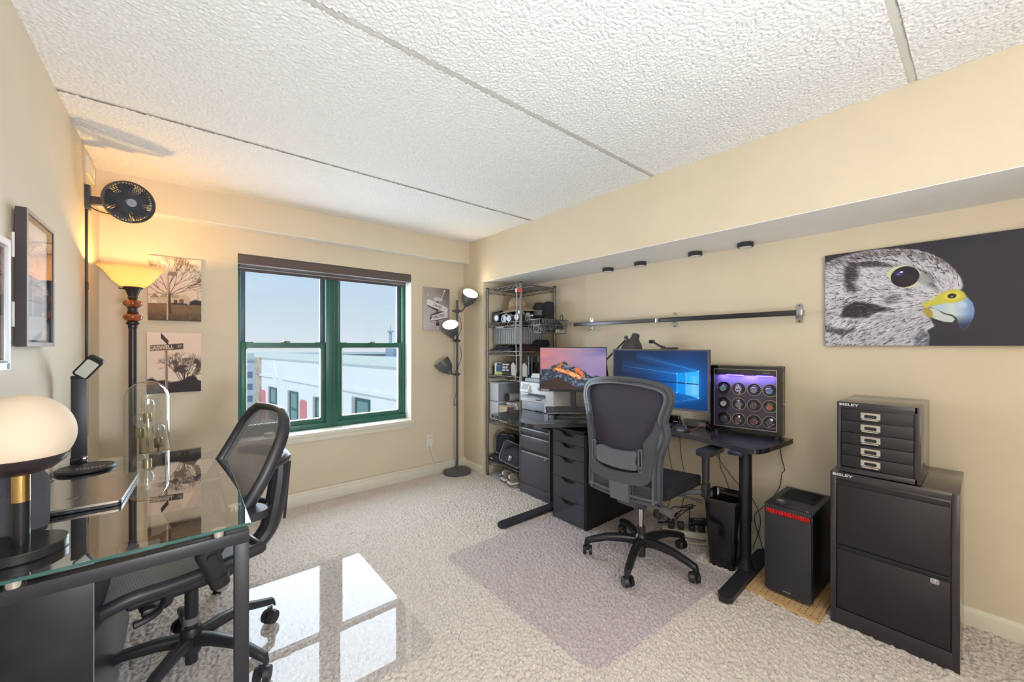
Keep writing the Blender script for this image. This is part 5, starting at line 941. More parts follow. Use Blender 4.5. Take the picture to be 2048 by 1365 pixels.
ad = T('power_adapter', 'black power adapter with a printed label on the power strip', 'adapter', (2.66, 1.23, 0.098), R(-40)); obj('brick', MB().bx(-0.055, 0.055, -0.03, 0.03, 0.0, 0.034, b=0.008), black, ad); obj('label_print', MB().bx(-0.04, 0.03, -0.018, 0.018, 0.0335, 0.0345), darkgrey, ad)
for q in range(3): obj('print_line', MB().bx(-0.03+q*0.018, -0.02+q*0.018, -0.012, 0.008-q*0.004, 0.0345, 0.0348), lett, ad)
cord('ivory cord curving along the floor from the power strip', [(2.56, 1.40, 0.02), (2.50, 1.44, 0.012), (2.46, 1.40, 0.010), (2.50, 1.30, 0.010), (2.56, 1.20, 0.010), (2.62, 1.13, 0.010)], ivory, 0.004)
for i, (x, y, s) in enumerate(((2.70, 1.36, 0), (2.66, 1.47, 1), (2.72, 1.16, 2))):
    rs = random.Random(40+i); P = [(x+rs.uniform(-0.06, 0.06), y+rs.uniform(-0.08, 0.08), rs.uniform(0.012, 0.20 if i != 1 else 0.12)) for _ in range(11)]
    cord(['tangled black cords looping above the power strip', 'tangled black cords on the floor left of the power strip', 'tangled black cords between power strip and bin'][i], P, black, 0.0032)
ad2 = T('wall_adapter', 'grey round adapter among the cords left of the power strip', 'adapter', (2.60, 1.50, 0.10)); obj('brick', MB().cyl((2.60, 1.50, 0.075), (2.60, 1.50, 0.12), 0.028, 0.026, 20), darkgrey, ad2, w=True); obj('prongs', MB().bx(2.592, 2.608, 1.485, 1.515, 0.055, 0.076), steel, ad2, w=True)
cord('pair of black cords coiled by the computer tower', [(2.70, 0.83, 0.012), (2.62, 0.80, 0.03), (2.60, 0.785, 0.09), (2.66, 0.79, 0.10), (2.74, 0.80, 0.08), (2.77, 0.80, 0.012)], black, 0.004)
# ================================================================ left side: the glass desk
gd = T('glass_desk', 'black framed desk with a clear glass top along the left wall', 'desk', (-0.13, 2.0, 0))
gx0, gx1, gy0, gy1 = -0.412, 0.150, 1.398, 2.612
glass = clear_mat('desk_glass', (248, 252, 250), 2.2, 0.0, 2.2)
obj('glass_top', MB().bx(gx0, gx1, gy0, gy1, 0.767, 0.775), glass, gd, w=True)
edge = mat('green_glass_edge', (46, 92, 86), 0.08, var=0.3, vs=8, coat=0.4)
obj('glass_edge', MB().bx(gx0, gx1, gy0-0.0012, gy0, 0.7672, 0.7748), edge, gd, w=True)
obj('glass_edge', MB().bx(gx1, gx1+0.0012, gy0, gy1, 0.7672, 0.7748), mat('pale_glass_edge', (176, 206, 200), 0.08, coat=0.4), gd, w=True)
fr_m = mat('black_wood_frame', (40, 39, 44), 0.4, var=0.15, vs=30, stretch=(8, 1, 60))
for nm, a in (('front_rail', (gx0, gx1-0.002, gy0+0.004, gy0+0.040)), ('rear_rail', (gx0, gx1-0.002, gy1-0.05, gy1-0.014)), ('side_rail', (gx1-0.040, gx1-0.003, gy0+0.04, gy1-0.05)), ('wall_rail', (gx0, gx0+0.036, gy0+0.04, gy1-0.05))):
    obj(nm, MB().bx(*a, 0.716, 0.750, b=0.0015), fr_m, gd, w=True)
obj('cross_rail', MB().bx(gx0+0.03, gx1-0.04, 2.02, 2.055, 0.716, 0.748, b=0.0015), fr_m, gd, w=True)
for (x, y) in ((gx1-0.021, gy0+0.022), (gx1-0.021, gy1-0.032)): obj('leg', MB().box(x, y, 0.358, 0.036, 0.036, 0.716, b=0.0015), fr_m, gd, w=True)
for (x, y) in ((0.075, gy0+0.022), (-0.30, gy0+0.022), (gx1-0.022, 1.60), (gx1-0.022, 2.05), (gx1-0.022, 2.42), (0.0, gy1-0.032), (-0.3, gy1-0.032)):
    obj('standoff', MB().cyl((x, y, 0.750), (x, y, 0.768), 0.018, seg=24), chrome, gd, w=True)
obj('pedestal', MB().bx(gx0, -0.200, 1.62, 2.56, 0.03, 0.716, b=0.0015), mat('black_wood_panel', (36, 35, 40), 0.32, var=0.25, vs=14, stretch=(1, 6, 1)), gd, w=True)
obj('edge_trim', MB().bx(-0.2005, -0.1985, 1.619, 1.622, 0.03, 0.714).bx(-0.2005, -0.1985, 1.62, 2.56, 0.03, 0.033), mat('grey_edge_trim', (120, 120, 126), 0.35), gd, w=True)
# laptop
lp = T('laptop', 'closed dark silver laptop on the glass desk', 'laptop', (-0.28, 2.01, 0.775)); Ml = Matrix.Translation((-0.278, 2.005, 0.775)) @ Matrix.Rotation(R(-3), 4, 'Z')
obj('base', MB().prism(rrect(0.252, 0.365, 0.012), 0.002, 0.0105, Ml), mat('dark_alu_base', (40, 40, 44), 0.35), lp, w=True)
obj('lid', MB().prism(rrect(0.252, 0.365, 0.012), 0.0112, 0.0185, Ml), mat('brushed_dark_lid', (186, 174, 166), 0.18, metal=0.9, var=0.06, vs=30, stretch=(40, 1, 1)), lp, w=True)
obj('lid_edge', MB().ring(rrect(0.254, 0.367, 0.012), rrect(0.250, 0.363, 0.011), 0.014, 0.0165, M=Ml), mat('bright_alu_edge', (190, 188, 188), 0.25, metal=0.8), lp, w=True)
obj('lid_mark', MB().tube([Ml @ Vector(p) for p in ((-0.02, -0.075, 0.0187), (-0.006, -0.06, 0.0187), (0.0, -0.085, 0.0187), (0.008, -0.06, 0.0187), (0.018, -0.08, 0.0187))], 0.0009, 6), mat('dim_mark', (70, 66, 64), 0.3), lp, w=True)
for x, y, wd in ((-0.02, 0, 0.012), (0.01, 0, 0.018), (0.05, 0, 0.012), (-0.06, 0, 0.005)): obj('port', MB().bx(x-wd/2, x+wd/2, -0.1832, -0.1815, 0.0045, 0.0085, b=0.001, M=Ml), darkgrey, lp, w=True)
# mushroom lamp
ml = T('globe_lamp', 'glowing cream globe lamp with black bowl and brass stem, nearest on the glass desk', 'lamp', (-0.318, 1.553, 0.775))
obj('base', MB().lathe([(0, 0), (0.078, 0), (0.0815, 0.003), (0.0815, 0.022), (0.0795, 0.025), (0, 0.0265)], 48), mat('black_marble_base', (38, 36, 38), 0.22, var=0.3, vs=50), ml)
obj('stem', MB().cyl((0, 0, 0.0255), (0, 0, 0.135), 0.0155, seg=24), mat('black_stem', (30, 30, 34), 0.25), ml)
obj('stem_collar', MB().cyl((0, 0, 0.133), (0, 0, 0.215), 0.0158, seg=24), mat('polished_brass', (214, 178, 116), 0.18, metal=0.95), ml)
obj('bowl', MB().lathe([(0, 0.200), (0.03, 0.202), (0.056, 0.211), (0.076, 0.228), (0.0855, 0.246), (0.0835, 0.246), (0.072, 0.231), (0, 0.215)], 48), mat('black_bowl', (44, 36, 40), 0.3), ml)
prof = [(0.0965*math.cos(a), 0.298+(0.103 if a > 0 else 0.095)*math.sin(a)) for a in [(-0.56+k/24*(pi/2+0.56)) for k in range(24)]]+[(0, 0.401)]
obj('globe', MB().lathe(prof, 48), mat('lit_opal_glass', (186, 172, 152), 0.6, emit=(255, 226, 190), es=0.26, spec=0.2), ml)
# speaker
sk = T('smart_speaker', 'dark grey fabric speaker behind the globe lamp', 'speaker', (-0.352, 1.700, 0.775))
obj('fabric_body', MB().lathe([(0, 0.0), (0.045, 0.0), (0.052, 0.008), (0.056, 0.03), (0.057, 0.12), (0.054, 0.155), (0.046, 0.172), (0.030, 0.182), (0, 0.184)], 40), mat('charcoal_knit', (78, 76, 82), 0.95, var=0.3, vs=500, bump=0.5, bs=900), sk)
obj('foot_ring', MB().cyl((0, 0, 0), (0, 0, 0.004), 0.046, seg=32), black, sk)
# folding led lamp
ll = T('folding_desk_lamp', 'black folding lamp with a round charging base on the glass desk', 'lamp', (-0.322, 2.43, 0.775))
obj('base', MB().lathe([(0, 0), (0.086, 0), (0.090, 0.004), (0.090, 0.011), (0.086, 0.014), (0, 0.015)], 48, Matrix.Diagonal((1, 1, 1, 1))), black, ll)
obj('charging_ring', MB().ring(circ(0.074, 40), circ(0.070, 40), 0.0145, 0.0155, N=60), darkgrey, ll)
for q in range(8): obj('touch_mark', MB().box(-0.02+q*0.011, -0.045+abs(q-3)*0.002, 0.0155, 0.005, 0.012, 0.0008, rot=Matrix.Rotation(0.5, 4, 'Z')), mat('pale_print', (176, 170, 166), 0.5), ll)
obj('hinge', MB().box(-0.030, 0.072, 0.030, 0.052, 0.026, 0.034, b=0.004), blackgloss, ll); obj('post', MB().box(-0.030, 0.076, 0.212, 0.048, 0.018, 0.345, b=0.003), black, ll)
obj('top_hinge', MB().box(-0.030, 0.076, 0.388, 0.050, 0.020, 0.016, b=0.003), blackgloss, ll)
Mq = Matrix.Translation((-0.030, 0.076, 0.392)) @ Matrix.Rotation(R(38), 4, 'Y') @ Matrix.Rotation(R(28), 4, 'X')
hd = obj('lamp_head', MB().prism(rrect(0.056, 0.118, 0.014, 5, 0, 0.0), -0.006, 0.006, Mq @ Matrix.Translation((0, 0.0, 0.058)) @ Matrix.Rotation(R(90), 4, 'X')), black, ll)
obj('light_panel', MB().prism(rrect(0.042, 0.086, 0.006, 4, 0, -0.006), 0.0058, 0.0072, Mq @ Matrix.Translation((0, 0, 0.058)) @ Matrix.Rotation(R(90), 4, 'X')), mat('off_light_panel', (206, 206, 196), 0.4), hd)
cord('black lamp cord trailing along the wall edge of the glass desk', [(-0.40, 2.36, 0.785), (-0.405, 2.2, 0.779), (-0.408, 2.0, 0.779), (-0.41, 1.8, 0.779)], black, 0.002)
# glass dome lamp on a stand behind the desk
sd = T('lamp_stand', 'slim black round stand behind the glass desk carrying the dome lamp', 'stand', (-0.160, 2.96, 0))
obj('top', MB().cyl((0, 0, 0.66), (0, 0, 0.675), 0.125, seg=36), black, sd); obj('post', MB().cyl((0, 0, 0.015), (0, 0, 0.66), 0.016, seg=16), blackmetal, sd); obj('base', MB().cyl((0, 0, 0), (0, 0, 0.016), 0.12, seg=36), blackmetal, sd)
dmz = 0.675; do_ = T('dome_lamp', 'clear glass dome lamp with three unlit bulbs behind the glass desk', 'lamp', (-0.160, 2.96, dmz))
obj('base', MB().cyl((0, 0, 0), (0, 0, 0.014), 0.105, seg=40), mat('aged_bronze', (96, 88, 74), 0.35, metal=0.7), do_)
pr = [(0.095, 0.014), (0.095, 0.335)]+[(0.095*math.cos(a), 0.335+0.095*math.sin(a)) for a in [k/12*pi/2 for k in range(1, 12)]]+[(0, 0.43)]
obj('glass_dome', MB().lathe(pr, 48), clear_mat('dome_glass', (248, 250, 250), 1.6, 0.0, 2.4), do_, ang=80)
brs = mat('satin_brass', (168, 152, 112), 0.3, metal=0.8); bulb_m = clear_mat('bulb_glass', (244, 246, 246), 1.6, 0.0, 2.4)
for i, (x, y, zs) in enumerate(((0.0, 0.0, 0.205), (-0.030, 0.030, 0.12), (0.045, 0.010, 0.06))):
    obj('rod', MB().cyl((x, y, 0.012), (x, y, zs), 0.005, seg=10), brs, do_); so2 = obj('socket', MB().lathe([(0, zs-0.005), (0.017, zs-0.005), (0.019, zs), (0.019, zs+0.045), (0.016, zs+0.048), (0, zs+0.048)], 24, Matrix.Translation((x, y, 0))), brs, do_)
    obj('bulb', MB().lathe([(0.012, zs+0.046), (0.014, zs+0.058), (0.026, zs+0.080), (0.030, zs+0.098), (0.026, zs+0.115), (0.014, zs+0.126), (0, zs+0.128)], 28, Matrix.Translation((x, y, 0))), bulb_m, so2, ang=80)
    obj('filament', MB().tube([(x, y, zs+0.05), (x, y, zs+0.085), (x-0.010, y, zs+0.105), (x-0.004, y, zs+0.088), (x+0.004, y, zs+0.105), (x+0.010, y, zs+0.088)], 0.0012, 5), steel, so2)

# ---------------------------------------------------------------- mesh chair at the glass desk
mc = T('mesh_chair', 'grey mesh office chair with a leaning back, tucked under the glass desk', 'chair', (0.02, 1.995, 0.013), R(190))
gfr = mat('black_nylon_frame', (46, 45, 50), 0.4, var=0.08, bump=0.06, bs=500)
meshg = mesh_fabric('grey_woven_mesh', (136, 134, 138), 44, 110, 0.62); meshs = mesh_fabric('grey_woven_seat_mesh', (176, 176, 178), 26, 64, 0.74)
def bk(v, s):   # local point on the back, s across -1..1, v up 0..1
    hw = 0.205+0.055*math.sin(pi*min(1, v*0.85+0.1)); 
    if v > 0.80: hw *= math.sqrt(max(0.0, 1-((v-0.80)/0.215)**2))*0.55+0.45
    z = 0.520+0.485*v; x = -0.045-0.255*v**1.15-0.03*math.sin(pi*v)+0.035*(s*s)*(1-0.4*v); return Vector((x, hw*s, z))
def add_uv(o, nu, nv):
    me = o.data; uv = me.uv_layers.new(name='uv')
    for p in me.polygons:
        for l in p.loop_indices:
            vi = me.loops[l].vertex_index; uv.data[l].uv = ((vi % nu)/(nu-1), (vi//nu)/(nv-1))
G = [[bk(i/24, (j/16*2-1)*0.98) for j in range(17)] for i in range(25)]
add_uv(obj('back_mesh', MB().grid(G), meshg, mc, ang=80), 17, 25)
loop = [bk(v/20, 1) for v in range(21)]+[bk(1.0, s) for s in (0.6, 0.2, -0.2, -0.6)]+[bk(v/20, -1) for v in range(20, -1, -1)]+[bk(0, s) for s in (-0.5, 0, 0.5)]
G = []
n = len(loop)
for i in range(n+1):
    p = loop[i % n]; t = (loop[(i+1) % n]-loop[i-1]).normalized(); nb = Vector((0.87, 0, 0.48)); nb = (nb-t*nb.dot(t)).normalized(); b_ = t.cross(nb)
    q = [p+b_*(0.015*math.cos(a))*1.0+nb*(0.024*math.sin(a)) for a in [k*pi/5 for k in range(10)]]; G.append(q+[q[0]])
mbx = MB(); mbx.grid(G); bmesh.ops.remove_doubles(mbx.bm, verts=mbx.bm.verts[:], dist=1e-5); obj('back_frame', mbx, gfr, mc, ang=60)
def st(u, s):   # seat surface
    x = -0.175+0.475*u; hw = 0.235-0.03*max(0, (u-0.7)/0.3)**2-0.02*(1-u); z = 0.485-0.02*math.sin(pi*u)+0.02*s*s-0.055*max(0, (u-0.72)/0.28)**1.8-0.0; return Vector((x, hw*s, z))
G = [[st(i/24, j/16*2-1) for j in range(17)] for i in range(25)]; add_uv(obj('seat_mesh', MB().grid(G), meshs, mc, ang=80), 17, 25)
loop = [st(i/16, 1) for i in range(17)]+[st(1, s) for s in (0.5, 0, -0.5)]+[st(i/16, -1) for i in range(16, -1, -1)]+[st(0, s) for s in (-0.5, 0, 0.5)]
G = []
n = len(loop)
for i in range(n+1):
    p = loop[i % n]; t = (loop[(i+1) % n]-loop[i-1]).normalized(); nb = Vector((0, 0, 1)); nb = (nb-t*nb.dot(t)).normalized(); b_ = t.cross(nb)
    q = [p+b_*(0.018*math.cos(a))+nb*(0.022*math.sin(a)-0.008) for a in [k*pi/5 for k in range(10)]]; G.append(q+[q[0]])
mbx = MB(); mbx.grid(G); bmesh.ops.remove_doubles(mbx.bm, verts=mbx.bm.verts[:], dist=1e-5); obj('seat_frame', mbx, gfr, mc, ang=60)
obj('seat_pan', MB().box(0.03, 0, 0.415, 0.34, 0.30, 0.035, b=0.014), gfr, mc); obj('mechanism', MB().box(0.0, 0, 0.385, 0.27, 0.15, 0.075, b=0.03, seg=3).box(0.11, 0.0, 0.36, 0.10, 0.17, 0.07, b=0.03, seg=3), gfr, mc)
obj('adjust_lever', MB().tube([(0.10, 0.13, 0.40), (0.13, 0.22, 0.40), (0.19, 0.235, 0.395)], [0.008, 0.009, 0.012], 8, smooth=4).box(0.15, 0.20, 0.405, 0.035, 0.03, 0.03, b=0.008), black, mc)
# spine behind the back
obj('spine', MB().tube([(-0.06, 0, 0.385), (-0.19, 0, 0.405), (-0.265, 0, 0.47), (-0.292, 0, 0.56), (-0.312, 0, 0.68), (-0.318, 0, 0.775)], [0.036, 0.034, 0.036, 0.040, 0.040, 0.034], 12, smooth=5, M=Matrix.Diagonal((1, 1.05, 1, 1))), gfr, mc)
obj('spine_groove', MB().box(-0.342, 0.012, 0.63, 0.012, 0.006, 0.26, b=0.002, rot=Matrix.Rotation(R(-5), 4, 'Y')), black, mc)
obj('back_yoke', MB().tube([(-0.215, -0.20, 0.80), (-0.29, -0.10, 0.80), (-0.322, 0, 0.785), (-0.29, 0.10, 0.80), (-0.215, 0.20, 0.80)], [0.016, 0.026, 0.034, 0.026, 0.016], 10, smooth=5, M=Matrix.Diagonal((1, 1, 1, 1))), gfr, mc)
obj('lumbar_bow', MB().tube([(-0.10, -0.21, 0.62), (-0.20, -0.12, 0.60), (-0.27, 0, 0.59), (-0.20, 0.12, 0.60), (-0.10, 0.21, 0.62)], 0.013, 10, smooth=5), gfr, mc)
for s in (-1, 1):
    a_ = obj('armrest', MB().prism(sm([(-0.16, s*0.262), (-0.10, s*0.250), (0.06, s*0.255), (0.125, s*0.275), (0.13, s*0.325), (0.06, s*0.345), (-0.10, s*0.345), (-0.16, s*0.33)], 3), 0.655, 0.685), gfr, mc)
    obj('armrest_post', MB().tube([(0.02, s*0.305, 0.66), (0.015, s*0.305, 0.58), (-0.02, s*0.30, 0.47)], [0.038, 0.035, 0.027], 16), gfr, a_)
    obj('post_button', MB().cyl((0.012, s*0.337, 0.575), (0.011, s*0.345, 0.574), 0.013, 0.012, 16), black, a_)
    obj('post_collar', MB().cyl((-0.014, s*0.30, 0.492), (-0.024, s*0.30, 0.455), 0.031, 0.029, 20), black, a_)
    obj('clear_tip', MB().sph((-0.028, s*0.30, 0.452), 0.024, (1, 1, 0.9), 16), mat('smoked_clear_tip', (150, 152, 158), 0.1, coat=0.5), a_)
    obj('arm_bracket', MB().tube([(-0.02, s*0.29, 0.47), (-0.03, s*0.2, 0.43), (-0.02, s*0.10, 0.41)], 0.016, 10, smooth=4), gfr, a_)
obj('gas_lift', MB().cyl((0, 0, 0.16), (0, 0, 0.36), 0.022, seg=24), black, mc); obj('lift_collar', MB().cyl((0, 0, 0.20), (0, 0, 0.225), 0.027, seg=24), mat('grey_satin', (120, 122, 128), 0.3), mc)
obj('lift_foot', MB().cyl((0, 0, 0.045), (0, 0, 0.12), 0.021, seg=24), black, mc); obj('base_hub', MB().lathe([(0, 0.085), (0.03, 0.085), (0.038, 0.12), (0.036, 0.17), (0.030, 0.185), (0, 0.185)], 28), gfr, mc)
rz0 = R(190)
star(0.02, 1.995, [R(a) for a in (24, -48, -120, 168, 96)], 0.310, mc, gfr, 0.150, 0.115, 0.021, 0.013, 0.031)
# ================================================================ left wall
sf = T('framed_print', 'dark shadow box frame with a pale print on the left wall', 'picture', (-0.40, 2.12, 1.297))
fy0, fy1, fz0, fz1 = 1.952, 2.297, 1.297, 1.742; MF = ML(-0.412, fy0, fz0); fw_, fh_ = fy1-fy0, fz1-fz0; R4 = lambda a, b: [(a, a), (fw_-a, a), (fw_-a, fh_-a), (a, fh_-a)]
obj('frame', MB().ring(R4(0, 0), R4(0.016, 0), 0.0, 0.024, M=MF, N=160), mat('dark_brown_frame', (58, 50, 54), 0.35, var=0.1), sf, w=True)
obj('face_trim', MB().ring(R4(0.001, 0), R4(0.014, 0), 0.0238, 0.0252, M=MF, N=160), mat('pewter_trim', (150, 146, 148), 0.3, metal=0.4), sf, w=True)
def paint_sheet():
    P = Paint(360, 0.775, (222, 224, 230)); P.poly([(0.10, 0.34), (0.10, 0.86), (0.62, 0.86), (0.62, 0.34)], (214, 214, 222)); P.mix(P.mask([(0.10, 0.52), (0.10, 0.86), (0.62, 0.86), (0.62, 0.52)])*np.clip(P.fbm(8, 3)-0.3, 0, 1), (206, 190, 176))
    rs = random.Random(4)
    for i in range(60): x = rs.uniform(0.14, 0.5); y = rs.uniform(0.60, 0.80); P.line(x, y, x+rs.uniform(0.01, 0.06), y+rs.uniform(-0.02, 0.02), 0.003, rs.choice(((170, 150, 140), (150, 160, 176), (196, 130, 110))), 0.5)
    for y, x0, x1 in ((0.57, 0.2, 0.5), (0.55, 0.22, 0.48), (0.50, 0.24, 0.46), (0.48, 0.2, 0.5), (0.43, 0.3, 0.4)):
        x = x0
        while x < x1: P.line(x, y-0.006, x+0.006, y+0.006, 0.0025, (120, 120, 132), 0.8); x += 0.014
    P.line(0.10, 0.34, 0.62, 0.34, 0.002, (140, 140, 150)); P.line(0.62, 0.34, 0.62, 0.86, 0.002, (140, 140, 150)); P.line(0.12, 0.80, 0.58, 0.80, 0.002, (176, 160, 150)); return P.img('sheet_print')
face_panel('print', img_mat('sheet', paint_sheet(), 0.5), ML(-0.405, fy0+0.015, fz0+0.015), fw_-0.03, fh_-0.03, sf)
obj('inner_mat', MB().ring(R4(0.016, 0), R4(0.022, 0), 0.002, 0.012, M=MF, N=160), mat('dark_liner', (46, 44, 52), 0.6), sf, w=True)
obj('glazing', MB().bx(0.015, fw_-0.015, 0.015, fh_-0.015, 0.021, 0.0225, M=MF), clear_mat('frame_glass', (252, 252, 252), 1.4, 0.0, 1.0), sf, w=True)
for y, z in ((fy0+0.006, 1.62), (fy0+0.006, 1.40)): obj('wall_pad', MB().bx(-0.420, -0.411, y, y+0.012, z-0.04, z+0.04, b=0.002), white, sf, w=True)
sf2 = T('framed_photo', 'silver framed picture with dark inner edge at the left picture edge', 'picture', (-0.40, 1.65, 1.23))
gy0_, gy1_, gz0, gz1 = 1.45, 1.815, 1.232, 1.606; MF = ML(-0.412, gy0_, gz0); fw_, fh_ = gy1_-gy0_, gz1-gz0; R4 = lambda a, b: [(a, a), (fw_-a, a), (fw_-a, fh_-a), (a, fh_-a)]
obj('frame', MB().ring(R4(0, 0), R4(0.020, 0), 0.0, 0.022, M=MF, N=160), mat('silver_frame', (206, 206, 208), 0.3, metal=0.3), sf2, w=True); obj('inner_liner', MB().ring(R4(0.026, 0), R4(0.040, 0), 0.001, 0.010, M=MF, N=160), mat('dark_liner', (46, 44, 52), 0.6), sf2, w=True)
obj('liner_trim', MB().ring(R4(0.019, 0), R4(0.027, 0), 0.0, 0.015, M=MF, N=160), mat('pewter_trim', (150, 146, 148), 0.3, metal=0.4), sf2, w=True)
obj('picture', MB().bx(0.03, fw_-0.03, 0.03, fh_-0.03, 0.001, 0.006, M=MF), mat('grey_violet_print', (178, 176, 194), 0.6, var=0.15, vs=6), sf2, w=True); obj('corner_mark', MB().prism(rrect(0.016, 0.016, 0.003), 0.0215, 0.0228, ML(-0.412, gy1_-0.022, gz0+0.010)), black, sf2, w=True); obj('glazing', MB().bx(0.019, fw_-0.019, 0.019, fh_-0.019, 0.016, 0.0175, M=MF), clear_mat('frame_glass', (252, 252, 252), 1.4, 0.0, 1.0), sf2, w=True)
# vent, raceway, fan
vt = T('air_vent', 'cream wall vent high on the left wall near the ceiling', 'vent', (XL, 3.27, 2.25)); MV = ML(XL, 3.17, 2.255); obj('vent_frame', MB().ring([(0, 0), (0.21, 0), (0.21, 0.10), (0, 0.10)], [(0.018, 0.018), (0.192, 0.018), (0.192, 0.082), (0.018, 0.082)], 0, 0.010, M=MV, N=80), trimm, vt, w=True)
for q in range(6): obj('louvre', MB().box(0.105, 0.024+q*0.0105, 0.004, 0.176, 0.008, 0.002, M=MV, rot=Matrix.Rotation(R(35), 4, 'X')), trimm, vt, w=True)
rw = T('cable_raceway', 'black cable channel running down the left wall from the fan', 'raceway', (XL, 3.15, 1.4))
for a, b in ((0.80, 1.21), (1.212, 1.63), (1.632, 2.062)): obj('channel', MB().bx(XL, XL+0.010, 3.138, 3.162, a, b, b=0.003), black, rw, w=True)
for z in (1.21, 1.63): obj('joint_clip', MB().bx(XL, XL+0.012, 3.136, 3.164, z-0.02, z+0.02, b=0.003), black, rw, w=True)
fn = T('wall_fan', 'dark grey round fan on a wall arm beside the ceiling', 'fan', (XL, 3.13, 2.10)); fanm = mat('slate_plastic', (62, 66, 74), 0.4, var=0.05)
obj('wall_plate', MB().prism(rrect(0.056, 0.135, 0.016), 0, 0.020, ML(XL, 3.15, 2.115)), fanm, fn, w=True); obj('arm', MB().prism([(0, -0.022), (0.11, -0.016), (0.11, 0.016), (0, 0.022)], -0.018, 0.018, frame((XL+0.015, 3.145, 2.100), (1, -0.25, 0), (0, 0, 1))), fanm, fn, w=True)
fc_ = Vector((-0.236, 3.02, 2.092)); ax = Vector((0.36, -0.88, -0.26)).normalized(); Mfn = frame(fc_, Vector((0.92, 0.38, 0)), Vector((0, 0, 1))); zf = Mfn.col[2].to_3d(); Mfn = ax.to_track_quat('Z', 'Y').to_matrix().to_4x4(); Mfn.translation = fc_
obj('motor_housing', MB().lathe([(0, -0.105), (0.040, -0.105), (0.046, -0.098), (0.048, -0.055), (0, -0.055)], 28, Mfn), fanm, fn, w=True)
obj('swivel', MB().cyl((-0.305, 3.115, 2.10), (-0.27, 3.085, 2.10), 0.016, seg=14), fanm, fn, w=True)
rim = MB(); rim.lathe([(0.104, -0.020), (0.110, -0.020), (0.112, 0.0), (0.110, 0.012), (0.104, 0.012), (0.102, -0.02), (0.104, -0.020)], 48, Mfn); obj('rim', rim, fanm, fn, w=True)
for k in range(54):
    a = 2*pi*k/54; P = [(r*math.cos(a+tw_), r*math.sin(a+tw_), z) for r, tw_, z in ((0.024, 0.0, 0.026), (0.05, 0.30, 0.026), (0.08, 0.52, 0.022), (0.106, 0.62, 0.008))]; obj('grille_fin', MB().tube(P, 0.0026, 5, M=Mfn), fanm, fn, w=True)
for k in range(40):
    a = 2*pi*k/40; P = [(r*math.cos(a), r*math.sin(a), z) for r, z in ((0.107, -0.012), (0.100, -0.045), (0.075, -0.066), (0.046, -0.072))]; obj('rear_fin', MB().tube(P, 0.002, 5, M=Mfn), fanm, fn, w=True)
obj('hub_cap', MB().lathe([(0.027, 0.020), (0.027, 0.028), (0.021, 0.031), (0, 0.032)], 28, Mfn), fanm, fn, w=True); hc = obj('hub_badge', MB().cyl(Mfn @ Vector((0, 0, 0.031)), Mfn @ Vector((0, 0, 0.034)), 0.021, 0.020, 28), mat('grey_badge', (150, 156, 164), 0.4), fn, w=True)
obj('badge_line', MB().box(0, 0, 0.0343, 0.026, 0.002, 0.001, M=Mfn, rot=Matrix.Rotation(-0.7, 4, 'Z')), darkgrey, hc, w=True)
for k in range(5):
    a = 2*pi*k/5; G = [[Mfn @ Vector((r*math.cos(a+t_), r*math.sin(a+t_), -0.015+0.030*(t_-0.5)*1.0)) for t_ in (0.1, 0.4, 0.7, 1.0)] for r in (0.025, 0.055, 0.085, 0.098)]; obj('blade', MB().grid([[tuple(p) for p in r_] for r_ in G]), fanm, fn, w=True)
cord('black fan cord looping from wall plate to fan', [(XL+0.012, 3.14, 2.07), (-0.37, 3.13, 2.045), (-0.31, 3.09, 2.03), (-0.275, 3.07, 2.06)], black, 0.003)
# ================================================================ far wall: prints, lamps, outlet
def canvas(name, label, x0, x1, z0, z1, im):
    t = T(name, label, 'picture', ((x0+x1)/2, 3.585, z0)); obj('stretched_canvas', MB().bx(x0, x1, 3.571, 3.5995, z0, z1, b=0.002), mat('pale_canvas_edge', (206, 196, 184), 0.8), t, w=True)
    face_panel('printed_face', img_mat(im.name+'_m', im, 0.65), MY(x0, 3.571, z0), x1-x0, z1-z0, t, 0.0010); return t
canvas('canvas_print', 'sepia canvas of a bare tree and house, upper one left of the window', -0.190, 0.089, 1.472, 1.906, paint_tree())
cw = canvas('canvas_print', 'sepia canvas of a street sign and tree, lower one left of the window', -0.196, 0.088, 0.977, 1.392, paint_caswell())
sgn = mat('sepia_letters', (222, 206, 188), 0.6); dkl = mat('dark_sign_letters', (56, 50, 52), 0.6)
text('sign_lettering', 'CASWELL', 0.034, MY(-0.196+0.072, 3.5698, 0.977+0.310) @ Matrix.Rotation(R(5), 4, 'Z'), sgn, cw, sx=0.86, depth=0.0003, bold=0.0006); text('sign_lettering', 'ST', 0.020, MY(-0.196+0.168, 3.5698, 0.977+0.318) @ Matrix.Rotation(R(5), 4, 'Z'), sgn, cw, depth=0.0003)
nk = canvas('canvas_print', 'grey canvas of two crossed street name signs, right of the window', 1.823, 2.121, 1.456, 1.890, paint_names())
k = 0.434
text('sign_lettering', 'DAVID', 0.042, MY(1.823+0.365*k, 3.5698, 1.456+0.567*k) @ Matrix.Rotation(R(-18), 4, 'Z'), dkl, nk, sx=0.8, depth=0.0003, bold=0.0005)
text('sign_lettering', 'KIRSTEN', 0.042, MY(1.823+0.39*k, 3.5698, 1.456+0.333*k) @ Matrix.Rotation(R(15), 4, 'Z'), dkl, nk, sx=0.78, depth=0.0003, bold=0.0005)
text('sign_lettering', '1992', 0.022, MY(1.823+0.41*k, 3.5698, 1.456+0.735*k), mat('grey_sign_letters', (140, 132, 130), 0.6), nk, depth=0.0003)
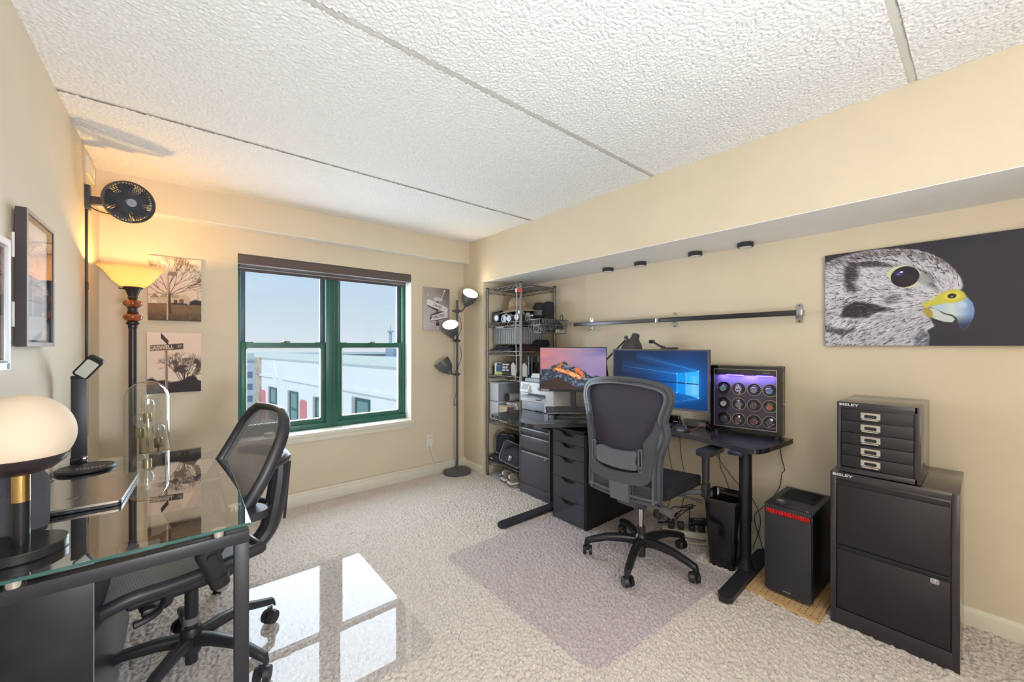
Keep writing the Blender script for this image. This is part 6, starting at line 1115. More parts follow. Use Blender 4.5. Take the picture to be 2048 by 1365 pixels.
# torchiere
tr = T('floor_lamp', 'dark bronze torchiere floor lamp with a glowing amber bowl in the corner', 'lamp', (-0.236, 3.20, 0)); brz = mat('dark_bronze', (62, 54, 52), 0.32, metal=0.35, var=0.1)
obj('base', MB().lathe([(0, 0), (0.14, 0), (0.145, 0.008), (0.13, 0.022), (0.06, 0.035), (0.03, 0.06), (0, 0.06)], 40), brz, tr)
obj('pole', MB().cyl((0, 0, 0.05), (0, 0, 1.43), 0.0185, seg=24), brz, tr)
obj('column_fitting', MB().lathe([(0.0185, 1.40), (0.021, 1.405), (0.021, 1.42), (0.030, 1.43), (0.030, 1.437), (0.020, 1.445)], 28), brz, tr); obj('waist', MB().lathe([(0.020, 1.488), (0.027, 1.494), (0.022, 1.505), (0.022, 1.520), (0.028, 1.527), (0.020, 1.533)], 28), brz, tr)
amb = mat('amber_glass_ball', (150, 72, 26), 0.12, var=0.7, vs=34, coat=0.6)
for zc in (1.467, 1.548): obj('amber_ball', MB().sph((0, 0, zc), 0.0435, (1, 1, 0.60), 32), amb, tr)
obj('socket_cup', MB().lathe([(0.018, 1.572), (0.024, 1.582), (0.020, 1.590), (0.026, 1.605), (0.034, 1.628), (0.047, 1.642), (0.044, 1.646), (0, 1.640)], 32), brz, tr); obj('switch', MB().tube([(-0.03, -0.02, 1.628), (-0.058, -0.03, 1.632)], 0.0035, 8), black, tr)
bw = MB(); pr = [(0.042, 1.642), (0.060, 1.652), (0.085, 1.676), (0.105, 1.705), (0.125, 1.735), (0.143, 1.752), (0.152, 1.756), (0.152, 1.760), (0.140, 1.758), (0.120, 1.740), (0.100, 1.710), (0.080, 1.681), (0.058, 1.658), (0.042, 1.648)]; bw.lathe(pr, 56)
m_ = bpy.data.materials.new('amber_alabaster'); m_.use_nodes = True; n_2 = m_.node_tree.nodes; L2 = m_.node_tree.links; n_2.clear(); o_ = n_2.new('ShaderNodeOutputMaterial'); mx_ = n_2.new('ShaderNodeMixShader'); tl_ = n_2.new('ShaderNodeBsdfTranslucent'); df_ = n_2.new('ShaderNodeBsdfPrincipled'); nz_ = n_2.new('ShaderNodeTexNoise'); nz_.inputs['Scale'].default_value = 18; cr_ = n_2.new('ShaderNodeValToRGB')
cr_.color_ramp.elements[0].color = lin((250, 226, 186)); cr_.color_ramp.elements[1].color = lin((255, 238, 208)); L2.new(nz_.outputs[0], cr_.inputs[0]); L2.new(cr_.outputs[0], tl_.inputs[0]); L2.new(cr_.outputs[0], df_.inputs['Base Color']); df_.inputs['Roughness'].default_value = 0.25; mx_.inputs[0].default_value = 0.25
L2.new(tl_.outputs[0], mx_.inputs[1]); L2.new(df_.outputs[0], mx_.inputs[2]); L2.new(mx_.outputs[0], o_.inputs[0])
obj('bowl', bw, m_, tr, ang=60); obj('bulb', MB().sph((0, 0, 1.672), 0.018, (1, 1, 1.2), 20), mat('lit_warm_bulb', (255, 240, 210), 0.4, emit=(255, 206, 140), es=3.0), tr)
point('torchiere_light', (-0.236, 3.20, 1.712), 10.5, (1.0, 0.57, 0.17), 0.018)
# three head spot lamp
sl_ = T('spot_floor_lamp', 'dark grey floor lamp with three bell shades beside the rack', 'lamp', (2.141, 3.452, 0)); sg = mat('slate_grey_steel', (84, 86, 90), 0.4, var=0.05)
obj('base', MB().lathe([(0, 0), (0.140, 0), (0.144, 0.006), (0.143, 0.026), (0.128, 0.034), (0, 0.038)], 48), sg, sl_); obj('pole', MB().cyl((0, 0, 0.035), (0, 0, 1.765), 0.0125, seg=20), sg, sl_)
def bell(off, ax, zc, lit, side):
    ax = Vector(ax).normalized(); M = ax.to_track_quat('Z', 'Y').to_matrix().to_4x4(); M.translation = Vector(off)
    hd_ = obj('shade', MB().lathe([(0, -0.085), (0.020, -0.085), (0.028, -0.078), (0.031, -0.058), (0.056, -0.036), (0.071, -0.004), (0.079, 0.038), (0.0815, 0.075), (0.079, 0.075), (0.076, 0.038), (0.068, -0.003), (0.052, -0.034), (0, -0.04)], 36, M), sg, sl_)
    obj('inside', MB().lathe([(0.0787, 0.0752), (0.0755, 0.038), (0.0675, -0.003), (0.0515, -0.0335), (0, -0.0385)], 36, M), white, hd_)
    obj('bulb', MB().lathe([(0, 0.062), (0.045, 0.060), (0.060, 0.050), (0.052, 0.02), (0.02, -0.03)] if lit else [(0, 0.03), (0.03, 0.02), (0.02, -0.03)], 32, M), mat('lit_white_bulb', (255, 250, 240), 0.4, emit=(255, 244, 226), es=2.2) if lit else white, hd_)
    b = Vector(off)-ax*0.075; obj('shade_arm', MB().tube([b, (b.x*0.5, b.y*0.5, zc), (0, 0, zc)], 0.008, 8), sg, sl_)
    cl = obj('clamp', MB().cyl((0, 0, zc-0.018), (0, 0, zc+0.018), 0.020, seg=20).box(-0.028 if side < 0 else 0.028, -0.006, zc, 0.04, 0.022, 0.020, b=0.004), darkgrey, sl_); obj('clamp_knob', MB().cyl((-side*0.02, 0.012, zc), (-side*0.045, 0.02, zc), 0.009, seg=12), darkgrey, cl)
    if lit:
        l = bpy.data.lights.new('spot_bulb', 'SPOT'); l.energy = 3.5; l.color = (1.0, 0.86, 0.62); l.spot_size = R(120); l.spot_blend = 0.8; l.shadow_soft_size = 0.05; lo = bpy.data.objects.new('spot_bulb', l); C.objects.link(lo); lo.location = Vector((2.141, 3.452, 0))+Vector(off)+ax*0.09; lo.rotation_euler = (-ax).to_track_quat('Z', 'Y').to_euler()
bell((0.080, -0.085, 1.775), (-0.12, -0.70, 0.74), 1.655, True, 1); bell((-0.080, -0.015, 1.455), (-0.42, -0.49, 0.76), 1.350, True, -1); bell((-0.125, 0.015, 1.085), (-0.42, 0.30, 0.72), 1.008, False, -1)
for z, dx in ((1.60, 0.02), (1.30, 0.02), (0.96, -0.02)): obj('lamp_cord', MB().tube([(dx, -0.016, z), (dx*1.5, -0.03, z-0.12), (dx*0.5-0.06, -0.05, z-0.26), (0.0, -0.016, z-0.22)], 0.003, 6, smooth=6), black, sl_)
ou = T('wall_outlet', 'cream double wall outlet low on the far wall', 'outlet', (1.906, 3.60, 0.34)); obj('plate', MB().prism(rrect(0.072, 0.125, 0.006), 0, 0.006, MY(1.906, 3.60, 0.340)), trimm, ou, w=True)
for z in (0.365, 0.315): 
    f = obj('receptacle', MB().prism(rrect(0.034, 0.034, 0.012), 0.005, 0.008, MY(1.906, 3.60, z)), white, ou, w=True); obj('slots', MB().bx(-0.010, -0.007, -0.006, 0.006, 0.0078, 0.0084, M=MY(1.906, 3.60, z)).bx(0.007, 0.010, -0.005, 0.005, 0.0078, 0.0084, M=MY(1.906, 3.60, z)), darkgrey, f, w=True)
wcd = T('lamp_cable', 'white cord from the outlet plug down behind the spot lamp', 'cord', (2.0, 3.55, 0.0)); obj('cable', MB().tube([(1.906, 3.575, 0.305), (1.908, 3.560, 0.24), (1.94, 3.55, 0.15), (2.03, 3.555, 0.118), (2.18, 3.555, 0.112), (2.26, 3.50, 0.07), (2.29, 3.30, 0.02), (2.29, 3.20, 0.008)], 0.0038, 8, smooth=6), whitegloss, wcd, w=True); obj('plug', MB().prism(rrect(0.028, 0.036, 0.008), 0.008, 0.030, MY(1.906, 3.60, 0.312)), whitegloss, wcd, w=True)
kn = T('sill_dish', 'small white dish standing on the window sill by the chair back', 'dish', (0.52, 3.66, 0.576)); obj('bowl', MB().lathe([(0, 0.0), (0.02, 0.0), (0.036, 0.018), (0.040, 0.026), (0.034, 0.022), (0, 0.006)], 24), whitegloss, kn); obj('foot', MB().cyl((0, 0, 0), (0, 0, 0.004), 0.022, seg=20), whitegloss, kn)

# ================================================================ wire rack in the alcove
rk = T('wire_rack', 'dark grey wire shelving rack in the alcove corner', 'rack', (2.55, 2.94, 0)); wire = mat('epoxy_wire', (124, 120, 118), 0.35, metal=0.55, var=0.2, vs=80)
rx0, rx1, ry0, ry1 = 2.338, 2.772, 2.685, 3.195; SH = [1.862, 1.522, 1.248, 1.012, 0.566, 0.152]
for x in (rx0, rx1):
    for y in (ry0, ry1):
        p_ = obj('post', MB().cyl((x, y, 0.02), (x, y, 1.872), 0.0125, seg=16), wire, rk, w=True); obj('post_cap', MB().cyl((x, y, 1.868), (x, y, 1.882), 0.0145, seg=16), black, p_, w=True); obj('foot', MB().cyl((x, y, 0.0), (x, y, 0.022), 0.014, 0.010, 14), black, p_, w=True)
def wshelf(z):
    mb = MB(); r = 0.0032
    for (a, b) in (((rx0, ry0), (rx0, ry1)), ((rx1, ry0), (rx1, ry1)), ((rx0, ry0), (rx1, ry0)), ((rx0, ry1), (rx1, ry1))):
        for dz in (0, -0.036): mb.cyl((a[0], a[1], z+dz), (b[0], b[1], z+dz), r, seg=6)
        n = max(2, int(math.hypot(b[0]-a[0], b[1]-a[1])/0.042)); P = [(a[0]+(b[0]-a[0])*i/n, a[1]+(b[1]-a[1])*i/n, z-0.034*(i % 2)-0.001) for i in range(n+1)]; mb.tube(P, 0.0026, 5)
    for i in range(1, 20): y = ry0+(ry1-ry0)*i/20; mb.cyl((rx0, y, z), (rx1, y, z), 0.0022, seg=5)
    for x in (rx0+0.15, rx0+0.29): mb.cyl((x, ry0, z-0.006), (x, ry1, z-0.006), 0.003, seg=5)
    s_ = obj('wire_shelf', mb, wire, rk, w=True, kind='stuff')
    for x in (rx0, rx1):
        for y in (ry0, ry1): obj('corner_sleeve', MB().cyl((x, y, z-0.042), (x, y, z+0.006), 0.0165, 0.0145, 14), wire, s_, w=True)
for z in SH: wshelf(z)
tgt = T('tag', 'small red and white tag hanging on the rack front post', 'tag', (rx0-0.02, ry0, 1.80)); obj('card', MB().bx(-0.024, 0.024, -0.016, 0.016, 0, 0.002, M=frame((rx0-0.02, ry0-0.004, 1.80), (0.64, -0.77, 0), (0, 0, 1))), mat('tag_red', (196, 84, 80), 0.5), tgt, w=True); obj('edge', MB().bx(-0.040, -0.024, -0.018, 0.018, 0, 0.002, M=frame((rx0-0.02, ry0-0.004, 1.80), (0.64, -0.77, 0), (0, 0, 1))), white, tgt, w=True)
cord('pale cord hanging down the rack front post', [(rx0-0.022, ry0+0.03, 1.86), (rx0-0.024, ry0+0.035, 1.7), (rx0-0.022, ry0+0.045, 1.4), (rx0-0.02, ry0+0.04, 1.1), (rx0-0.022, ry0+0.06, 0.98)], mat('pale_grey_cord', (176, 174, 172), 0.5), 0.0045)
# sun hat ---------------------------------------------------------------
tan = mat('tan_canvas', (170, 150, 124), 0.9, var=0.12, vs=40, bump=0.3, bs=400); z_ = SH[1]
ht_ = T('sun_hat', 'tan bucket hat with a wide brim on the upper rack shelf', 'hat', (2.51, 2.93, 1.634)); Mh2 = Matrix.Rotation(R(-4), 4, 'X')
obj('brim', MB().lathe([(0.085, 0.030), (0.12, 0.020), (0.165, 0.0), (0.205, -0.018), (0.206, -0.022), (0.165, -0.005), (0.085, 0.024)], 44, Mh2 @ Matrix.Diagonal((0.85, 1.1, 1, 1))), tan, ht_); obj('crown', MB().lathe([(0.094, 0.022), (0.092, 0.06), (0.082, 0.10), (0.060, 0.128), (0.03, 0.140), (0, 0.142)], 36, Mh2), tan, ht_); obj('hat_band', MB().lathe([(0.0955, 0.024), (0.0955, 0.036), (0.0945, 0.044), (0.093, 0.044)], 36, Mh2), mat('tan_band', (140, 120, 98), 0.9), ht_)
# cameras -----------------------------------------------------------------
camb = mat('camera_black', (36, 35, 38), 0.5, var=0.2, vs=80); csil = mat('camera_silver', (140, 141, 143), 0.35, metal=0.6); lensg = mat('lens_dark_glass', (46, 46, 62), 0.05, coat=0.8)
def camera_thing(label, x, y, z, rz, wd=0.12, ht=0.075, dp=0.04, silver=False, hump=True, lr=0.030, ll_=0.045, ring=camb):
    t = T('film_camera', label, 'camera', (x, y, z), rz, 'cameras on the rack'); bm_ = csil if silver else camb
    obj('body', MB().bx(-dp/2, dp/2, -wd/2, wd/2, 0, ht*0.72, b=0.006), camb, t); obj('top_plate', MB().bx(-dp/2, dp/2, -wd/2, wd/2, ht*0.72, ht, b=0.004), bm_, t)
    if hump: obj('prism_hump', MB().prism([(-0.022, 0), (0.022, 0), (0.015, 0.020), (-0.015, 0.020)], -dp/2, dp/2, frame((0, 0, ht-0.003), (0, 1, 0), (0, 0, 1))), bm_, t)
    l_ = obj('lens_barrel', MB().cyl((-dp/2, 0, ht*0.45), (-dp/2-ll_, 0, ht*0.45), lr, lr*0.94, 28), ring, t); obj('front_glass', MB().cyl((-dp/2-ll_+0.004, 0, ht*0.45), (-dp/2-ll_-0.0015, 0, ht*0.45), lr*0.70, lr*0.66, 24), lensg, l_); obj('filter_ring', MB().lathe([(lr*0.72, 0), (lr*0.72, 0.004), (lr*0.96, 0.004), (lr*0.96, 0)], 28, frame((-dp/2-ll_+0.0015, 0, ht*0.45), (0, -1, 0), (0, 0, 1))), csil if silver else darkgrey, l_)
    obj('dial', MB().cyl((0, wd*0.34, ht), (0, wd*0.34, ht+0.009), 0.010, seg=16).cyl((0, -wd*0.36, ht), (0, -wd*0.36, ht+0.006), 0.008, seg=16), bm_, t); return t
camera_thing('black box camera with a dull grey lens, second item from left on the upper shelf', 2.405, 3.075, z_+0.003, 0.15, 0.11, 0.105, 0.05, False, True, 0.040, 0.03)
camera_thing('camera with a pale silver lens face right of the black box camera', 2.405, 2.965, z_+0.003, 0.2, 0.11, 0.078, 0.04, True, True, 0.036, 0.03, csil)
camera_thing('small silver camera with a stubby chrome lens by the front post', 2.400, 2.855, z_+0.003, 0.1, 0.105, 0.068, 0.04, True, False, 0.030, 0.05, csil)
camera_thing('silver camera half hidden behind the rack front post', 2.395, 2.755, z_+0.003, 0.0, 0.085, 0.085, 0.04, True, True, 0.030, 0.03, csil)
camera_thing('black camera behind the pale silver lens camera', 2.53, 3.03, z_+0.003, 0.1, 0.13, 0.095, 0.045)
camera_thing('black camera under the hat brim beside the front post', 2.53, 2.87, z_+0.003, -0.1, 0.13, 0.095, 0.045)
camera_thing('grey silver camera under the hat brim right of the front post', 2.47, 2.735, z_+0.003, 0.7, 0.10, 0.066, 0.04, True, True, 0.026, 0.03)
pv = T('lens_pouch', 'violet black cylinder pouch, first item from left on the upper shelf', 'pouch', (2.40, 3.155, z_+0.003)); obj('body', MB().cyl((0, 0, 0), (0, 0, 0.095), 0.026, seg=24), mat('violet_black', (52, 40, 62), 0.5), pv); obj('lid', MB().cyl((0, 0, 0.094), (0, 0, 0.112), 0.027, 0.024, 24), black, pv)
for i, (x, y, z, lb) in enumerate(((2.62, 2.70, z_+0.055, 'black cap with a grey front panel on the upper rack shelf'), (2.665, 2.62, z_+0.060, 'plain black cap right of the grey fronted cap'))):
    t = T('cap', lb, 'cap', (x, y+0.045, z)); obj('crown', MB().lathe([(0.062, 0), (0.068, 0.04), (0.066, 0.09), (0.052, 0.125), (0.026, 0.138), (0, 0.140)], 28, Matrix.Diagonal((0.8, 1.0, 1.0, 1))), fabricblack, t)
    if i == 0: obj('front_panel', MB().lathe([(0.0695, 0.012), (0.0705, 0.04), (0.069, 0.062)], 10, Matrix.Diagonal((0.82, 1.02, 1, 1)), R(165), R(245)), mat('grey_mesh_panel', (104, 104, 110), 0.8), t)
    obj('visor', MB().lathe([(0.060, 0.004), (0.085, -0.004), (0.105, -0.014), (0.085, -0.008)], 14, Matrix.Diagonal((0.9, 1, 1, 1)), R(140), R(260)), fabricblack, t)
bxk = T('gear_case', 'low black gear case under the caps on the upper shelf', 'case', (2.645, 2.735, z_+0.003)); obj('body', MB().bx(-0.09, 0.09, -0.045, 0.07, 0, 0.046, b=0.012), fabricblack, bxk); obj('zip', MB().ring(rrect(0.182, 0.117, 0.012, 3, 0, 0.0125), rrect(0.178, 0.113, 0.012, 3, 0, 0.0125), 0.022, 0.026), darkgrey, bxk)
# hanging basket ------------------------------------------------------------
bk_ = T('wire_basket', 'grey wire basket of lenses hooked on the rack side', 'basket', (2.56, 2.56, 1.41)); mb = MB(); bx0, bx1, by0, by1, bz0, bz1 = 2.385, 2.745, 2.475, 2.665, 1.415, 1.535
for z, e_ in ((bz1, 0.0), (bz0, 0.02), (bz1-0.05, 0.008)): mb.tube([(bx0+e_, by0+e_, z), (bx1-e_, by0+e_, z), (bx1-e_, by1-e_, z), (bx0+e_, by1-e_, z)], 0.003, 6, closed=True)
for i in range(1, 19):
    x = bx0+(bx1-bx0)*i/19; mb.tube([(x, by0, bz1), (x, by0+0.02, bz0), (x, by1-0.02, bz0), (x, by1, bz1)], 0.0018, 5)
for i in range(1, 9):
    y = by0+(by1-by0)*i/9; mb.tube([(bx0, y, bz1), (bx0+0.02, y, bz0), (bx1-0.02, y, bz0), (bx1, y, bz1)], 0.0018, 5)
obj('basket_wires', mb, mat('grey_wire', (120, 118, 116), 0.35, metal=0.5), bk_, w=True, kind='stuff'); obj('hook', MB().tube([(2.56, by1, bz1), (2.56, ry0-0.004, bz1+0.02), (2.56, ry0-0.002, SH[1]+0.006), (2.56, ry0+0.01, SH[1]+0.006)], 0.003, 6), wire, bk_, w=True)
rs = random.Random(9)
for i, (x, y, rz, r, l, lb) in enumerate(((2.44, 2.57, 0.3, 0.030, 0.06, 'silver lens lying at the left end of the wire basket'), (2.50, 2.60, 1.2, 0.028, 0.07, 'black lens standing second from left in the basket'), (2.56, 2.54, -0.6, 0.030, 0.05, 'black lens tilted in the basket middle'), (2.61, 2.55, 0.2, 0.034, 0.05, 'lens with a pale round glass right of the basket middle'), (2.69, 2.55, 0.5, 0.036, 0.075, 'large black lens at the right end of the basket'))):
    t = T('camera_lens', lb, 'lens', (x, y, 1.423), rz, 'lenses in the wire basket'); Mx = Matrix.Translation((0, 0, r)) @ Matrix.Rotation(R(-90), 4, 'Y'); mm = csil if i == 0 else camb
    obj('barrel', MB().cyl((l/2, 0, r), (-l/2, 0, r), r, seg=28), mm, t); obj('grip_ring', MB().lathe([(r, 0.0), (r*1.06, 0.002), (r*1.06, l*0.35), (r, l*0.37)], 28, Mx @ Matrix.Translation((0, 0, -l*0.2))), darkgrey, t); obj('front_glass', MB().cyl((-l/2+0.002, 0, r), (-l/2-0.002, 0, r), r*0.78, r*0.74, 24), mat('pale_lens', (150, 156, 158), 0.08, coat=0.6) if i == 3 else lensg, t)
dcp = T('pouch', 'slack dark pouch lying over the basket top', 'pouch', (2.60, 2.60, 1.505)); G = []
for i in range(13):
    u = i/12*2-1; G.append([(0.105*u, 0.075*v, 0.058*max(0, 1-u*u)**0.5*max(0, 1-v*v)**0.6+0.006*math.sin(9*u+5*v)) for v in [k/6-1 for k in range(13)]])
obj('cloth', slab(G, 0.008), fabricblack, dcp, ang=70); obj('cord_loop', MB().tube([(0.07, -0.02, 0.02), (0.12, -0.05, 0.03), (0.135, -0.06, 0.06), (0.12, -0.06, 0.085), (0.105, -0.055, 0.06), (0.11, -0.05, 0.02)], 0.003, 6, smooth=5), black, dcp)
for i in range(5):
    t = T('film_can', 'small white film can along the basket bottom, %s from the rack post' % ['first', 'second', 'third', 'fourth', 'fifth'][i], 'film can', (2.615+i*0.024, 2.511, 1.4205), 0, 'film cans in the wire basket'); obj('can', MB().cyl((0, 0, 0), (0, 0, 0.030), 0.0095, seg=16), mat('pale_can', (206, 200, 182), 0.4), t); obj('lid', MB().cyl((0, 0, 0.029), (0, 0, 0.035), 0.0105, seg=16), darkgrey, t)
# second shelf ---------------------------------------------------------------
z_ = SH[2]+0.004
def heap(name, label, cat, x, y, z, rx, ry, h, m, seed, extra=None):
    t = T(name, label, cat, (x, y, z)); rs = random.Random(seed); ph = [rs.uniform(0, 6) for _ in range(6)]; G = []
    for i in range(21):
        u = i/10-1; G.append([(rx*u, ry*v, 0.004+h*(max(0, 1-abs(u)**2.6)*max(0, 1-abs(v)**2.6))**0.5*(0.8+0.2*math.sin(5*u+ph[0])*math.sin(6*v+ph[1]))+0.12*h*math.sin(13*u+ph[2]+4*v)) for v in [k/10-1 for k in range(21)]])
    obj('cloth', slab(G, 0.004), m, t, ang=80); return t
jk = heap('folded_jacket', 'dark folded jacket lying under the ribbed bin', 'jacket', 2.55, 3.02, z_, 0.19, 0.165, 0.052, mat('navy_black_cloth', (44, 40, 50), 0.85, var=0.3, vs=20), 3); obj('collar', MB().tube([(-0.16, -0.10, 0.04), (-0.175, 0.0, 0.03), (-0.16, 0.10, 0.04)], 0.012, 8, smooth=5), fabricblack, jk)
jk2 = heap('folded_cloth', 'dark maroon folded cloth right of the jacket', 'cloth', 2.50, 2.755, z_, 0.12, 0.065, 0.05, mat('maroon_cloth', (66, 44, 50), 0.9, var=0.3, vs=30), 5); obj('fold', MB().tube([(-0.10, -0.04, 0.03), (-0.11, 0.0, 0.035), (-0.10, 0.04, 0.03)], 0.010, 8, smooth=5), mat('maroon_cloth', (66, 44, 50), 0.9), jk2)
bn = T('ribbed_bin', 'grey ribbed plastic bin with a lid on the second rack shelf', 'bin', (2.545, 2.955, 1.314)); gpl = mat('grey_bin_plastic', (150, 152, 156), 0.4)
b0, b1, c0, c1 = -0.150, 0.15, -0.205, 0.215; obj('tub', MB().bx(b0+0.004, b1-0.004, c0+0.004, c1-0.004, 0, 0.150), mat('grey_bin_core', (112, 114, 120), 0.45), bn)
for i in range(15): y = c0+0.014+i*(c1-c0-0.028)/14; obj('rib', MB().bx(b0-0.002, b0+0.006, y-0.008, y+0.008, 0.002, 0.146, b=0.003), gpl, bn)
for i in range(10): x = b0+0.016+i*(b1-b0-0.032)/9; obj('rib', MB().bx(x-0.009, x+0.009, c0-0.002, c0+0.006, 0.002, 0.146, b=0.003), gpl, bn)
obj('lid', MB().bx(b0-0.012, b1+0.012, c0-0.012, c1+0.012, 0.148, 0.160, b=0.004), gpl, bn)
bo_ = T('shallow_box', 'flat black box on the ribbed bin lid', 'box', (2.47, 2.90, 1.4745)); obj('tray', MB().bx(-0.08, 0.12, -0.16, 0.10, 0, 0.028, b=0.003), black, bo_); obj('lid', MB().bx(-0.083, 0.123, -0.163, 0.103, 0.026, 0.036, b=0.003), blackgloss, bo_)
bk2 = T('booklet', 'thin grey booklet beside the flat black box', 'book', (2.44, 3.06, 1.4745)); obj('cover', MB().bx(-0.05, 0.06, -0.05, 0.08, 0, 0.002).bx(-0.05, 0.06, -0.05, 0.08, 0.012, 0.014), mat('grey_green_cover', (110, 116, 112), 0.6), bk2); obj('pages', MB().bx(-0.048, 0.058, -0.048, 0.078, 0.002, 0.012), white, bk2)
pb_ = T('zip_pouch', 'rounded black zip pouch at the right of the second shelf', 'pouch', (2.63, 2.735, z_)); obj('body', MB().prism(rrect(0.17, 0.105, 0.035, 6, 0, 0.0525), -0.04, 0.04, frame((0, 0, 0), (1, 0, 0), (0, 0, 1))), fabricblack, pb_); obj('zip', MB().ring(rrect(0.174, 0.109, 0.036, 6, 0, 0.0525), rrect(0.168, 0.103, 0.034, 6, 0, 0.0525), -0.004, 0.004, M=frame((0, 0, 0), (1, 0, 0), (0, 0, 1))), darkgrey, pb_)
# third shelf ------------------------------------------------------------------
z_ = SH[3]+0.004
pbx = T('product_box', 'blue and white printed box with green edge on the third shelf', 'box', (2.42, 3.085, z_), 0.5); obj('carton', MB().bx(-0.05, 0.05, -0.045, 0.045, 0, 0.118, b=0.001), mat('grey_carton', (176, 182, 190), 0.5), pbx)
obj('blue_panel', MB().bx(-0.0512, -0.0498, -0.040, 0.026, 0.03, 0.085), mat('blue_print', (70, 88, 134), 0.5), pbx); obj('green_band', MB().bx(-0.0512, -0.0498, -0.045, 0.045, 0.0, 0.026), mat('lime_print', (186, 206, 130), 0.5), pbx); obj('check_print', MB().bx(-0.0514, -0.050, 0.028, 0.042, 0.03, 0.11), white, pbx); obj('dark_print', MB().bx(-0.0512, -0.0498, -0.044, 0.02, 0.09, 0.112), darkgrey, pbx)
kbx = T('product_box', 'black printed box with white label blocks on the third shelf', 'box', (2.43, 2.965, z_), 0.45); obj('carton', MB().bx(-0.05, 0.05, -0.055, 0.055, 0.028, 0.122, b=0.001), black, kbx); obj('lower_box', MB().bx(-0.055, 0.05, -0.058, 0.05, 0, 0.027, b=0.002), mat('green_black_box', (58, 62, 62), 0.5), kbx)
for i, (y0, y1, zz0, zz1) in enumerate(((0.02, 0.048, 0.095, 0.110), (-0.018, 0.014, 0.095, 0.110), (0.02, 0.048, 0.065, 0.085), (-0.006, 0.014, 0.065, 0.085), (0.018, 0.05, 0.04, 0.056), (-0.018, 0.010, 0.04, 0.056))): obj('label_block', MB().bx(-0.0512, -0.0498, y0, y1, zz0, zz1), mat('label_white', (196, 196, 200), 0.5), kbx)
for i, (y, lb, cl) in enumerate(((2.865, 'pale upright envelope left of the rack front post', (196, 192, 186)), (2.705, 'pale upright envelope right of the rack front post', (190, 188, 186)))):
    t = T('envelope', lb, 'envelope', (2.40, y, z_), 0.35); obj('paper', MB().prism([(-0.045, 0), (0.045, 0), (0.045, 0.10), (0.0, 0.128), (-0.045, 0.095)], -0.004, 0.004, frame((0, 0, 0), (0.5, 0.85, 0), (0, 0, 1))), mat('envelope_%d' % i, cl, 0.8), t); obj('crease', MB().bx(-0.044, 0.044, 0.075, 0.077, 0.004, 0.0048, M=frame((0, 0, 0), (0.5, 0.85, 0), (0, 0, 1))), mat('crease_grey', (150, 148, 146), 0.8), t)
lc = T('lens_case', 'black cylindrical lens case with a grey lid on the third shelf', 'case', (2.52, 2.735, z_)); obj('tube', MB().cyl((0, 0, 0), (0, 0, 0.130), 0.046, seg=32), blackgloss, lc); obj('lid', MB().cyl((0, 0, 0.132), (0, 0, 0.185), 0.0475, seg=32), mat('dark_lid', (54, 58, 66), 0.25), lc)
bp_ = T('binoculars', 'black binoculars at the left end of the third shelf', 'binoculars', (2.42, 3.165, z_))
for s in (-1, 1): obj('barrel', MB().lathe([(0.014, 0), (0.018, 0.012), (0.013, 0.03), (0.022, 0.07), (0.022, 0.085), (0, 0.086)], 18, Matrix.Translation((0.02*s, 0.0, 0))), camb, bp_)
obj('bridge', MB().bx(-0.02, 0.02, -0.008, 0.008, 0.03, 0.05), camb, bp_)
hmp = T('round_case', 'dark green rounded case behind the lens case', 'case', (2.64, 2.79, z_)); obj('shell', MB().lathe([(0, 0), (0.07, 0), (0.078, 0.02), (0.074, 0.07), (0.05, 0.112), (0, 0.125)], 28), mat('olive_black', (62, 68, 62), 0.6), hmp); obj('seam', MB().lathe([(0.078, 0.03), (0.0795, 0.032), (0.078, 0.034)], 28), black, hmp)
# fourth shelf -------------------------------------------------------------------
z_ = SH[4]+0.004; gbx = mat('grey_file_box', (140, 144, 154), 0.5, var=0.04)
for i, (z, lb) in enumerate(((z_, 'grey magazine file box, lower of the stacked pair'), (z_+0.184, 'grey magazine file box, upper of the stacked pair'))):
    t = T('file_box', lb, 'box', (2.54, 3.10, z), 0, 'grey file boxes'); obj('box', MB().bx(-0.185, 0.19, -0.062, 0.075, 0, 0.178, b=0.002), gbx, t); obj('front_face', MB().bx(-0.1875, -0.184, -0.060, 0.073, 0.004, 0.174, b=0.001), mat('pale_grey_face', (196, 200, 208), 0.5), t); obj('lid_lip', MB().bx(-0.189, 0.19, -0.066, 0.078, 0.168, 0.182, b=0.002), mat('pale_grey_lip', (176, 180, 188), 0.5), t)
tb = T('poster_tube', 'silver grey poster tube lying between file boxes and printer', 'tube', (2.55, 2.955, 0.80)); obj('tube', MB().cyl((-0.15, 0.0, 0.0), (0.16, -0.05, 0.0), 0.036, seg=28), mat('silver_tube', (166, 168, 174), 0.35), tb); obj('end_cap', MB().cyl((-0.158, 0.0013, 0), (-0.148, -0.0003, 0), 0.038, seg=28), blackgloss, tb)
bks = [('white paperback, top of the pile under the tube', (206, 204, 204)), ('grey hardback in the middle of the pile under the tube', (176, 172, 172)), ('white paperback at the bottom of the pile under the tube', (214, 212, 210))]
for i, (lb, cl) in enumerate(bks):
    t = T('book', lb, 'book', (2.53, 2.90, 0.728-i*0.026), 0.08*i-0.05, 'books under the tube'); obj('cover', MB().bx(-0.12, 0.12, -0.085, 0.085, 0, 0.0025).bx(-0.12, 0.12, -0.085, 0.085, 0.021, 0.0235).bx(-0.12, -0.117, -0.085, 0.085, 0, 0.0235), mat('book_%d' % i, cl, 0.5), t); obj('pages', MB().bx(-0.117, 0.118, -0.083, 0.083, 0.0025, 0.021), mat('paper_edge', (222, 216, 204), 0.8), t); obj('spine_print', MB().bx(-0.1208, -0.1198, -0.06, 0.02, 0.006, 0.017), mat('spine_grey', (130, 126, 126), 0.5), t)
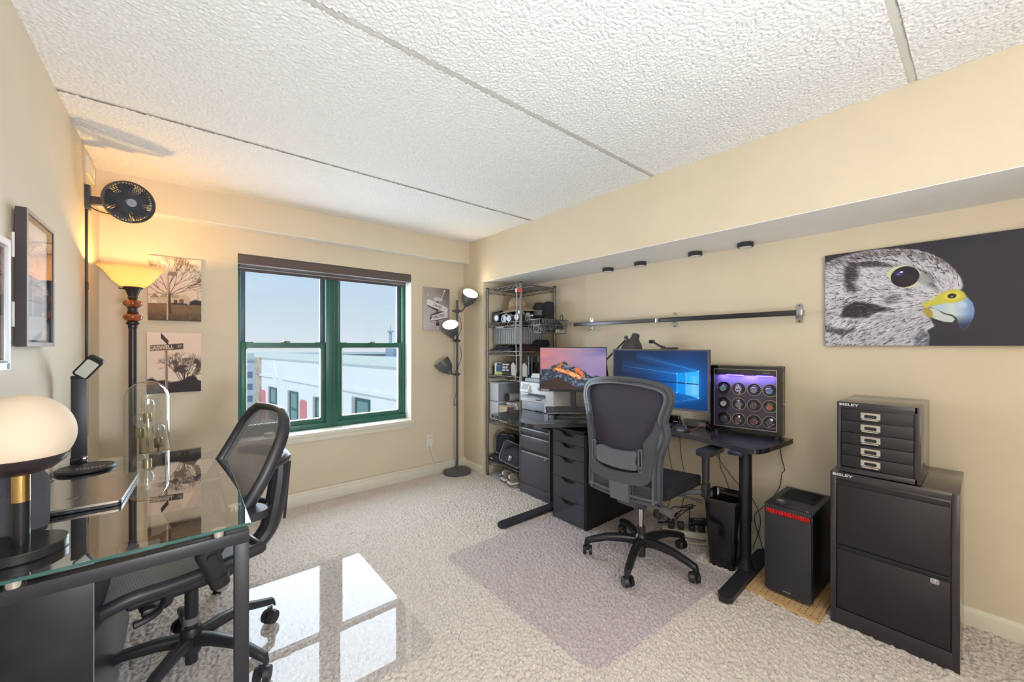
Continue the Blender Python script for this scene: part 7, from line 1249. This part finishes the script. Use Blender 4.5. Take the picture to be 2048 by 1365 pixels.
tray = T('letter_tray', 'dark flat letter tray below the book pile', 'tray', (2.53, 2.90, z_)); obj('tray', MB().bx(-0.13, 0.13, -0.095, 0.095, 0, 0.105, b=0.003), mat('slate_tray', (92, 94, 102), 0.5), tray); obj('lip', MB().bx(-0.134, -0.128, -0.095, 0.095, 0.09, 0.106, b=0.002), darkgrey, tray)
cbx = T('cardboard_box', 'small tan cardboard box in front of the file boxes', 'box', (2.385, 2.955, z_), -0.15); obj('carton', MB().bx(-0.04, 0.05, -0.075, 0.075, 0, 0.150, b=0.002), mat('kraft_card', (196, 180, 160), 0.8, var=0.1, vs=20), cbx); obj('side_print', MB().bx(-0.035, 0.045, -0.0762, -0.0748, 0.004, 0.145), mat('brown_pattern', (124, 104, 92), 0.8, var=0.4, vs=120), cbx)
# printer on the desk corner ---------------------------------------------------------
pt = T('printer', 'white inkjet printer on the desk corner beside the rack', 'printer', (2.47, 2.46, 0.742)); qx0, qx1, qy0, qy1 = 2.280, 2.60, 2.222, 2.627; prw = mat('printer_white', (214, 216, 222), 0.4); prg = mat('printer_grey', (150, 156, 166), 0.45)
obj('body', MB().bx(qx0, qx1, qy0, qy1, 0.818, 0.985, b=0.006), prw, pt, w=True); obj('lower_tray', MB().bx(qx0+0.012, qx1, qy0+0.004, qy1-0.004, 0.744, 0.820, b=0.004), prg, pt, w=True); obj('side_block', MB().bx(qx0+0.004, qx1, qy0-0.001, qy0+0.11, 0.745, 0.98, b=0.006), prw, pt, w=True)
obj('scanner_lid', MB().bx(qx0+0.010, qx1-0.01, qy0+0.004, qy1-0.05, 0.985, 1.018, b=0.006), prg, pt, w=True); obj('lid_line', MB().bx(qx0+0.006, qx1-0.005, qy0+0.002, qy1-0.002, 0.983, 0.988), darkgrey, pt, w=True); obj('document_feeder', MB().bx(qx0+0.05, qx1-0.03, qy0+0.06, qy1-0.08, 1.018, 1.040, b=0.008), prw, pt, w=True)
obj('output_slot', MB().bx(-0.30, -0.09, 0.122, 0.150, -0.03, 0.0015, M=MX(qx0, qy0, 0.742)), black, pt, w=True); obj('output_tray', MB().prism([(-0.335, 0.118), (-0.10, 0.118), (-0.10, 0.128), (-0.32, 0.136)], 0.0, 0.06, MX(qx0, qy0, 0.742)), prg, pt, w=True)
obj('paper_cassette', MB().bx(-0.36, -0.09, 0.080, 0.114, 0, 0.005, b=0.002, M=MX(qx0, qy0, 0.742)), prw, pt, w=True); obj('cassette_grip', MB().bx(-0.20, -0.13, 0.096, 0.104, 0.004, 0.0065, M=MX(qx0, qy0, 0.742)), darkgrey, pt, w=True); obj('lower_grip', MB().bx(-0.22, -0.14, 0.004, 0.014, -0.013, -0.010, M=MX(qx0, qy0, 0.742)), darkgrey, pt, w=True)
Mtp = MX(qx0, qy1-0.075, 0.742+0.195) @ Matrix.Rotation(R(-24), 4, 'X'); obj('control_panel', MB().prism(rrect(0.105, 0.085, 0.01), -0.012, 0.012, Mtp), prw, pt, w=True); obj('touch_screen', MB().prism(rrect(0.075, 0.052, 0.004, 5, 0, 0.006), 0.0118, 0.0132, Mtp), mat('dim_screen', (96, 98, 106), 0.2), pt, w=True)
Mlg = MX(qx0, qy0+0.165, 0.742+0.195); obj('round_logo', MB().ring(circ(0.017, 32), circ(0.0148, 32), 0, 0.0015, M=Mlg, N=48), darkgrey, pt, w=True); text('logo_letters', 'hp', 0.022, Mlg @ Matrix.Translation((0, 0.001, 0.0008)) @ Matrix(((1, 0.25, 0, 0), (0, 1, 0, 0), (0, 0, 1, 0), (0, 0, 0, 1))), darkgrey, pt, depth=0.0004)
pp = T('paper_stack', 'loose white papers and a black stapler on the printer lid', 'papers', (2.40, 2.45, 1.0405)); obj('sheets', MB().box(0, 0.03, 0.008, 0.12, 0.12, 0.016, rz=0.1), white, pp); obj('stapler', MB().box(0.0, -0.05, 0.014, 0.035, 0.09, 0.026, b=0.008, rz=0.2), black, pp)
# bottom shelf: bags ----------------------------------------------------------------------
z_ = SH[5]+0.004
fb = T('laptop_sleeve', 'flat black bag lying on the lowest rack shelf, at its left', 'bag', (2.50, 3.06, z_)); obj('sleeve', MB().bx(-0.165, 0.18, -0.10, 0.115, 0, 0.062, b=0.02, seg=3), mat('navy_black_nylon', (42, 42, 52), 0.7, bump=0.2, bs=600), fb); obj('name_patch', MB().bx(-0.1668, -0.1640, 0.045, 0.085, 0.026, 0.034), lett, fb)
nav = mat('navy_bag_cloth', (52, 54, 64), 0.75, var=0.15, vs=30, bump=0.2, bs=500)
def sbag(name, label, M, w_, h, d, m, strap):
    t = T(name, label, 'bag', M.translation); obj('body', MB().prism(rrect(w_, h, min(w_, h)*0.22, 6), -d/2, d/2, M), m, t, w=True); obj('flap', MB().prism([(-w_*0.46, h*0.44), (w_*0.46, h*0.44), (w_*0.44, -h*0.20), (w_*0.2, -h*0.34), (-w_*0.2, -h*0.34), (-w_*0.44, -h*0.20)], d/2, d/2+0.012, M), m, t, w=True)
    obj('piping', MB().ring(rrect(w_*1.015, h*1.015, min(w_, h)*0.22, 6), rrect(w_*0.97, h*0.97, min(w_, h)*0.2, 6), d/2-0.004, d/2+0.003, M=M), mat('grey_piping', (150, 152, 160), 0.5), t, w=True); obj('buckle', MB().box(0, -h*0.22, d/2+0.016, 0.03, 0.045, 0.008, b=0.003, M=M), steel, t, w=True)
    obj('strap', MB().tube([M @ Vector(p) for p in strap], 0.008, 8, smooth=6), fabricblack, t, w=True); return t
sbag('shoulder_bag', 'black shoulder bag with grey piping standing upright on the lowest shelf', frame((2.475, 3.055, z_+0.165), (0.45, -0.89, 0), (0.10, 0.05, 1)), 0.20, 0.19, 0.10, mat('black_bag_cloth', (36, 36, 42), 0.75, bump=0.2, bs=500), [(-0.10, 0.0, 0.03), (-0.06, 0.10, 0.05), (0.0, 0.115, 0.06), (0.05, 0.05, 0.075), (0.03, -0.06, 0.075)])
sbag('shoulder_bag', 'navy shoulder bag leaning against the black bag on the lowest shelf', frame((2.42, 2.875, z_+0.108), (0.30, -0.92, -0.25), (0.35, -0.2, 0.9)), 0.25, 0.20, 0.09, nav, [(-0.12, -0.05, 0.02), (-0.05, 0.06, 0.07), (0.05, 0.09, 0.07), (0.12, 0.02, 0.04)])
sbag('shoulder_bag', 'navy bag beside the pedestal, rightmost on the lowest shelf', frame((2.50, 2.735, z_+0.09), (0.2, -0.95, 0.1), (0.3, 0.0, 0.9)), 0.14, 0.16, 0.08, nav, [(-0.06, 0.02, 0.05), (0.0, 0.07, 0.06), (0.06, 0.02, 0.05)])
# floor: clear lid and shoes -------------------------------------------------------------------
cl_ = T('plastic_lid', 'pale translucent plastic sheet on the carpet under the rack', 'lid', (2.47, 2.97, 0.012)); obj('sheet', MB().prism(round_poly([(2.345, 3.17), (2.30, 2.74), (2.70, 2.71), (2.72, 3.17)], 0.03), 0.0105, 0.022), mat('frosted_plastic', (176, 186, 200), 0.25), cl_, w=True); obj('sticker', MB().box(2.41, 3.07, 0.0226, 0.04, 0.03, 0.0008, rz=0.3), white, cl_, w=True)
def shoe(x, y, rz, lb):
    t = T('sneaker', lb, 'shoe', (x, y, 0.0235), rz, 'sneakers under the rack'); G = []; S_ = [(0.0, 0.030, 0.075), (0.05, 0.038, 0.098), (0.12, 0.040, 0.105), (0.2, 0.043, 0.100), (0.35, 0.044, 0.080), (0.55, 0.046, 0.062), (0.75, 0.048, 0.048), (0.9, 0.042, 0.040), (1.0, 0.022, 0.030)]
    for u, hw, h in S_: G.append([(-0.13+0.27*u, hw*math.cos(pi*k/12), 0.024+(h-0.024)*math.sin(pi*k/12)**0.8) for k in range(13)])
    obj('upper', slab([g for g in G], 0.004), mat('taupe_suede', (122, 114, 106), 0.85, var=0.2, vs=60), t, ang=60)
    P = [(-0.135+0.28*u, hw+0.005) for u, hw, h in S_]; Q = P+[(x_, -y_) for x_, y_ in reversed(P)]; obj('sole', MB().prism(Q, 0.008, 0.028), mat('cream_sole', (222, 218, 208), 0.6), t); obj('outsole', MB().prism([(a*1.01, b*1.03) for a, b in Q], 0.0, 0.009), darkgrey, t)
    obj('heel_tab', MB().box(-0.128, 0, 0.072, 0.008, 0.030, 0.034, b=0.004), mat('pale_heel', (206, 202, 198), 0.7), t); obj('laces', MB().tube([(-0.02, -0.02, 0.088), (-0.01, 0.02, 0.086), (0.005, -0.02, 0.080), (0.015, 0.02, 0.076), (0.03, -0.02, 0.070)], 0.003, 6), white, t)
shoe(2.43, 2.880, -0.22, 'taupe sneaker seen from the heel, left of the pair'); shoe(2.41, 2.762, -0.2, 'taupe sneaker beside the pedestal, right of the pair')
